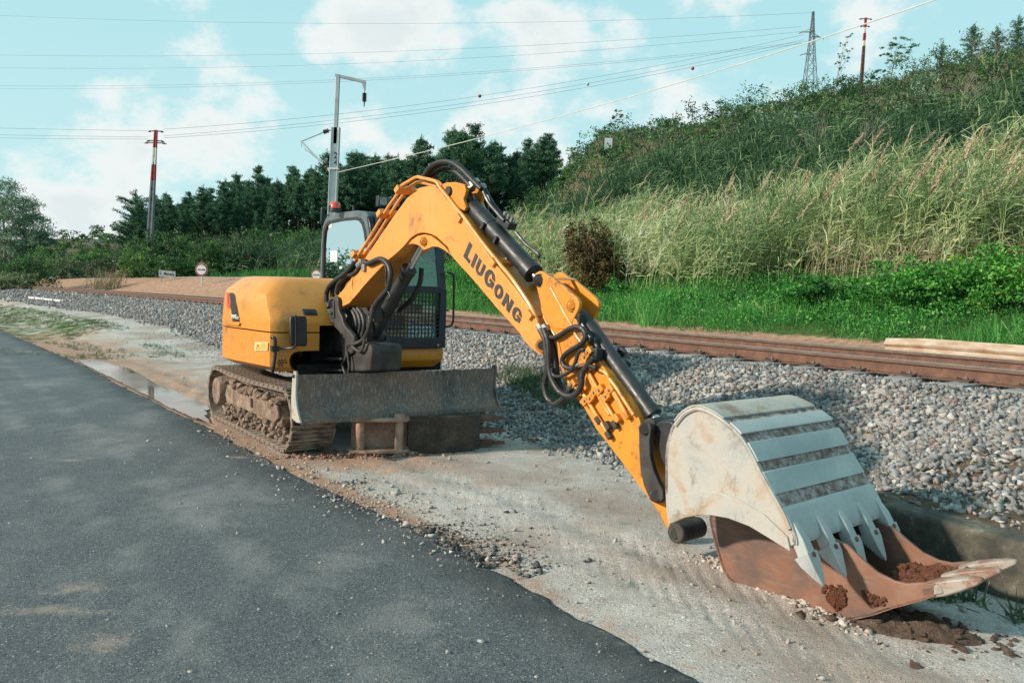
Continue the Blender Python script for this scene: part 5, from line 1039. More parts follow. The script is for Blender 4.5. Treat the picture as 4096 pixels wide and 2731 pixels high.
# ------------------------------------------------------------------ loose rusty bucket lying under the attached one
def rusty_bucket():
    D0, Wd = 4.04, .56; base = B(r3(1000, 1230), D0 + Wd / 2); root = thing('loose_bucket', (base[0], base[1], 0), 'rust brown digging bucket lying on its back on the sand under the pale bucket', 'excavator bucket')
    out = [r3(*p) for p in ((1700, 1158), (1640, 1180), (1500, 1218), (1400, 1252), (1270, 1276), (1180, 1267), (1040, 1240), (900, 1192), (790, 1134), (720, 1074), (690, 1022), (665, 940), (642, 850), (632, 780), (680, 735), (780, 715))]
    rim = [r3(*p) for p in ((880, 760), (1000, 800), (1140, 850), (1280, 918), (1350, 985), (1420, 1045), (1500, 1086), (1560, 1100), (1640, 1094), (1695, 1100))]
    for D in (D0, D0 + Wd - .025): b = MB(); b.prism([B(p, D0) + BN * (D - D0) for p in out + rim], BN * .025); b.build('side_plate', M_rbucket, root, .006)
    sp_ = smooth_path([B(p, D0) for p in out], 6); cen_ = np.mean(sp_, 0); inn_ = [p + (cen_ - p) / np.linalg.norm(cen_ - p) * .025 for p in sp_]
    b = MB(); b.prism([p + (cen_ - p) * .005 for p in sp_] + inn_[::-1], BN * Wd); b.build('shell', M_rbucket, root, 0, 40)
    d_ = B(r3(1835, 1106), D0) - B(r3(1670, 1135), D0); d_ /= np.linalg.norm(d_); t_ = np.cross(d_, BN); t_ /= np.linalg.norm(t_); t_ = t_ if t_[2] > 0 else -t_
    lp = B(r3(1690, 1132), D0); b = MB(); b.box(lp + BN * Wd / 2 - d_ * .01, d_ * .05, BN * Wd / 2, t_ * .022); b.build('cutting_edge', M_bucket, root, .006)
    for k in range(3):
        w_ = .06 + k * (Wd - .12) / 2; o = lp + BN * w_; b = MB()
        b.loft([[o + d_ * x + BN * (s * ww) + t_ * (q * hh + .01 * x) for s, q in ((-1, -1), (-.4, -1.2), (.4, -1.2), (1, -1), (1, 1), (.4, 1.25), (-.4, 1.25), (-1, 1))] for x, ww, hh in ((-.06, .05, .030), (.03, .055, .034), (.11, .046, .027), (.175, .034, .018), (.215, .018, .008))]); b.build('tooth', M_rtooth, root, .006)
    for D in (D0 + .14, D0 + Wd - .17):
        b = MB(); b.prism([B(r3(*p), D0) + BN * (D - D0) for p in ((660, 800), (690, 700), (740, 650), (800, 660), (830, 730), (800, 780))], BN * .03); b.build('mounting_ear', M_rbucket, root, .006)
    # red clay: a heap inside, and what has stuck on the flank
    def clods(name, pts, D, size, n, par, sq=.45):
        b = MB(); P_ = np.array(pts, float)
        for k in range(n):
            w = RNG.dirichlet(np.ones(len(P_)) * .8); q = w @ P_; dd = D + random.uniform(-.01, .012) if isinstance(D, float) else random.uniform(*D); c = B(r3(*q), dd); s = random.uniform(.4, 1) * size; b.ball(c, s, 1, .32)
        o = b.build(name, M_clay, par, 0, 0); o['kind'] = 'stuff'; return o
    clods('stuck_clay', ((1130, 1110), (1200, 1090), (1290, 1100), (1300, 1180), (1260, 1240), (1230, 1235), (1180, 1190)), D0 - .0, .016, 260, root); clods('stuck_clay', ((1340, 1120), (1400, 1150), (1480, 1180), (1430, 1215), (1370, 1190)), D0, .014, 150, root)
    b = MB()
    for k in range(520):
        f = random.random(); q = np.array([1380, 1130]) * (1 - f) + np.array([1690, 1122]) * f; dd = random.uniform(D0 + .05, D0 + Wd - .05); c = B(r3(*q), D0) + BN * (dd - D0); c[2] += -.03 + random.uniform(-.01, .02) + .055 * math.exp(-((dd - D0 - .38) / .14) ** 2) * (1 - f); b.ball(c, random.uniform(.010, .034), 1, .3)
    o = b.build('clay_heap', M_clay, root, 0, 0); o['kind'] = 'stuff'
M_rtooth = mat('worn_tooth', build=lambda g: (g.col(g.mix(g.map(g.noise(9, 6, .7), .42, .58), (.33, .28, .24), (.22, .11, .075))), g.rgh(.42), g.bump(g.noise(20, 4), .2, .01)))
rusty_bucket()

def clod_field(name, label, mats, spots, flat=.7, hi=True):
    P_, S_ = [], []
    for (cx, cy, sx, sy, rot, n, s0, s1, hgt) in spots:
        a = RNG.normal(size=(n, 2)) * [sx, sy]; c, s = math.cos(rot), math.sin(rot); x = cx + a[:, 0] * c - a[:, 1] * s; y = cy + a[:, 0] * s + a[:, 1] * c
        q = np.exp(-(a[:, 0] / sx) ** 2 / 2 - (a[:, 1] / sy) ** 2 / 2); z = height(x, y) + q * hgt * RNG.random(n); P_.append(np.stack([x, y, z], 1)); S_.append(RNG.uniform(s0, s1, n) * RNG.choice([.5, .8, 1.3], n))
    P_ = np.vstack(P_); S_ = np.concatenate(S_); o = scatter_stones(name, P_, S_, mats, np.full(len(P_), hi), flat); return tag(o, label, 'soil', kind='stuff')
gq = lambda x, y: gz(*zb(x, y)); g3 = lambda x, y: gz(*r3(x, y))
a_, b_ = g3(620, 1000), g3(1300, 1300); sp0 = []
for f in np.linspace(0, 1, 12): p = a_ + (b_ - a_) * f; sp0.append((p[0], p[1], .07, .03, math.atan2(b_[1] - a_[1], b_[0] - a_[0]), 46, .006, .028, .02))
M_sandc = mat('sand_crumb', build=lambda g: stone_mat(g, [(0, (.36, .30, .25)), (.5, (.47, .41, .36)), (1, (.56, .51, .46))]))
clod_field('sand_crumbs', 'pale sandy crumbs pushed up along the rusty bucket', M_sandc, sp0)
p = g3(1530, 1295); q = g3(1650, 1290)
M_damp = mat('damp_clay', build=lambda g: (g.col(g.ramp(g.math('ADD', g.math('MULTIPLY', g.noise(9, 6, .7), .7), g.math('MULTIPLY', g.noise(40, 4, .7), .3)), [(.3, (.045, .03, .022)), (.5, (.115, .072, .05)), (.68, (.21, .145, .11))])), g.rgh(.8), g.bump(g.math('ADD', g.noise(9, 6, .7), g.math('MULTIPLY', g.noise(22, 5, .7, dist=1.5), 1.2)), 1.0, .03)))
def damp_slab():
    n = 46; V = []; F = []
    for i in range(n + 1):
        for j in range(n + 1):
            a, b2 = i / n * 2 - 1, j / n * 2 - 1; rad = math.hypot(a, b2); th_ = math.atan2(b2, a); edge = 1 - .25 * float(vnoise(np.array([th_ * 1.5 + 9]), np.array([1.]))[0])
            x = p[0] + (a * .38) * math.cos(-.5) - b2 * .20 * math.sin(-.5); y = p[1] + a * .38 * math.sin(-.5) + b2 * .20 * math.cos(-.5)
            k = max(0, 1 - (rad / edge) ** 2.2); h_ = k * (.035 + .09 * float(fbm(np.array([x * 9]), np.array([y * 9]), 4, 2)[0])) - (.03 if k == 0 else 0); V.append((x, y, H1(x, y) + h_))
    for i in range(n):
        for j in range(n): F.append((i * (n + 1) + j, (i + 1) * (n + 1) + j, (i + 1) * (n + 1) + j + 1, i * (n + 1) + j + 1))
    o = fastmesh('damp_clay_slab', np.array(V), np.array(F), M_damp, smooth=True); tag(o, 'dark cracked slab of damp clay under the lip of the rusty bucket', 'soil', kind='stuff')
damp_slab()
clod_field('damp_clods', 'broken dark clods of damp clay round the slab under the rusty bucket', M_damp, [(p[0], p[1], .26, .13, -.5, 160, .010, .045, .05), (p[0] + .2, p[1] - .12, .25, .10, -.5, 120, .005, .02, .0)], .6)
m0, m1, m2 = gq(1230, 790), gq(1450, 800), gq(820, 800)
M_clod = mat('red_clod', build=lambda g: stone_mat(g, [(0, (.14, .05, .03)), (.45, (.26, .10, .06)), (.8, (.33, .19, .13)), (1, (.38, .28, .22))]))
clod_field('red_clods', 'crumbled red clay dropped in front of the tracks under the blade', M_clod, [(m0[0], m0[1], .30, .10, .3, 260, .008, .035, .05), (m1[0], m1[1], .22, .09, .3, 160, .008, .03, .03), (m2[0] + .3, m2[1], .35, .08, .25, 200, .008, .03, .04), (gq(1330, 720)[0], gq(1330, 720)[1], .12, .05, .2, 120, .008, .028, .05), (gq(2000, 690)[0], gq(2000, 690)[1], .25, .10, .2, 90, .006, .02, .01)], .75)

# ------------------------------------------------------------------ narrow bucket lying on its side under the blade
M_earrust = mat('dusty_rust', build=lambda g: (g.col(g.ramp(g.math('ADD', g.math('MULTIPLY', g.noise(7, 6, .7), .7), g.math('MULTIPLY', g.noise(40, 4, .7), .3)), [(.32, (.13, .07, .05)), (.5, (.34, .215, .16)), (.7, (.50, .38, .31))])), g.rgh(.9), g.bump(g.noise(30, 5, .7), .5, .012)))
def trench_bucket():
    o = gq(1560, 790); ax = np.array([.985, .17, 0]); ay = np.array([-.17, .985, 0]); W_ = .36
    root = thing('trench_bucket', (o[0], o[1], 0), 'narrow mud caked trenching bucket lying on its side under the dozer blade', 'excavator bucket')
    q = lambda a, c, z: np.array([o[0], o[1], 0]) + ax * a + ay * c + EZ * z
    for z in (.025, W_ - .02):
        b = MB(); b.prism([q(a, c, z) for a, c in ((-.62, -.02), (-.60, -.09), (-.52, -.12), (-.12, -.12), (-.03, -.09), (-.02, .0), (-.02, .26), (-.10, .30), (-.56, .18))], EZ * .035); b.build('ear_plate', M_earrust, root, .01)
    for a in (-.50, -.12): b = MB(); b.rod(q(a, -.06, .0), q(a, -.06, W_ + .05), [(0, .055), (.10, .055), (.10, .042), (.88, .042), (.88, .058), (1, .055)], 20); b.build('ear_pin', M_earrust, root, .004)
    b = MB(); b.box(q(-.31, .12, W_ / 2 + .01), ax * .28, ay * .015, EZ * (W_ / 2 - .04)); b.build('back_plate', M_earrust, root, .01)
    for z in (.0, W_ - .01):
        b = MB(); b.prism([q(a, c, z) for a, c in ((-.02, .02), (.30, .05), (.62, .10), (.72, .22), (.74, .40), (.62, .62), (.36, .74), (.10, .66), (-.02, .46))], EZ * .022); b.build('side_plate', M_shadeb, root, .006)
    pth = [q(a, c, 0) for a, c in ((-.02, .02), (.30, .05), (.62, .10), (.72, .22), (.74, .40))]; b = MB(); b.prism(pth + [p_ - ay * .02 - ax * .012 for p_ in pth[::-1]], EZ * W_); b.build('shell', M_shadeb, root, .004)
    for z in (.06, .19, .32):
        b = MB(); b.loft([[q(a, .32 + s * w_, z + t_) for s, t_ in ((-1, -.028), (1, -.028), (1, .028), (-1, .028))] for a, w_ in ((.70, .045), (.80, .05), (.86, .048))]); 
        for s in (-1, 1): b.loft([[q(a, .32 + s * w0 + e * w_, z + t_ * k) for e, t_ in ((-1, -.02), (1, -.02), (1, .02), (-1, .02))] for a, w0, w_, k in ((.84, .024, .022, 1.2), (.93, .034, .014, .8), (1.0, .045, .006, .4))])
        b.build('tooth', M_rust, root, .004)
M_shadeb = mat('shaded_muddy_steel', build=lambda g: (g.col(g.ramp(g.math('ADD', g.math('MULTIPLY', g.noise(5, 6, .7), .7), g.math('MULTIPLY', g.noise(40, 4, .7), .3)), [(.3, (.02, .016, .013)), (.5, (.06, .042, .032)), (.72, (.15, .115, .09))])), g.rgh(.9), g.bump(g.noise(30, 5, .7), .5, .012)))  # muddy steel with the shadow under the blade darkened into its colour
trench_bucket()

# ------------------------------------------------------------------ hi-vis vest hung behind the cab window
def vest():
    p = M(-.30, -.18, 1.98); root = thing('hi_vis_vest', p, 'fluorescent green safety vest hanging behind the side window of the cab', 'vest')
    m = simple('hi_vis_fabric', (.18, .85, .10), .7, 0, .15, 12); m2 = simple('reflective_tape', (.55, .58, .58), .4, .2, .1)
    b = MB(); rows = []
    for z, w_ in ((.06, .05), (.03, .16), (-.05, .19), (-.16, .17), (-.30, .18), (-.42, .19)):
        rows.append([p + MU * (w_ * math.cos(t)) + MR * (.07 * math.sin(t) + .015 * math.sin(5 * t + z * 20)) + EZ * z for t in np.linspace(0, 2 * math.pi, 21)[:-1]])
    b.loft(rows); b.build('cloth', m, root); b = MB(); b.loft([[p + MU * ((w_ + .006) * math.cos(t)) + MR * (.078 * math.sin(t) + .015 * math.sin(5 * t + z * 20)) + EZ * z for t in np.linspace(0, 2 * math.pi, 21)[:-1]] for z, w_ in ((-.24, .176), (-.29, .18))], cap=False); b.build('reflective_band', m2, root)
vest()

# ------------------------------------------------------------------ concrete kerb wall, guard rail length, plank
def lichen_conc(g):
    n = g.noise(4, 6, .7); f = g.noise(50, 4, .7); c = g.ramp(n, [(.3, (.02, .02, .017)), (.46, (.050, .047, .038)), (.6, (.10, .09, .07)), (.75, (.19, .18, .15))]); sp2 = g.map(g.noise(16, 5, .75), .60, .68); c = g.mix(g.math('MULTIPLY', sp2, .5), c, (.28, .27, .24)); g.col(c); g.rgh(.9); g.bump(g.math('ADD', n, f), .6, .015)
M_lconc = mat('weathered_concrete', build=lichen_conc)
def kerb_wall():
    a, b_ = np.array([2.42, 5.22]), np.array([3.95, 2.72]); d_ = (b_ - a) / np.linalg.norm(b_ - a); n_ = np.array([-d_[1], d_[0]]); n_ = n_ if n_[0] > 0 else -n_; rings = []
    for k in range(25):
        p = a + (b_ - a) * k / 24; w_ = .012 * vnoise(np.array([k * .9]), np.array([3.]))[0]
        rings.append([np.array([*(p + n_ * (o_ + w_)), z + w_ * .6]) for o_, z in ((-.01, -.05), (0.0, .33), (.02, .352), (.20, .356), (.22, .34), (.22, -.05))])
    b = MB(); b.loft(rings); o = b.build('kerb_wall', M_lconc, None, .01); tag(o, 'low dark lichen stained concrete wall beside the two buckets', 'wall')
kerb_wall()
def guard_piece():
    m = mat('old_galvanised', build=lambda g: (g.col(g.ramp(g.noise(3, 6, .7, stretch=(1, 1, 3)), [(.3, (.24, .15, .09)), (.5, (.34, .25, .18)), (.68, (.42, .38, .33))])), g.rgh(.6), g.bump(g.noise(30, 4), .2, .01)))
    p0, p1 = tpos(6.2, 5.3), tpos(16.5, 5.0); z0 = H1(*p0[:2]) ; rings = []
    for k in range(41):
        p = p0 + (p1 - p0) * k / 40; tw = .03 * math.sin(k * .5) * (k < 14); z = H1(p[0], p[1]) - .02
        prof_ = [(0.05, .0), (0, .04), (.05, .09), (.055, .12), (.0, .17), (0, .20), (.05, .26), (.06, .30)]; prof_ = prof_ + [(a + .012, c) for a, c in prof_[::-1]]
        rings.append([np.array([p[0] + TN[0] * (a + tw), p[1] + TN[1] * (a + tw), z + c * (1.0 if k > 2 else .86 + .05 * k)]) for a, c in prof_])
    b = MB(); b.loft(rings); o = b.build('guard_rail', m, None, 0, 50); tag(o, 'loose length of corrugated steel guard rail lying beyond the track', 'guard rail')
guard_piece()
b = MB(); p, q = gz(125, 1205, .42), gz(252, 1220, .42); p[2] = H1(p[0], p[1]) + .05; q[2] = H1(q[0], q[1]) + .05; d_ = q - p; b.box((p + q) / 2, d_ / 2, np.cross(d_ / np.linalg.norm(d_), EZ) * .13, EZ * .04); tag(b.build('plank', simple('whitewashed_board', (.55, .57, .58), .8), None, .01), 'pale board lying on the bank at the foot of the ballast', 'plank')

# ------------------------------------------------------------------ poles, signs, wires
M_dgalv = simple('dull_pylon_steel', (.10, .12, .135), .6, .3, .15, 3); M_galv = simple('galvanised_steel', (.30, .335, .36), .55, .3, .15, 3); M_galvl = simple('bright_galvanised', (.52, .56, .57), .5, .2, .1, 3); M_insu = simple('brown_insulator', (.045, .028, .026), .3); M_red = simple('signal_red', (.30, .018, .028), .5, 0, .12, 5); M_wht = simple('painted_white', (.62, .63, .62), .5, 0, .1, 5)
M_conc = simple('pole_concrete', (.17, .185, .195), .85, 0, .2, 2, .2); M_wire = simple('wire', (.10, .11, .12), .5, .3, .1); M_rope = simple('pale_cable', (.50, .50, .48), .6, 0, .1)
zp = zm(1000, 200, .4464)
def mast():
    Y = 30.0; Q = lambda x, y, dy=0: aty(x, y, Y + dy); base = Q(1316, 1010); base[2] = H1(base[0], base[1]) - .1; top = Q(*zp(770, 695)); tt = Q(*zp(790, 222))
    root = thing('catenary_mast', base, 'grey steel railway mast numbered 24 rising behind the cab with a bent top arm', 'mast')
    d_ = (top - base) / np.linalg.norm(top - base); s_ = np.array([1, 0, 0.]); f_ = np.array([0, 1., 0])
    b = MB(); L_ = np.linalg.norm(top - base); c = (top + base) / 2
    b.box(c - s_ * .135, d_ * L_ / 2, f_ * .14, s_ * .012); b.box(c + s_ * .135, d_ * L_ / 2, f_ * .14, s_ * .012); b.box(c - f_ * .05, d_ * (L_ / 2 - .005), s_ * .122, f_ * .01); b.build('column', M_galvl, root)
    b = MB(); b.box((top + tt) / 2 - d_ * .3, (tt - top) / 2 + d_ * .3, s_ * .07, f_ * .06); b.build('top_post', M_galv, root, .01)
    e0, e1 = Q(*zp(765, 228)), Q(*zp(1036, 290)); b = MB(); b.box((e0 + e1) / 2, (e1 - e0) / 2, f_ * .05, np.array([0, 0, .05])); b.prism([Q(*zp(1000, 292), -.04), Q(*zp(1036, 292), -.04), Q(*zp(1032, 362), -.04), Q(*zp(1024, 362), -.04)], f_ * .08); b.build('top_arm', M_galv, root)
    i0, i1 = Q(*zp(1027, 362)), Q(*zp(1023, 512)); pr_ = [(0, .015), (.15, .02)]
    for k in range(7): x = .18 + k * .075; pr_ += [(x, .03), (x + .01, .085), (x + .035, .08), (x + .045, .03)]
    b = MB(); b.rod(i0, i1, pr_ + [(.75, .025), (1, .012)], 12); b.build('insulator', M_insu, root)
    def ins(p0_, p1_): b = MB(); b.rod(Q(*zp(*p0_)), Q(*zp(*p1_)), [(0, .03), (.1, .08), (.3, .085), (.35, .06), (.5, .085), (.55, .06), (.75, .085), (.95, .07), (1, .03)], 12); b.build('insulator', M_insu, root)
    ins((655, 738), (706, 722)); ins((655, 1020), (692, 1058))
    b = MB(); b.cyl(Q(*zp(700, 722)), Q(*zp(742, 720)), .03, 8); b.build('bracket_tube', M_galv, root); b = MB(); b.cyl(Q(*zp(660, 738)), Q(*zp(455, 822)), .022, 8); b.build('bracket_tube', M_galv, root)
    b = MB(); b.cyl(Q(*zp(460, 822)), Q(*zp(660, 1030)), .032, 8); b.build('bracket_tube', M_galvl, root); b = MB(); b.cyl(Q(*zp(685, 1050)), Q(*zp(722, 1095)), .035, 8); b.build('bracket_tube', M_galvl, root)
    b = MB(); b.tube([Q(*zp(*p_)) for p_ in ((490, 880), (500, 900), (530, 915), (600, 975))], .014, 6); b.build('steady_arm', M_galv, root); b = MB(); b.tube([Q(*zp(*p_)) for p_ in ((460, 825), (458, 850), (465, 872))], .014, 6); b.build('hook', M_galv, root)
    b = MB(); c = Q(*zp(755, 1068)); b.box(c, s_ * .18, f_ * .16, EZ * .03); b.build('cable_clamp', M_galvl, root)
    for ch, y0 in (('2', 968), ('4', 1032)): 
        p0_ = Q(*zp(747, y0), -.18) ; p0_[1] = c[1] - .075; put_text('number', ch, M_label, p0_, s_ * .13, EZ * .23 + d_ * 0, root, .02)
    return Q(*zp(785, 1074))
mast_pt = mast()
def wire(name, label, pts, r_, m, group=None, cat='wire', sag=None):
    b = MB(); b.tube(pts, r_, 5); o = b.build(name, m, None, 0, 0); tag(o, label, cat, group); return o
def img_wire(pix, Y0, Y1, r_, m, label, group=None, name='power_line', n=16, ext=0):
    xs = np.array([p[0] for p in pix], float); ys = np.array([p[1] for p in pix], float); cf = np.polyfit(xs, ys, min(2, len(xs) - 1)); X = np.linspace(xs[0], xs[-1], n); iy = 1 / Y0 + (1 / Y1 - 1 / Y0) * (X - X[0]) / (X[-1] - X[0])
    return wire(name, label, [aty(x, float(np.polyval(cf, x)), 1 / k) for x, k in zip(X, iy)], r_, m, group)
img_wire(((1350, 682), (1741, 609), (2142, 493), (2717, 331), (3222, 169), (3744, 0), (3990, -85)), 29.9, 11.0, .011, M_rope, 'thick pale cable running from the numbered mast up to the right', name='catenary_cable')
# concrete pylon with red and white bands
def band_pole(Y, top, bot, w0, w1, bands, label, arms, depth=None):
    t = aty(*top, Y); bt = aty(*bot, Y); bt[2] = min(bt[2], H1(bt[0], bt[1])) - .2; root = thing('power_pole', bt, label, 'power pole'); ax_ = t - bt; s_ = np.array([1, 0, 0.]); f_ = np.array([0, 1., 0]); hh = np.linalg.norm(ax_)
    pix_h = (bot[1] - top[1]) / FPX * Y
    col_of = lambda z: next((m for a, m in bands if z <= a), M_conc); cuts = sorted(set([0, pix_h * 2] + [a for a, m in bands if a < 90]))
    for z0, z1 in zip(cuts, cuts[1:]):
        z1 = min(z1, hh)
        if z1 - z0 < .05: continue
        m = col_of((z0 + z1) / 2); b = MB(); n = max(1, int((z1 - z0) / 1.1))
        for e in (-1, 1):      # two legs and rungs: the openings show the sky
            b.loft([[t - ax_ / hh * z + s_ * (e * wz * .36 + a * wz * .16) + f_ * (c * wz * .45) for a, c in ((-1, -1), (1, -1), (1, 1), (-1, 1))] for z, wz in ((z, w0 + (w1 - w0) * z / hh) for z in (z0, z1))])
        k = z0
        while k < z1 - .05:
            wz = w0 + (w1 - w0) * k / hh; solid = .72 if z0 > .6 and k < hh * .55 else 1.0
            b.box(t - ax_ / hh * (k + min(1.0, z1 - k) * solid / 2), s_ * wz * .30, f_ * wz * .30, ax_ / hh * min(1.0, z1 - k) * solid / 2); k += 1.0
        b.build('pole_section', m, root)
    b = MB()
    for z, ln_ in arms: b.box(t - ax_ / hh * z, s_ * ln_, f_ * .06, EZ * .05)
    b.build('cross_arm', M_conc, root)
    b = MB(); 
    for z, ln_ in arms:
        for e in (-1, 1): 
            c = t - ax_ / hh * z + s_ * e * ln_; b.rod(c, c + s_ * e * ln_ * .9 - EZ * .08, [(0, .03), (.2, .03), (.22, .10), (.35, .04), (.4, .10), (.55, .04), (.6, .10), (.8, .04), (1, .03)], 8)
    b.build('insulator', M_insu, root)
    return root, t, bt
Yp = 82.0
band_pole(Yp, (624, 521), (593, 1010), .27, .62, [(1.75, M_red), (3.4, M_wht), (5.0, M_red), (99, M_conc)], 'tall tapering concrete power pole with red and white bands left of the pines', [(.1, .42), (1.05, .48), (1.25, .60)])
band_pole(96.0, (3463, 72), (3448, 275), .22, .38, [(1.1, M_red), (1.75, M_wht), (2.6, M_red), (3.2, M_wht), (99, M_rust)], 'slender red and white banded pole on the hilltop right of the lattice pylon', [(.12, .4), (.95, .3)])
def pylon():
    Y = 100.0; t = aty(3253, 48, Y); bt = aty(3240, 330, Y); gzv = H1(bt[0], bt[1]); bt[2] = min(bt[2], gzv) ; root = thing('lattice_pylon', bt, 'grey steel lattice pylon with crossarms on the hill crest', 'pylon'); ax_ = t - bt; hh = np.linalg.norm(ax_); u_ = ax_ / hh; s_ = np.array([1, 0, 0.]); f_ = np.array([0, 1., 0])
    wd = lambda f: .09 + (1 - f) ** 1.25 * .82 if f > .0 else .91
    lv = [0, .14, .27, .39, .50, .60, .69, .77, .84, .90, .95, 1.0]; b = MB(); g_ = MB()
    for f0, f1 in zip(lv, lv[1:]):
        w0, w1 = wd(f0), wd(f1); c0, c1 = bt + ax_ * f0, bt + ax_ * f1; cor = [(-1, -1), (1, -1), (1, 1), (-1, 1)]
        for i in range(4):
            j = (i + 1) % 4; p0_ = c0 + s_ * cor[i][0] * w0 + f_ * cor[i][1] * w0; q0_ = c0 + s_ * cor[j][0] * w0 + f_ * cor[j][1] * w0; p1_ = c1 + s_ * cor[i][0] * w1 + f_ * cor[i][1] * w1; q1_ = c1 + s_ * cor[j][0] * w1 + f_ * cor[j][1] * w1
            b.cyl(p0_, p1_, .045, 5); g_.cyl(p0_, q1_, .022, 4); g_.cyl(q0_, p1_, .022, 4); g_.cyl(p1_, q1_, .022, 4)
    b.build('leg_angles', M_dgalv, root, 0, 0); g_.build('bracing', M_dgalv, root, 0, 0); b = MB()
    for f, l_, e in ((.79, 1.15, -1), (.74, 1.0, 1), (.80, .3, 1), (.56, .9, -1)):
        c = bt + ax_ * f
        for q in (-.15, .15): b.cyl(c + f_ * q, c + s_ * e * l_ - EZ * .05, .055, 5); b.cyl(c + EZ * .45 + f_ * q, c + s_ * e * l_ - EZ * .05, .022, 5)
    b.build('cross_arm', M_galv, root, 0, 0); b = MB()
    for f, l_, e in ((.79, 1.15, -1), (.74, 1.0, 1), (.56, .9, -1)): c = bt + ax_ * f + s_ * e * l_ - EZ * .05; b.rod(c, c + s_ * e * .45 - EZ * .2, [(0, .02), (.15, .06), (.3, .03), (.45, .06), (.6, .03), (.8, .06), (1, .02)], 8)
    b.build('insulator', M_insu, root, 0, 0)
pylon()
zu = zm(2000, 0, .8927)
PL = [((((0, 64), (1000, 88), (1700, 96), (2000, 94), (3250, 51))), 'topmost faint power line crossing to the tip of the lattice pylon'), (((0, 222), (1000, 218), (1700, 204), (2000, 190), (3205, 107)), 'upper power line reaching the left crossarm of the lattice pylon'), (((0, 273), (1000, 265), (1700, 244), (2000, 228), (3223, 125)), 'power line just below the upper one towards the lattice pylon'),
      (((0, 345), (1000, 331), (1700, 304), (2000, 282), (3240, 165)), 'upper wire of the close pair passing over the numbered mast'), (((0, 357), (1000, 339), (1700, 312), (2000, 290), (3238, 172)), 'lower wire of the close pair passing over the numbered mast')]
for pts, lb in PL: img_wire(pts, 150, 100, .014, M_wire, lb, 'power lines over the valley')
P3 = [(((655, 518), (1000, 492), (1700, 416), (2000, 372), (3214, 140)), 'highest of three wires running right from the concrete pole'), (((655, 543), (1000, 517), (1700, 435), (2000, 393), (3214, 160)), 'middle of three wires running right from the concrete pole'), (((655, 552), (1000, 528), (1700, 450), (2000, 408), (3205, 172)), 'lowest of three wires running right from the concrete pole, carrying marker balls')]
for pts, lb in P3: img_wire(pts, Yp, 98, .014, M_wire, lb, 'wires of the concrete pole')
for y0, y1, lb in ((513, 524, 'upper wire running left from the concrete pole'), (540, 549, 'middle wire running left from the concrete pole'), (553, 557, 'lower wire running left from the concrete pole')): img_wire(((-60, y0 - 1), (300, (y0 + y1) / 2 + .5), (592, y1)), 92, Yp, .014, M_wire, lb, 'wires of the concrete pole')
for (x, y), m, lb in (((1919, 385), M_red, 'leftmost marker ball, red, on the wire over the pines'), ((2351, 337), M_galvl, 'pale grey marker ball on the wire, between two red ones'), ((2771, 275), M_red, 'red marker ball on the wire nearest the lattice pylon')):
    b = MB(); b.ball(aty(x, y, 99), .20, 3); tag(b.build('marker_ball', m, None), lb, 'marker ball', 'marker balls on the power line')
def round_sign(c_px, rad, Y, post_px, label, tri=False):
    q = ground_hit(*post_px); q = q if q is not None else [0, Y]; k = float(q[1]) / Y; Y = float(q[1]); rad *= k
    c = aty(*c_px, Y); root = thing('road_sign', (c[0], c[1], H1(c[0], c[1])), label, 'road sign', 0, 'no overtaking signs'); f_ = np.array([0, 1., 0]); s_ = np.array([1, 0, 0.])
    def disc(r_, y, m, nm): b = MB(); b.cyl(c + f_ * y, c + f_ * (y + .012), r_, 36); return b.build(nm, m, root)
    disc(rad, 0, M_galvl, 'backing'); disc(rad * .965, -.014, M_red, 'red_ring'); disc(rad * .76, -.028, M_wht, 'white_face')
    def car(x, m):
        b = MB(); k = rad * .30
        b.prism([c + f_ * -.034 + s_ * (x + a * k) + EZ * (z * k) for a, z in ((-1, -.45), (-.72, -.45), (-.72, -.25), (.72, -.25), (.72, -.45), (1, -.45), (1, .12), (.62, .22), (.45, .62), (-.45, .62), (-.62, .22), (-1, .12))], f_ * .004); o = b.build('car_symbol', m, root, 0, 0)
        b = MB(); b.prism([c + f_ * -.039 + s_ * (x + a * k) + EZ * (z * k) for a, z in ((-.45, .24), (.45, .24), (.34, .50), (-.34, .50))], f_ * .003); b.build('car_window', M_wht, o, 0, 0)
    car(-rad * .33, M_red); car(rad * .33, M_label)
    b = MB(); g_ = H1(c[0], c[1]); b.cyl((c[0], c[1] + .05, g_ - .2), (c[0], c[1] + .05, c[2] + rad * .8), .035, 10); b.build('post', M_galvl, root)
    if tri:
        t = c + EZ * (rad * .95) + f_ * .10 - s_ * .06; b = MB(); b.prism([t + s_ * a + EZ * z for a, z in ((-.32, -.40), (.32, -.40), (0, .16))], f_ * .012); b.build('triangle_sign', M_red, root)
        b = MB(); b.prism([t - f_ * .006 + s_ * a + EZ * z for a, z in ((-.22, -.34), (.22, -.34), (0, .05))], f_ * .004); b.build('triangle_face', M_wht, root)
round_sign((806, 1079), .35, 45.0, (801, 1147), 'round red ringed no overtaking sign on a post left of the machine', True)
round_sign((1266, 1100), .35, 52.0, (1266, 1160), 'round no overtaking sign half hidden behind the engine hood')
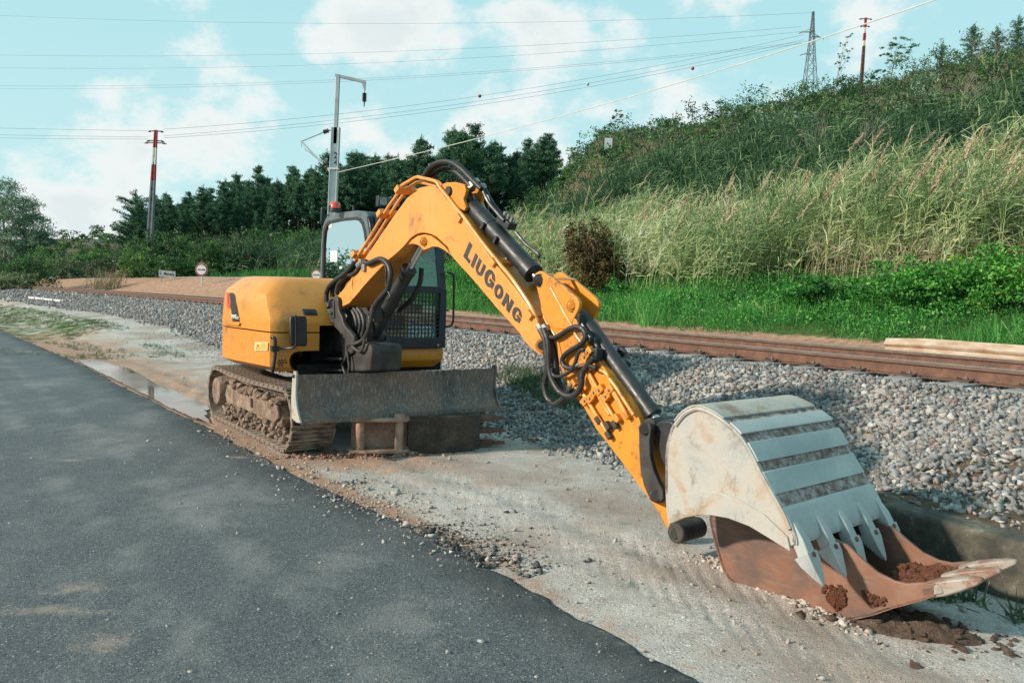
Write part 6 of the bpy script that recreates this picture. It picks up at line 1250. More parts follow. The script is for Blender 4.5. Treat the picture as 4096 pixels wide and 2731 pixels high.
def name_board():
    q = ground_hit(668, 1124); Y = float(q[1]) if q is not None else 46.0; c = aty(669, 1096, Y); root = thing('station_sign', (c[0], c[1], H1(c[0], c[1])), 'white station name board reading S. Mamede beside the track', 'name board'); s_ = np.array([1, 0, .0]); f_ = np.array([0, 1., 0]); rt = aty(702, 1102, Y) - aty(637, 1096, Y); w_ = rt / 2; upv = aty(637, 1084, Y) - aty(637, 1108, Y); h_ = upv / 2
    b = MB(); b.box(c, w_, f_ * .015, h_); b.build('board', M_wht, root)
    put_text('lettering', 'S.  Mamede', M_label, c - w_ * .88 - h_ * .45 - f_ * .022, w_ * 1.76, h_ * 1.0, root, .03)
    b = MB(); b.box(c - f_ * .010, w_ * 1.03, f_ * .012, h_ * 1.10); b.build('frame', M_galv, root)
    for e in (-.8, .8): p = c + w_ * e; b = MB(); b.cyl((p[0], p[1] + .03, H1(p[0], p[1]) - .2), (p[0], p[1] + .03, p[2]), .03, 8); b.build('post', M_galv, root)
    o = [k for k in root.children if k.name.startswith('board')][0]
name_board()
p = aty(604, 1092, 44); q = ground_hit(604, 1108); p = aty(604, 1092, q[1]) if q is not None else p; b = MB(); zb0 = H1(p[0], p[1]); b.box((p[0], p[1], (zb0 + p[2] + .18) / 2), (.06, 0, 0), (0, .04, 0), (0, 0, (p[2] + .18 - zb0) / 2)); tag(b.build('marker_post', M_wht, None, .01), 'short white marker post left of the station name board', 'post')
q = ground_hit(2433, 640, 40, 160); p = aty(2433, 590, float(q[1])) if q is not None else aty(2433, 590, 88); b = MB(); root = thing('back_of_sign', (p[0], p[1], H1(p[0], p[1])), 'pale grey back of a tall road sign standing among the bushes on the slope', 'road sign'); b.box(p, (.30, 0, 0), (0, .02, 0), (0, 0, .72)); b.build('panel', M_galvl, root); b = MB()
for e in (-.18, .18): b.cyl((p[0] + e, p[1] + .05, H1(p[0], p[1]) - .2), (p[0] + e, p[1] + .05, p[2] + .7), .04, 6); 
b.box(p + np.array([0, .035, .3]), (.26, 0, 0), (0, .02, 0), (0, 0, .03)); b.box(p + np.array([0, .035, -.3]), (.26, 0, 0), (0, .02, 0), (0, 0, .03)); b.build('sign_frame', M_galv, root)
def far_house():
    p = aty(420, 985, 118); g_ = H1(p[0], p[1]); root = thing('house', (p[0], p[1], g_), 'distant low house with a grey roof behind the left hedge', 'house'); b = MB(); b.box((p[0], p[1], (g_ + p[2]) / 2), (2.0, 0, 0), (0, 2.5, 0), (0, 0, (p[2] - g_) / 2)); b.build('wall', simple('plaster', (.45, .43, .40), .9), root)
    b = MB(); b.prism([np.array([p[0] + a, p[1] - 2.7, p[2] + z]) for a, z in ((-2.3, -.1), (2.3, -.1), (.2, .75))], (0, 5.4, 0)); b.build('roof', simple('grey_tiles', (.14, .16, .17), .8), root)
far_house()
p = aty(476, 925, 110); q = aty(474, 985, 110); g_ = H1(q[0], q[1]); root = thing('utility_pole', (q[0], q[1], g_), 'thin distant wooden pole beside the leftmost pine', 'utility pole'); b = MB(); b.rod((q[0], q[1], g_ - .2), p, [(0, .13), (1, .09)], 8); b.build('pole', M_conc, root); b = MB(); b.box(p - EZ * .3, (.5, 0, 0), (0, .05, 0), (0, 0, .05)); b.build('cross_arm', M_conc, root)
# ------------------------------------------------------------------ vegetation
def quads(C, U_, V_, taper=None):
    """leaf quads: centre, half-length vector, half-width vector"""
    n = len(C); V = np.empty((n, 4, 3)); t = .35 if taper is None else taper
    V[:, 0] = C - U_ - V_; V[:, 1] = C - U_ + V_; V[:, 2] = C + U_ + V_ * t; V[:, 3] = C + U_ - V_ * t
    return V.reshape(-1, 3), np.arange(4 * n).reshape(n, 4)
def rdir(n, up=0.0):
    d = RNG.normal(size=(n, 3)); d[:, 2] += up; return d / np.linalg.norm(d, axis=1)[:, None]
def perp(U_):
    a = RNG.normal(size=U_.shape); v = np.cross(U_, a); return v / (np.linalg.norm(v, axis=1)[:, None] + 1e-9)
class Leaves:
    def __init__(s): s.C = []; s.U = []; s.W = []; s.r = []
    def add(s, C, L, Wd, rnd, up=0.0, D=None):
        n = len(C); d = rdir(n, up) if D is None else D; L = np.broadcast_to(L, (n,)); Wd = np.broadcast_to(Wd, (n,)); s.C.append(C); s.U.append(d * L[:, None] / 2); s.W.append(perp(d) * Wd[:, None] / 2); s.r.append(np.broadcast_to(rnd, (n,)))
    def build(s, name, m, parent=None, taper=.35):
        V, F = quads(np.vstack(s.C), np.vstack(s.U), np.vstack(s.W), taper); o = fastmesh(name, V, F, m, {'rnd': np.clip(np.concatenate(s.r), 0, 1)})
        if parent is not None: o.parent = parent
        return o
M_bark = simple('pine_bark', (.085, .062, .05), .9, 0, .4, 6, .3); M_gbark = simple('grey_bark', (.22, .20, .17), .9, 0, .3, 6, .3)
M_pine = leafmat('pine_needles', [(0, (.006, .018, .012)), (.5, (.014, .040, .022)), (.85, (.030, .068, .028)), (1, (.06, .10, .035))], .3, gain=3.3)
M_leaf = leafmat('bush_leaves', [(0, (.008, .024, .010)), (.5, (.022, .060, .018)), (.85, (.050, .115, .025)), (1, (.12, .18, .04))], .3, gain=2.1)
M_olive = leafmat('olive_leaves', [(0, (.018, .030, .015)), (.5, (.045, .070, .034)), (1, (.11, .14, .07))], .3, gain=1.9)
M_grey = leafmat('willow_leaves', [(0, (.035, .065, .045)), (.5, (.085, .135, .085)), (1, (.19, .25, .16))], .35, gain=2.1)
M_bright = leafmat('bright_leaves', [(0, (.010, .045, .010)), (.5, (.028, .125, .018)), (.85, (.065, .22, .030)), (1, (.16, .30, .05))], .35, gain=1.7)
M_grass = leafmat('grass_blades', [(0, (.010, .050, .010)), (.45, (.028, .135, .022)), (.8, (.06, .22, .04)), (.94, (.12, .27, .06)), (1, (.34, .36, .16))], .35, gain=1.75)
M_brown = leafmat('rusty_bush_leaves', [(0, (.018, .016, .008)), (.5, (.062, .042, .017)), (.85, (.125, .078, .028)), (1, (.11, .12, .04))], .2, gain=1.5)
M_reed = leafmat('reed_leaves', [(0, (.035, .060, .026)), (.28, (.085, .135, .055)), (.5, (.17, .20, .095)), (.70, (.30, .275, .15)), (1, (.45, .39, .25))], .4, gain=2.5)
M_cane = leafmat('dark_cane_leaves', [(0, (.010, .030, .015)), (.5, (.028, .068, .030)), (.85, (.06, .115, .045)), (1, (.14, .17, .085))], .35, gain=1.8)
M_plume = leafmat('reed_plumes', [(0, (.24, .17, .11)), (.5, (.37, .28, .19)), (1, (.50, .42, .30))], .4, gain=1.5)
M_dry = leafmat('dry_stems', [(0, (.16, .12, .075)), (.5, (.30, .24, .155)), (1, (.45, .38, .27))], .2)

def pine_mesh(h, seed, umbrella=False, spread=1.0, low=.42):
    global RNG; keep = RNG; RNG = np.random.default_rng(seed); rg = random.Random(seed)
    L = Leaves(); tr = MB(); bx, by = rg.uniform(-.03, .03) * h, rg.uniform(-.03, .03) * h; ax = lambda f: np.array([bx * math.sin(f * 2.2), by * math.sin(f * 2.6), f * h])
    tr.tube([ax(f) for f in np.linspace(-.03, .97, 9)], [h * .0125 * (1.08 - f) + .02 for f in np.linspace(0, 1, 9)], 7)
    z = low + rg.uniform(-.05, .05)
    while z < .985:
        g = (z - low) / (1 - low); rad = h * .165 * spread * (math.sin(min(1, g * 1.35 + .30) * math.pi * .62 + .35) if not umbrella else 1.3) * (1.02 - g) ** .40 + .12
        nb = rg.randint(4, 6) if g < .9 else 3; a0 = rg.uniform(0, 6.3)
        for k in range(nb):
            if rg.random() < .24: continue
            a = a0 + k * 6.283 / nb + rg.uniform(-.35, .35); r_ = rad * rg.uniform(.5, 1.3); rise = rg.uniform(.10, .42); o = ax(z); e = o + np.array([math.cos(a) * r_, math.sin(a) * r_, r_ * rise]); mid = (o + e) / 2 - np.array([0, 0, r_ * .06])
            tr.tube([o, mid, e], [h * .0035 + .01, h * .0025 + .006, .008], 4, cap=False)
            nt = max(3, int(r_ * 4.6)); f = np.linspace(.22, 1.05, nt); c = o + (e - o) * f[:, None]; n = 17
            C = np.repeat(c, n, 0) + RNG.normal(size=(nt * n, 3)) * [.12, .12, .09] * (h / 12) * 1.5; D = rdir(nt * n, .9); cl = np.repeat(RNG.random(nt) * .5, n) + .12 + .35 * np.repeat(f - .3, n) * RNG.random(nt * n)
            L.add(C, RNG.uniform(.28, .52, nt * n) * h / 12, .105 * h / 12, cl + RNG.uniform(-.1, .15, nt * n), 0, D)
        z += rg.uniform(.035, .055)
    n = 40; L.add(ax(.99) + RNG.normal(size=(n, 3)) * [.10, .10, .28], .4, .07, RNG.uniform(.3, .8, n), 1.5)
    for k in range(10):     # bare dead branch stubs below the crown
        f = rg.uniform(.15, low); a = rg.uniform(0, 6.3); o = ax(f); tr.tube([o, o + np.array([math.cos(a), math.sin(a), .12]) * rg.uniform(.3, 1.0)], [.02, .006], 4, cap=False)
    RNG = keep; return L, tr
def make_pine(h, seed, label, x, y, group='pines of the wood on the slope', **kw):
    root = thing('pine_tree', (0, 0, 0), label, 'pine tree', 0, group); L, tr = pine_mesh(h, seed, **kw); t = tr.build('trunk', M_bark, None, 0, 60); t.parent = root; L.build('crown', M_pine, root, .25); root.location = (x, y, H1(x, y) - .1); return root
protos = []
rows = []
rgp = random.Random(5); cand = []
for k in range(6000):
    Y = rgp.uniform(90, 150); s_px = rgp.uniform(540, 2190); X = (s_px - 2048) / FPX * Y; t_, d_ = track_td(np.array([X]), np.array([Y])); d_ = float(d_[0])
    front = np.interp(s_px, [540, 700, 1300, 2190], [96, 98, 100, 98])
    if Y < front or Y > front + 40: continue
    if any((X - a) ** 2 + (Y - b_) ** 2 < 1.75 ** 2 for a, b_ in cand): continue
    cand.append((X, Y))
    if len(cand) >= 290: break
cand.sort(key=lambda p: p[0] / p[1])
hs = [(11.5, 11), (12.5, 12), (13.2, 13), (12.2, 14), (10.6, 15), (13.6, 16), (9.6, 17), (12.8, 18)]
PINELAB = 'dark green pine standing in the dense wood behind the excavator'
for k, (X, Y) in enumerate(cand):
    if k < len(hs): protos.append(make_pine(hs[k][0], hs[k][1], PINELAB, X, Y, low=.30 + .06 * (k % 4), spread=.9 + .14 * (k % 3))); o = protos[-1]
    else: o = copy_tree(protos[rgp.randrange(len(protos))])
    s = rgp.uniform(.66, 1.14) * float(np.interp(X / Y, [-.46, -.36, -.20, -.05, .0, .05], [.46, .60, .80, .90, .78, .6])); o.location = (X, Y, H1(X, Y) - .1); o.scale = (s * rgp.uniform(.92, 1.1), s, s); o.rotation_euler = (0, 0, rgp.uniform(0, 6.28))
q = aty(545, 985, 98); make_pine(7.6, 41, 'leaning dark pine with a low sweeping branch at the left end of the wood', q[0], q[1], umbrella=True, spread=1.45, low=.18)

TONE = [0.0]
def lump_leaves(L, c, rad, n, size, asp=.5, light=None, rough=.35, sun=True):
    """leaf clumps over a lumpy ball: gaps between the clumps show what is behind"""
    m = max(5, int(n / 26)); d = rdir(m, .25); lob = 1 + rough * np.sin(d @ rdir(1)[0] * 5 + RNG.uniform(0, 6)) * RNG.uniform(.4, 1, m); cc = np.asarray(c) + d * np.asarray(rad) * (RNG.uniform(.45, 1.0, m) ** .6 * lob)[:, None]
    k = int(n / m) + 1; C = np.repeat(cc, k, 0) + RNG.normal(size=(m * k, 3)) * np.asarray(rad) * .13; r_ = TONE[0] + np.repeat(RNG.uniform(.05, .75, m), k) + RNG.uniform(-.2, .25, m * k)
    L.add(C, RNG.uniform(.6, 1.3, m * k) * size, size * asp, r_, .3)
def make_bush(name, label, cat, x, y, w, h, m, n=1500, size=.14, group=None, lobes=5, z=None, stems=True, asp=.5, rough=.35):
    g_ = H1(x, y) if z is None else z; root = thing(name, (x, y, g_), label, cat, 0, group); L = Leaves(); TONE[0] = random.uniform(-.25, .30)
    for k in range(lobes):
        a = random.uniform(0, 6.28); o = np.array([math.cos(a) * w * random.uniform(.0, .5), math.sin(a) * w * random.uniform(0, .4), h * random.uniform(.3, .66)]); s = random.uniform(.55, .95); lump_leaves(L, o, (w * .42 * s, w * .38 * s, h * .40 * s), n // lobes, size, asp, None, rough)
    lump_leaves(L, (0, 0, h * .25), (w * .5, w * .42, h * .28), n // 3, size, asp); f = L.build('foliage', m, root); TONE[0] = 0.0
    if stems:
        b = MB()
        for k in range(5): a = random.uniform(0, 6.28); b.tube([np.array([0, 0, -.1]), np.array([math.cos(a) * w * .12, math.sin(a) * w * .12, h * .35]), np.array([math.cos(a) * w * .3, math.sin(a) * w * .3, h * .75])], [.03 * h, .02 * h, .008 * h], 5)
        t = b.build('stem', M_bark, None, 0, 60); t.parent = root
    return root
def at_px(x, y, Y): p = aty(x, y, Y); return p[0], p[1]
# hedges and shrubs of the left background
make_bush('shrub', 'large dark round shrub at the far left beside the track', 'shrub', *at_px(110, 1060, 52), 3.6, 2.6, M_leaf, 3800, .13, lobes=7)
make_bush('shrub', 'yellowish green low shrub at the left edge beside the dark round one', 'shrub', *at_px(15, 1100, 47), 2.6, 1.2, M_olive, 1500, .12)
HL = [(250, 1040, 62, 3.6, 1.7, M_olive, 'grey green shrub right of the dark round one behind the rails'), (345, 1020, 66, 3.6, 2.5, M_leaf, 'dark bush in the hedge below the grey house roof'), (450, 1035, 62, 4.2, 2.1, M_olive, 'olive toned hedge bush between the dry grass and the concrete pole'), (200, 1010, 75, 3.5, 2.8, M_leaf, 'small pointed dark tree like bush behind the grey green shrub'), (640, 1010, 58, 3.6, 3.6, M_leaf, 'tall leafy green bush right of the concrete pole foot'), (560, 1050, 56, 2.6, 2.0, M_leaf, 'low dark bush above the white marker post'), (745, 1000, 58, 3.4, 3.4, M_leaf, 'bright topped bush behind the round road sign'), (830, 1020, 57, 3.4, 3.1, M_leaf, 'dense green bush right of the round road sign'), (930, 1000, 60, 3.8, 3.3, M_olive, 'grey green rounded bush at the foot of the pine wood'), (1010, 1020, 58, 3.0, 2.6, M_olive, 'dark grey green bush nearest the reeds at the foot of the wood'), (700, 1060, 52, 3.0, 1.5, M_leaf, 'low bush behind the station name board')]
for (x, y, Y, w_, h_, m, lb) in HL: make_bush('shrub', lb, 'shrub', *at_px(x, y, Y), w_, h_, m, 3000, .15, lobes=7, group='hedge along the far side of the track')
def make_tree(name, label, cat, x, y, h, crown, m, bark, n, size, seed, trunk_r=None, asp=.4, sparse=1.0, lean=(0, 0), group=None):
    """tapered trunk with limbs; crown = list of (dx, dy, z, rx, rz) leaf lobes in fractions of the height"""
    root = thing(name, (x, y, H1(x, y) - .05), label, cat, 0, group); b = MB(); L = Leaves(); tr = trunk_r or h * .018; top = np.array([lean[0] * h, lean[1] * h, h * .78])
    b.tube([np.array([0, 0, -.1]), top * .35 + [random.uniform(-.02, .02) * h, 0, 0], top * .7, top], [tr, tr * .75, tr * .45, tr * .15], 7)
    for (dx, dy, z, rx, rz) in crown:
        c = np.array([dx * h, dy * h, z * h]); s0 = top * min(.9, max(.2, z - .22)); md = (s0 + c) / 2 + [0, 0, -.03 * h]; b.tube([s0, md, c], [tr * .38, tr * .25, tr * .08], 5, cap=False)
        for k in range(4): e = c + rdir(1)[0] * [rx * h * .8, rx * h * .8, rz * h * .8]; b.tube([md * .4 + c * .6, e], [tr * .12, tr * .03], 4, cap=False)
        lump_leaves(L, c, (rx * h, rx * h, rz * h), int(n * sparse), size, asp)
    t = b.build('trunk', bark, None, 0, 60); t.parent = root; L.build('crown', m, root); return root
make_tree('willow_tree', 'pale grey green willow rising behind the shrub at the left edge', 'tree', *at_px(15, 1000, 80), 9.6, [(-.02, 0, .80, .22, .16), (.16, 0, .66, .22, .15), (-.2, 0, .66, .2, .16), (.28, .05, .50, .20, .13), (.0, .1, .55, .22, .16), (.36, 0, .36, .13, .09), (-.3, 0, .45, .2, .15), (.12, 0, .38, .2, .12), (.22, 0, .24, .15, .08)], M_grey, M_gbark, 2300, .24, 3, .16, .32)
# trees along the crest
make_tree('eucalyptus_tree', 'open crowned eucalyptus with layered clumps on the hilltop right of the banded pole', 'tree', *at_px(3560, 250, 84), 5.0, [(.18, 0, .90, .20, .07), (.34, 0, .78, .16, .06), (.0, .0, .78, .15, .06), (.24, 0, .66, .20, .07), (-.06, 0, .58, .13, .06), (.10, 0, .48, .14, .06), (-.22, 0, .26, .12, .05), (-.30, 0, .14, .10, .04)], M_leaf, M_gbark, 230, .17, 4, .07, .4, lean=(.12, 0))
make_tree('windswept_tree', 'thin windswept tree with sparse leaves between pylon and banded pole', 'tree', *at_px(3340, 350, 86), 6.6, [(.16, 0, .96, .07, .03), (.10, 0, .82, .08, .05), (.20, 0, .74, .06, .04), (.05, 0, .66, .07, .05), (.15, 0, .60, .06, .04), (.03, 0, .52, .05, .04), (.09, 0, .45, .05, .03)], M_leaf, M_gbark, 60, .16, 6, .06, .4, lean=(.10, 0))
CT = [(3770, 215, 80, 2.6, 'broad low pine on the crest right of the eucalyptus'), (3890, 180, 82, 4.4, 'taller pine on the crest at the right'), (3985, 170, 80, 3.6, 'slim pine between two taller ones at the crest right end'), (4070, 180, 78, 4.2, 'pine at the right edge of the photo on the crest')]
for i, (x, y, Y, h_, lb) in enumerate(CT): make_pine(h_, 60 + i, lb, *at_px(x, y, Y), group='small trees on the crest', spread=1.6, low=.25)
for i, (x, y, Y, h_, w_, lb) in enumerate(((2470, 500, 108, 3.8, 1, 'open crowned little tree on the skyline above the slope sign'), (2310, 540, 112, 4.2, .6, 'thin little tree on the skyline at the right end of the wood'), (2850, 410, 104, 2.3, 1, 'small twin topped tree on the skyline left of the grey bush'))):
    make_tree('small_tree', lb, 'tree', *at_px(x, y, Y), h_, [(.0, 0, .9, .14 * w_, .08), (.16 * w_, 0, .76, .15 * w_, .07), (-.16 * w_, 0, .70, .14 * w_, .07), (.05, 0, .58, .16 * w_, .07), (-.2 * w_, 0, .45, .10, .05)], M_leaf, M_gbark, 170, .16, 80 + i, .05, .4, group='small trees on the skyline')
make_bush('shrub', 'rounded dark bush standing out on the skyline above the brown slope', 'shrub', *at_px(2680, 460, 100), 3.6, 2.9, M_leaf, 1500, .2); make_bush('shrub', 'grey green bush on the skyline beside the small twin topped tree', 'shrub', *at_px(2900, 420, 104), 2.2, 1.9, M_olive, 900, .17)
# shrubs one can tell apart nearer
make_bush('rusty_bush', 'tall rust brown bush among the reeds behind the arm', 'bush', *at_px(2365, 1080, 27.2), 1.5, 2.75, M_brown, 6000, .085, lobes=11, asp=.6, rough=.9)
make_bush('bramble', 'bright green bramble mound at the right above the grass', 'bush', *at_px(3800, 1180, 17.6), 3.0, 1.15, M_bright, 6500, .075, lobes=9, asp=.7); make_bush('bramble', 'bright green leafy shrub between the two reed clumps', 'bush', *at_px(3290, 1140, 19.5), 1.8, .95, M_bright, 3800, .075, lobes=7, asp=.7); make_bush('bramble', 'bright green bramble at the right edge beside the guard rail', 'bush', *at_px(4080, 1150, 16.6), 2.4, 1.25, M_bright, 4500, .075, lobes=7, asp=.7)

def td_xy(t, d): o = d - tcurve(t); return TP0[0] + TD[0] * t + TN[0] * o, TP0[1] + TD[1] * t + TN[1] * o
def make_grass():
    L = Leaves()
    def lay(t0, t1, d0, d1, n, h0, h1, wd, bias=0.0, edge=None):
        t = RNG.uniform(t0, t1, n); d = RNG.uniform(d0, d1, n); x, y = td_xy(t, d); cl = fbm(x * .9, y * .9, 3, 31); k = RNG.random(n) < np.clip(.75 + cl * 1.2, .12, 1)
        if edge is not None: k &= d > edge + fbm(t * .6, t * 0, 3, 12) * .7
        t, d, x, y, cl = t[k], d[k], x[k], y[k], cl[k]; n = len(t); z = height(x, y); h_ = RNG.uniform(h0, h1, n) * (1 + cl * .8); D = rdir(n, 2.2); C = np.stack([x, y, z], 1) + D * (h_ / 2)[:, None]; L.add(C, h_, wd * RNG.uniform(.7, 1.3, n), np.clip(RNG.beta(2, 3, n) + bias + cl * .35, 0, 1), 0, D)
    lay(-20, 16, 6.0, 13, 70000, .16, .42, .016, .03, 6.2); lay(-38, -20, 8.5, 12, 4500, .2, .5, .035, -.22)
    # broad little leaves and seed heads over the blades
    n = 90000; t = RNG.uniform(-20, 16, n); d = RNG.uniform(6.1, 13, n); x, y = td_xy(t, d); cl = fbm(x * 1.5, y * 1.5, 3, 41); k = (RNG.random(n) < np.clip(.6 + cl * 1.5, .05, 1)) & (d > 6.25 + fbm(t * .6, t * 0, 3, 12) * .7); x, y, cl = x[k], y[k], cl[k]; n = len(x)
    L.add(np.stack([x, y, height(x, y) + RNG.uniform(.05, .40, n) * (1 + cl)], 1), RNG.uniform(.03, .075, n), .035, np.clip(RNG.beta(2.2, 2.6, n) + cl * .4, 0, .97), .4)
    tag(L.build('grass_bank', M_grass, None, .3), 'lush bright green grass covering the bank beyond the track', 'grass', kind='stuff')
    L2 = Leaves()      # sparse tufts on the sandy ground and below the ballast
    def tufts(n, fn, h0, h1):
        x, y = fn(n); m = 9; X = np.repeat(x, m) + RNG.normal(size=n * m) * .02; Y = np.repeat(y, m) + RNG.normal(size=n * m) * .02; D = rdir(n * m, 1.1); D[:, 2] = abs(D[:, 2]); h_ = RNG.uniform(h0, h1, n * m); L2.add(np.stack([X, Y, height(X, Y)], 1) + D * (h_ / 2)[:, None], h_, h_ * .10, RNG.uniform(.1, .95, n * m), 0, D)
    def f1(n): t = RNG.uniform(-40, -4, n); d = RNG.uniform(-9, -4.2, n); k = fbm(t * .35, d * .8, 3, 17) > .02; t, d = t[k], d[k]; globals()['_n'] = len(t); return td_xy(t, d)
    x, y = f1(9000); n = len(x)
    def rep(xy): return lambda n_: xy
    tufts(n, rep((x, y)), .03, .09)
    f = RNG.random(420); p0, p1 = gz(2030, 1545, .25), gz(2330, 1690, .08); x = p0[0] + (p1[0] - p0[0]) * f + RNG.normal(size=420) * .14; y = p0[1] + (p1[1] - p0[1]) * f + RNG.normal(size=420) * .14; tufts(420, rep((x, y)), .05, .15); t = RNG.uniform(9.5, 13, 40); d = RNG.uniform(-3.4, -2.2, 40); tufts(40, rep(td_xy(t, d)), .04, .12)
    x = RNG.uniform(.3, 3.0, 120); y = RNG.uniform(3.6, 8.5, 120); k = road_d(x, y) > .35; tufts(int(k.sum()), rep((x[k], y[k])), .015, .045); t = np.concatenate([RNG.normal(12.1, .12, 14), RNG.uniform(11, 13, 12)]); d = np.full(26, -4.08) + RNG.normal(size=26) * .05; tufts(26, rep(td_xy(t, d)), .05, .15)
    tag(L2.build('sparse_tufts', M_olive, None, .3), 'thin tufts of grass on the sand and below the ballast', 'grass', kind='stuff')
make_grass()
def reeds(name, label, t0, t1, d0, d1, n, h0, h1, plume, dens=None, mats=None, leafn=21, leafl=.55, lean=.30, dry=.45, wmul=1.0):
    t = RNG.uniform(t0, t1, n); d = RNG.uniform(d0, d1, n)
    if dens is not None: k = RNG.random(n) < dens(t, d); t, d = t[k], d[k]
    x, y = td_xy(t, d); n = len(x); z = height(x, y); h_ = RNG.uniform(h0, h1, n) * (1 + fbm(x * .7, y * .7, 2, 6) * .5); ld_ = np.array([.80, -.30, 0]); ln_ = np.clip(RNG.normal(lean, .16, n), -.05, .9)
    L = Leaves(); jit = RNG.normal(size=(n, 2)) * .16
    def pos(f, idx=slice(None)): f = np.asarray(f); b = np.stack([x[idx], y[idx], z[idx]], 1); bend = (f ** 1.8 * h_[idx] * ln_[idx])[:, None] * ld_; jj = np.zeros((len(f), 3)); jj[:, :2] = jit[idx] * (f * h_[idx])[:, None]; up = np.zeros((len(f), 3)); up[:, 2] = f * h_[idx] * (1 - .25 * ln_[idx] * f); return b + bend + jj + up
    tone = np.clip(RNG.beta(2, 2.4, n) + fbm(x * .8, y * .8, 3, 14) * .45, 0, 1)
    segs = [0, .3, .58, .82, 1.0]
    for f0, f1 in zip(segs, segs[1:]):
        a, b = pos(np.full(n, f0)), pos(np.full(n, f1)); D = b - a; ll = np.linalg.norm(D, axis=1); D /= ll[:, None]; L.add((a + b) / 2, ll * 1.04, .018 * wmul, np.clip(tone * .5 + dry * (1 - f0), 0, 1), 0, D)
    for q in range(leafn):
        f = RNG.uniform(.16, 1.0, n) ** .75; c = pos(f); a = RNG.uniform(0, 6.283, n); D = np.stack([np.cos(a) * .6 + .42, np.sin(a) * .6 - .17, RNG.uniform(.1, 1.3, n)], 1); D /= np.linalg.norm(D, axis=1)[:, None]; ll = RNG.uniform(.55, 1.25, n) * leafl
        r_ = np.clip(tone + RNG.uniform(-.22, .22, n) + (.5 - f) * dry * 1.1, 0, 1); L.add(c + D * (ll * .25)[:, None], ll * .5, .024 * wmul, r_, 0, D); D2 = D.copy(); D2[:, 2] -= RNG.uniform(.2, .9, n); D2 /= np.linalg.norm(D2, axis=1)[:, None]; L.add(c + D * (ll * .5)[:, None] + D2 * (ll * .25)[:, None], ll * .55, .020 * wmul, r_ + .06, 0, D2)
    o = L.build(name, mats or M_reed, None, .55); tag(o, label, 'reeds', kind='stuff')
    if plume > 0:
        k = RNG.random(n) < plume; idx = np.where(k)[0]; c = pos(np.full(len(idx), 1.0), idx); m = 34; L3 = Leaves(); f = np.tile(np.linspace(-.05, 1, m), len(idx)); C = np.repeat(c, m, 0); pl = np.repeat(RNG.uniform(.5, .85, len(idx)), m); dirv = np.tile(np.array([.42, -.16, .9]), (len(C), 1)) + np.repeat(RNG.normal(size=(len(idx), 3)) * .12, m, 0)
        C = C + dirv * (f * pl)[:, None] + RNG.normal(size=C.shape) * (.018 * (1.15 - f))[:, None]; D = dirv + rdir(len(C)) * .55; D /= np.linalg.norm(D, axis=1)[:, None]; L3.add(C, .16, .028, np.repeat(RNG.random(len(idx)), m) * .7 + RNG.random(len(C)) * .3, 0, D); return L3
    return None
# giant reed: two dense clumps at the right, thinner and lower to the left
dn1 = lambda t, d: np.clip(.35 + 1.0 * np.exp(-((t - 3.2) / 2.2) ** 2) + 1.0 * np.exp(-((t - 9.8) / 2.8) ** 2) - .75 * np.exp(-((t - 6.4) / .8) ** 2) + fbm(t * .8, d * .8, 3, 2) * .7, .06, 1) * np.clip((d - 10.4 - .5 * np.sin(t * 1.3)) / 1.0, 0, 1)
pl = [reeds('reed_bed', 'tall pale green giant reeds with dry stems in two clumps behind the grass', -1.5, 15, 10.6, 15.5, 3300, 2.0, 3.1, .16, dn1), reeds('low_reeds', 'lower thinner reeds behind the arm and boom', -14, -1, 9.6, 15.5, 2300, 1.5, 2.4, .05, None, leafn=13, dry=.25)]
for L3, lb in zip(pl, ('feathery beige plumes nodding over the tall reeds', 'sparse beige plumes over the lower reeds')): tag(L3.build('reed_plumes', M_plume, None, .4), lb, 'reed plumes', kind='stuff')
def drystems():
    L = Leaves(); n = 1500; t = np.concatenate([RNG.normal(3.4, 1.5, n // 2), RNG.normal(8.2, .8, n - n // 2)]); d = RNG.uniform(10.3, 12.2, n); x, y = td_xy(t, d); z = height(x, y); a = np.stack([x, y, z + RNG.uniform(0, .9, n)], 1); D = np.stack([RNG.normal(.3, .7, n), RNG.normal(-.1, .5, n), RNG.uniform(-.2, 1.2, n)], 1); D /= np.linalg.norm(D, axis=1)[:, None]; ll = RNG.uniform(.4, 1.3, n); L.add(a + D * (ll / 2)[:, None], ll, .016, RNG.random(n), 0, D); tag(L.build('dry_stems', M_dry, None, .5), 'tangled dry stems along the foot of the reeds', 'dry stems', kind='stuff')
drystems()
reeds('dark_cane', 'dark green cane thicket covering the slope above the reeds', -26, 26, 16, 33, 7000, 1.5, 2.4, 0, lambda t, d: np.clip(.75 + fbm(t * .25, d * .3, 3, 8) * 1.1, .1, 1), M_cane, leafn=12, leafl=.85, dry=.12, wmul=2.1)
reeds('foot_reeds', 'grey green reeds below the pine wood left of the cab', -70, -22, 12, 24, 800, 1.5, 2.3, 0, None, M_cane, leafn=11, leafl=1.0, dry=.55, wmul=2.6)
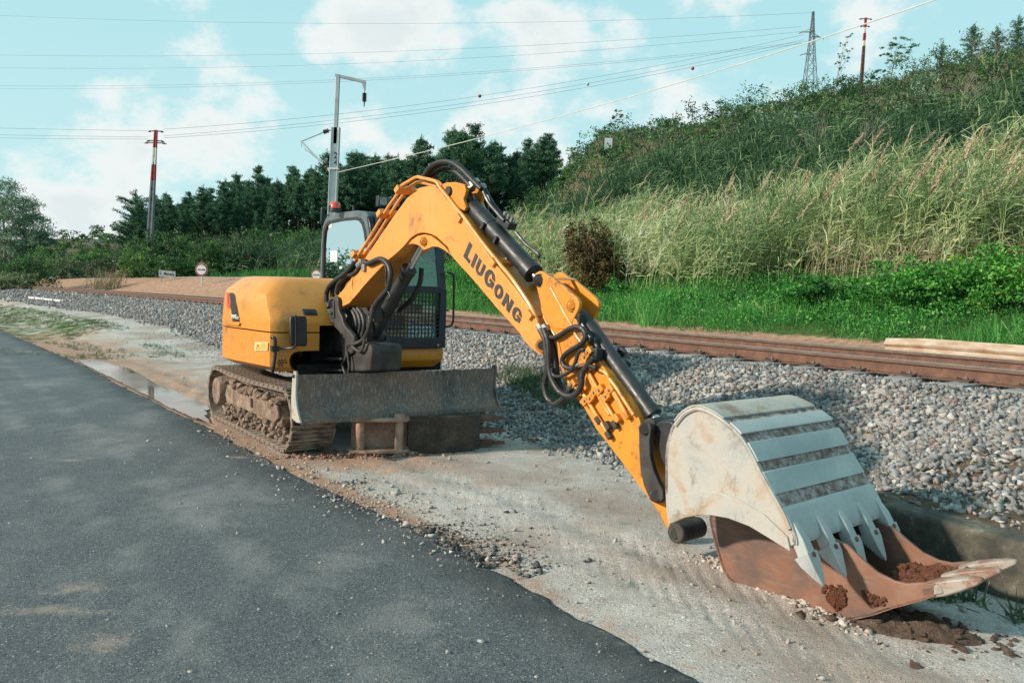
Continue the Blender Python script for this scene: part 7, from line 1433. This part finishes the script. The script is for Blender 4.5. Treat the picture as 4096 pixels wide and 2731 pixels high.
def scrub():
    for nm, m, lb, dens, seed in (('dark_scrub', M_leaf, 'dark green low scrub scattered over the hillside', 1.0, 3), ('grey_scrub', M_olive, 'grey olive low scrub mixed over the hillside', .8, 9)):
        L = Leaves(); n = int(2300 * dens); t = RNG.uniform(-95, 40, n); d = 24 + 66 * RNG.random(n) ** .9; x, y = td_xy(t, d); k = (fbm(x / 9, y / 9, 3, seed) > np.where((d > 46) & (d < 78) & (t > -62) & (t < -4), .14, -.5)); x, y, d = x[k], y[k], d[k]; s = RNG.uniform(.7, 1.9, len(x)) * np.where(d > 45, .8, 1.25)
        for a, b, r_ in zip(x, y, s): lump_leaves(L, (a, b, H1(a, b) + r_ * .28), (r_, r_, r_ * .62), 96, .20, .5)
        tag(L.build(nm, m, None), lb, 'scrub', kind='stuff')
    L = Leaves(); n = 60000; t = RNG.uniform(-95, 40, n); d = RNG.uniform(20, 88, n); x, y = td_xy(t, d); D = rdir(n, 1.6); ll = RNG.uniform(.3, .8, n); L.add(np.stack([x, y, height(x, y)], 1) + D * (ll / 2)[:, None], ll, .09, np.clip(RNG.random(n) * .8 + fbm(x / 6, y / 6, 3, 3) * .6, 0, 1), 0, D); tag(L.build('hillside_heath', M_olive, None, .4), 'short olive heath and dry grass on the brown upper slope', 'heath', kind='stuff')
scrub()
def weeds():
    L = Leaves()
    for k in range(150):
        t = RNG.uniform(-16, 15); d = RNG.uniform(7.2, 10.8); x, y = td_xy(t, d); r_ = RNG.uniform(.18, .55); lump_leaves(L, (x, y, H1(x, y) + r_ * .5), (r_, r_, r_ * RNG.uniform(.7, 1.3)), 150, .06, .7)
    tag(L.build('bank_weeds', M_bright, None), 'patches of taller broad leaved weeds in the grass of the bank', 'weeds', kind='stuff')
    L = Leaves()
    for k in range(130):
        TONE[0] = RNG.uniform(-.4, .12); t = RNG.uniform(-48, 32); d = RNG.uniform(24, 76); x, y = td_xy(t, d); r_ = RNG.uniform(1.0, 2.3); lump_leaves(L, (x, y, H1(x, y) + r_ * .5), (r_, r_, r_ * RNG.uniform(.7, 1.1)), 330, .2, .5)
    TONE[0] = 0.0
    tag(L.build('hill_bushes', M_leaf, None), 'bigger rounded bushes dotted over the hillside', 'bushes', kind='stuff')
    L = Leaves()
    for k in range(34):
        t = RNG.uniform(-30, 30); d = RNG.uniform(26, 70); x, y = td_xy(t, d); r_ = RNG.uniform(1.0, 2.0); lump_leaves(L, (x, y, H1(x, y) + r_ * .5), (r_, r_, r_ * RNG.uniform(.8, 1.2)), 330, .18, .5)
    tag(L.build('pale_bushes', M_grey, None), 'pale grey green bushes dotted over the hillside', 'bushes', kind='stuff')
weeds()
def understory():
    L = Leaves(); n = 560
    for k in range(n):
        s_px = RNG.uniform(520, 2300); Y = RNG.uniform(88, 138); X = (s_px - 2048) / FPX * Y; r_ = RNG.uniform(.9, 2.0) * (1 + .5 * (Y > 112)); lump_leaves(L, (X, Y, H1(X, Y) + r_ * .4), (r_, r_, r_ * .8), 110, .34, .5)
    tag(L.build('understory', M_leaf, None), 'dark undergrowth along the foot of the pine wood', 'undergrowth', kind='stuff')
    L = Leaves()
    for k in range(150):
        s_px = RNG.uniform(-500, 600); Y = RNG.uniform(62, 130); X = (s_px - 2048) / FPX * Y; r_ = RNG.uniform(1.0, 2.2); lump_leaves(L, (X, Y, H1(X, Y) + r_ * .4), (r_, r_, r_ * .75), 130, .32, .5)
    tag(L.build('far_hedges', M_leaf, None), 'distant low hedges closing the view at the far left', 'hedge', kind='stuff')
understory()
def dry_clump():
    L = Leaves(); p = at_px(415, 1115, 50); n = 260; x = p[0] + RNG.normal(size=n) * .5; y = p[1] + RNG.normal(size=n) * .3; z = height(x, y); D = np.stack([RNG.normal(.35, .4, n), RNG.normal(0, .3, n), np.full(n, 1.0)], 1); D /= np.linalg.norm(D, axis=1)[:, None]; ll = RNG.uniform(.5, 1.6, n); L.add(np.stack([x, y, z], 1) + D * (ll / 2)[:, None], ll, .03, RNG.random(n), 0, D); o = L.build('dry_grass_clump', M_dry, None, .3); tag(o, 'clump of tall dry straw coloured grass on the bank at the left', 'dry grass', kind='stuff')
dry_clump()
def roadside_trees():
    L = Leaves()
    for k in range(70):
        a = R(RNG.uniform(-84, -42)); q = RNG.uniform(52, 66); r_ = RNG.uniform(1.2, 2.4); x, y = q * math.sin(a), q * math.cos(a); lump_leaves(L, (x, y, H1(x, y) + r_ * .9), (r_, r_, r_ * 1.1), 1100, .22, .5)
    tag(L.build('roadside_trees', M_leaf, None), 'line of trees across the road, seen only mirrored in the cab window', 'trees', kind='stuff')
roadside_trees()
def dead_branch(x, y, Y, h, label):
    p = at_px(x, y, Y); root = thing('bare_shrub', (p[0], p[1], H1(p[0], p[1])), label, 'bare shrub', 0, 'leafless shrubs on the slope'); b = MB()
    def grow(o, d_, l_, r_, k):
        e = o + d_ * l_; b.tube([o, (o + e) / 2 + rdir(1)[0] * l_ * .06, e], [r_, r_ * .8, r_ * .6], 5, cap=False)
        if k: 
            for q in range(random.choice((2, 2, 3))): nd = d_ + rdir(1)[0] * .55; nd[2] += .15; nd /= np.linalg.norm(nd); grow(e, nd, l_ * random.uniform(.6, .85), r_ * .6, k - 1)
    for q in range(4): d_ = np.array([random.uniform(-.5, .5), random.uniform(-.4, .4), 1.0]); grow(np.zeros(3), d_ / np.linalg.norm(d_), h * .36, .03, 4)
    o = b.build('branches', simple('bleached_twig', (.24, .22, .18), .9), None, 0, 0); o.parent = root
dead_branch(3340, 900, 34, 3.0, 'bleached leafless shrub standing in the dark cane above the right reeds'); dead_branch(3960, 470, 60, 4.0, 'bare branching shrub below the crest at the right'); dead_branch(3830, 800, 45, 2.8, 'bare grey shrub in the dark cane near the right edge')
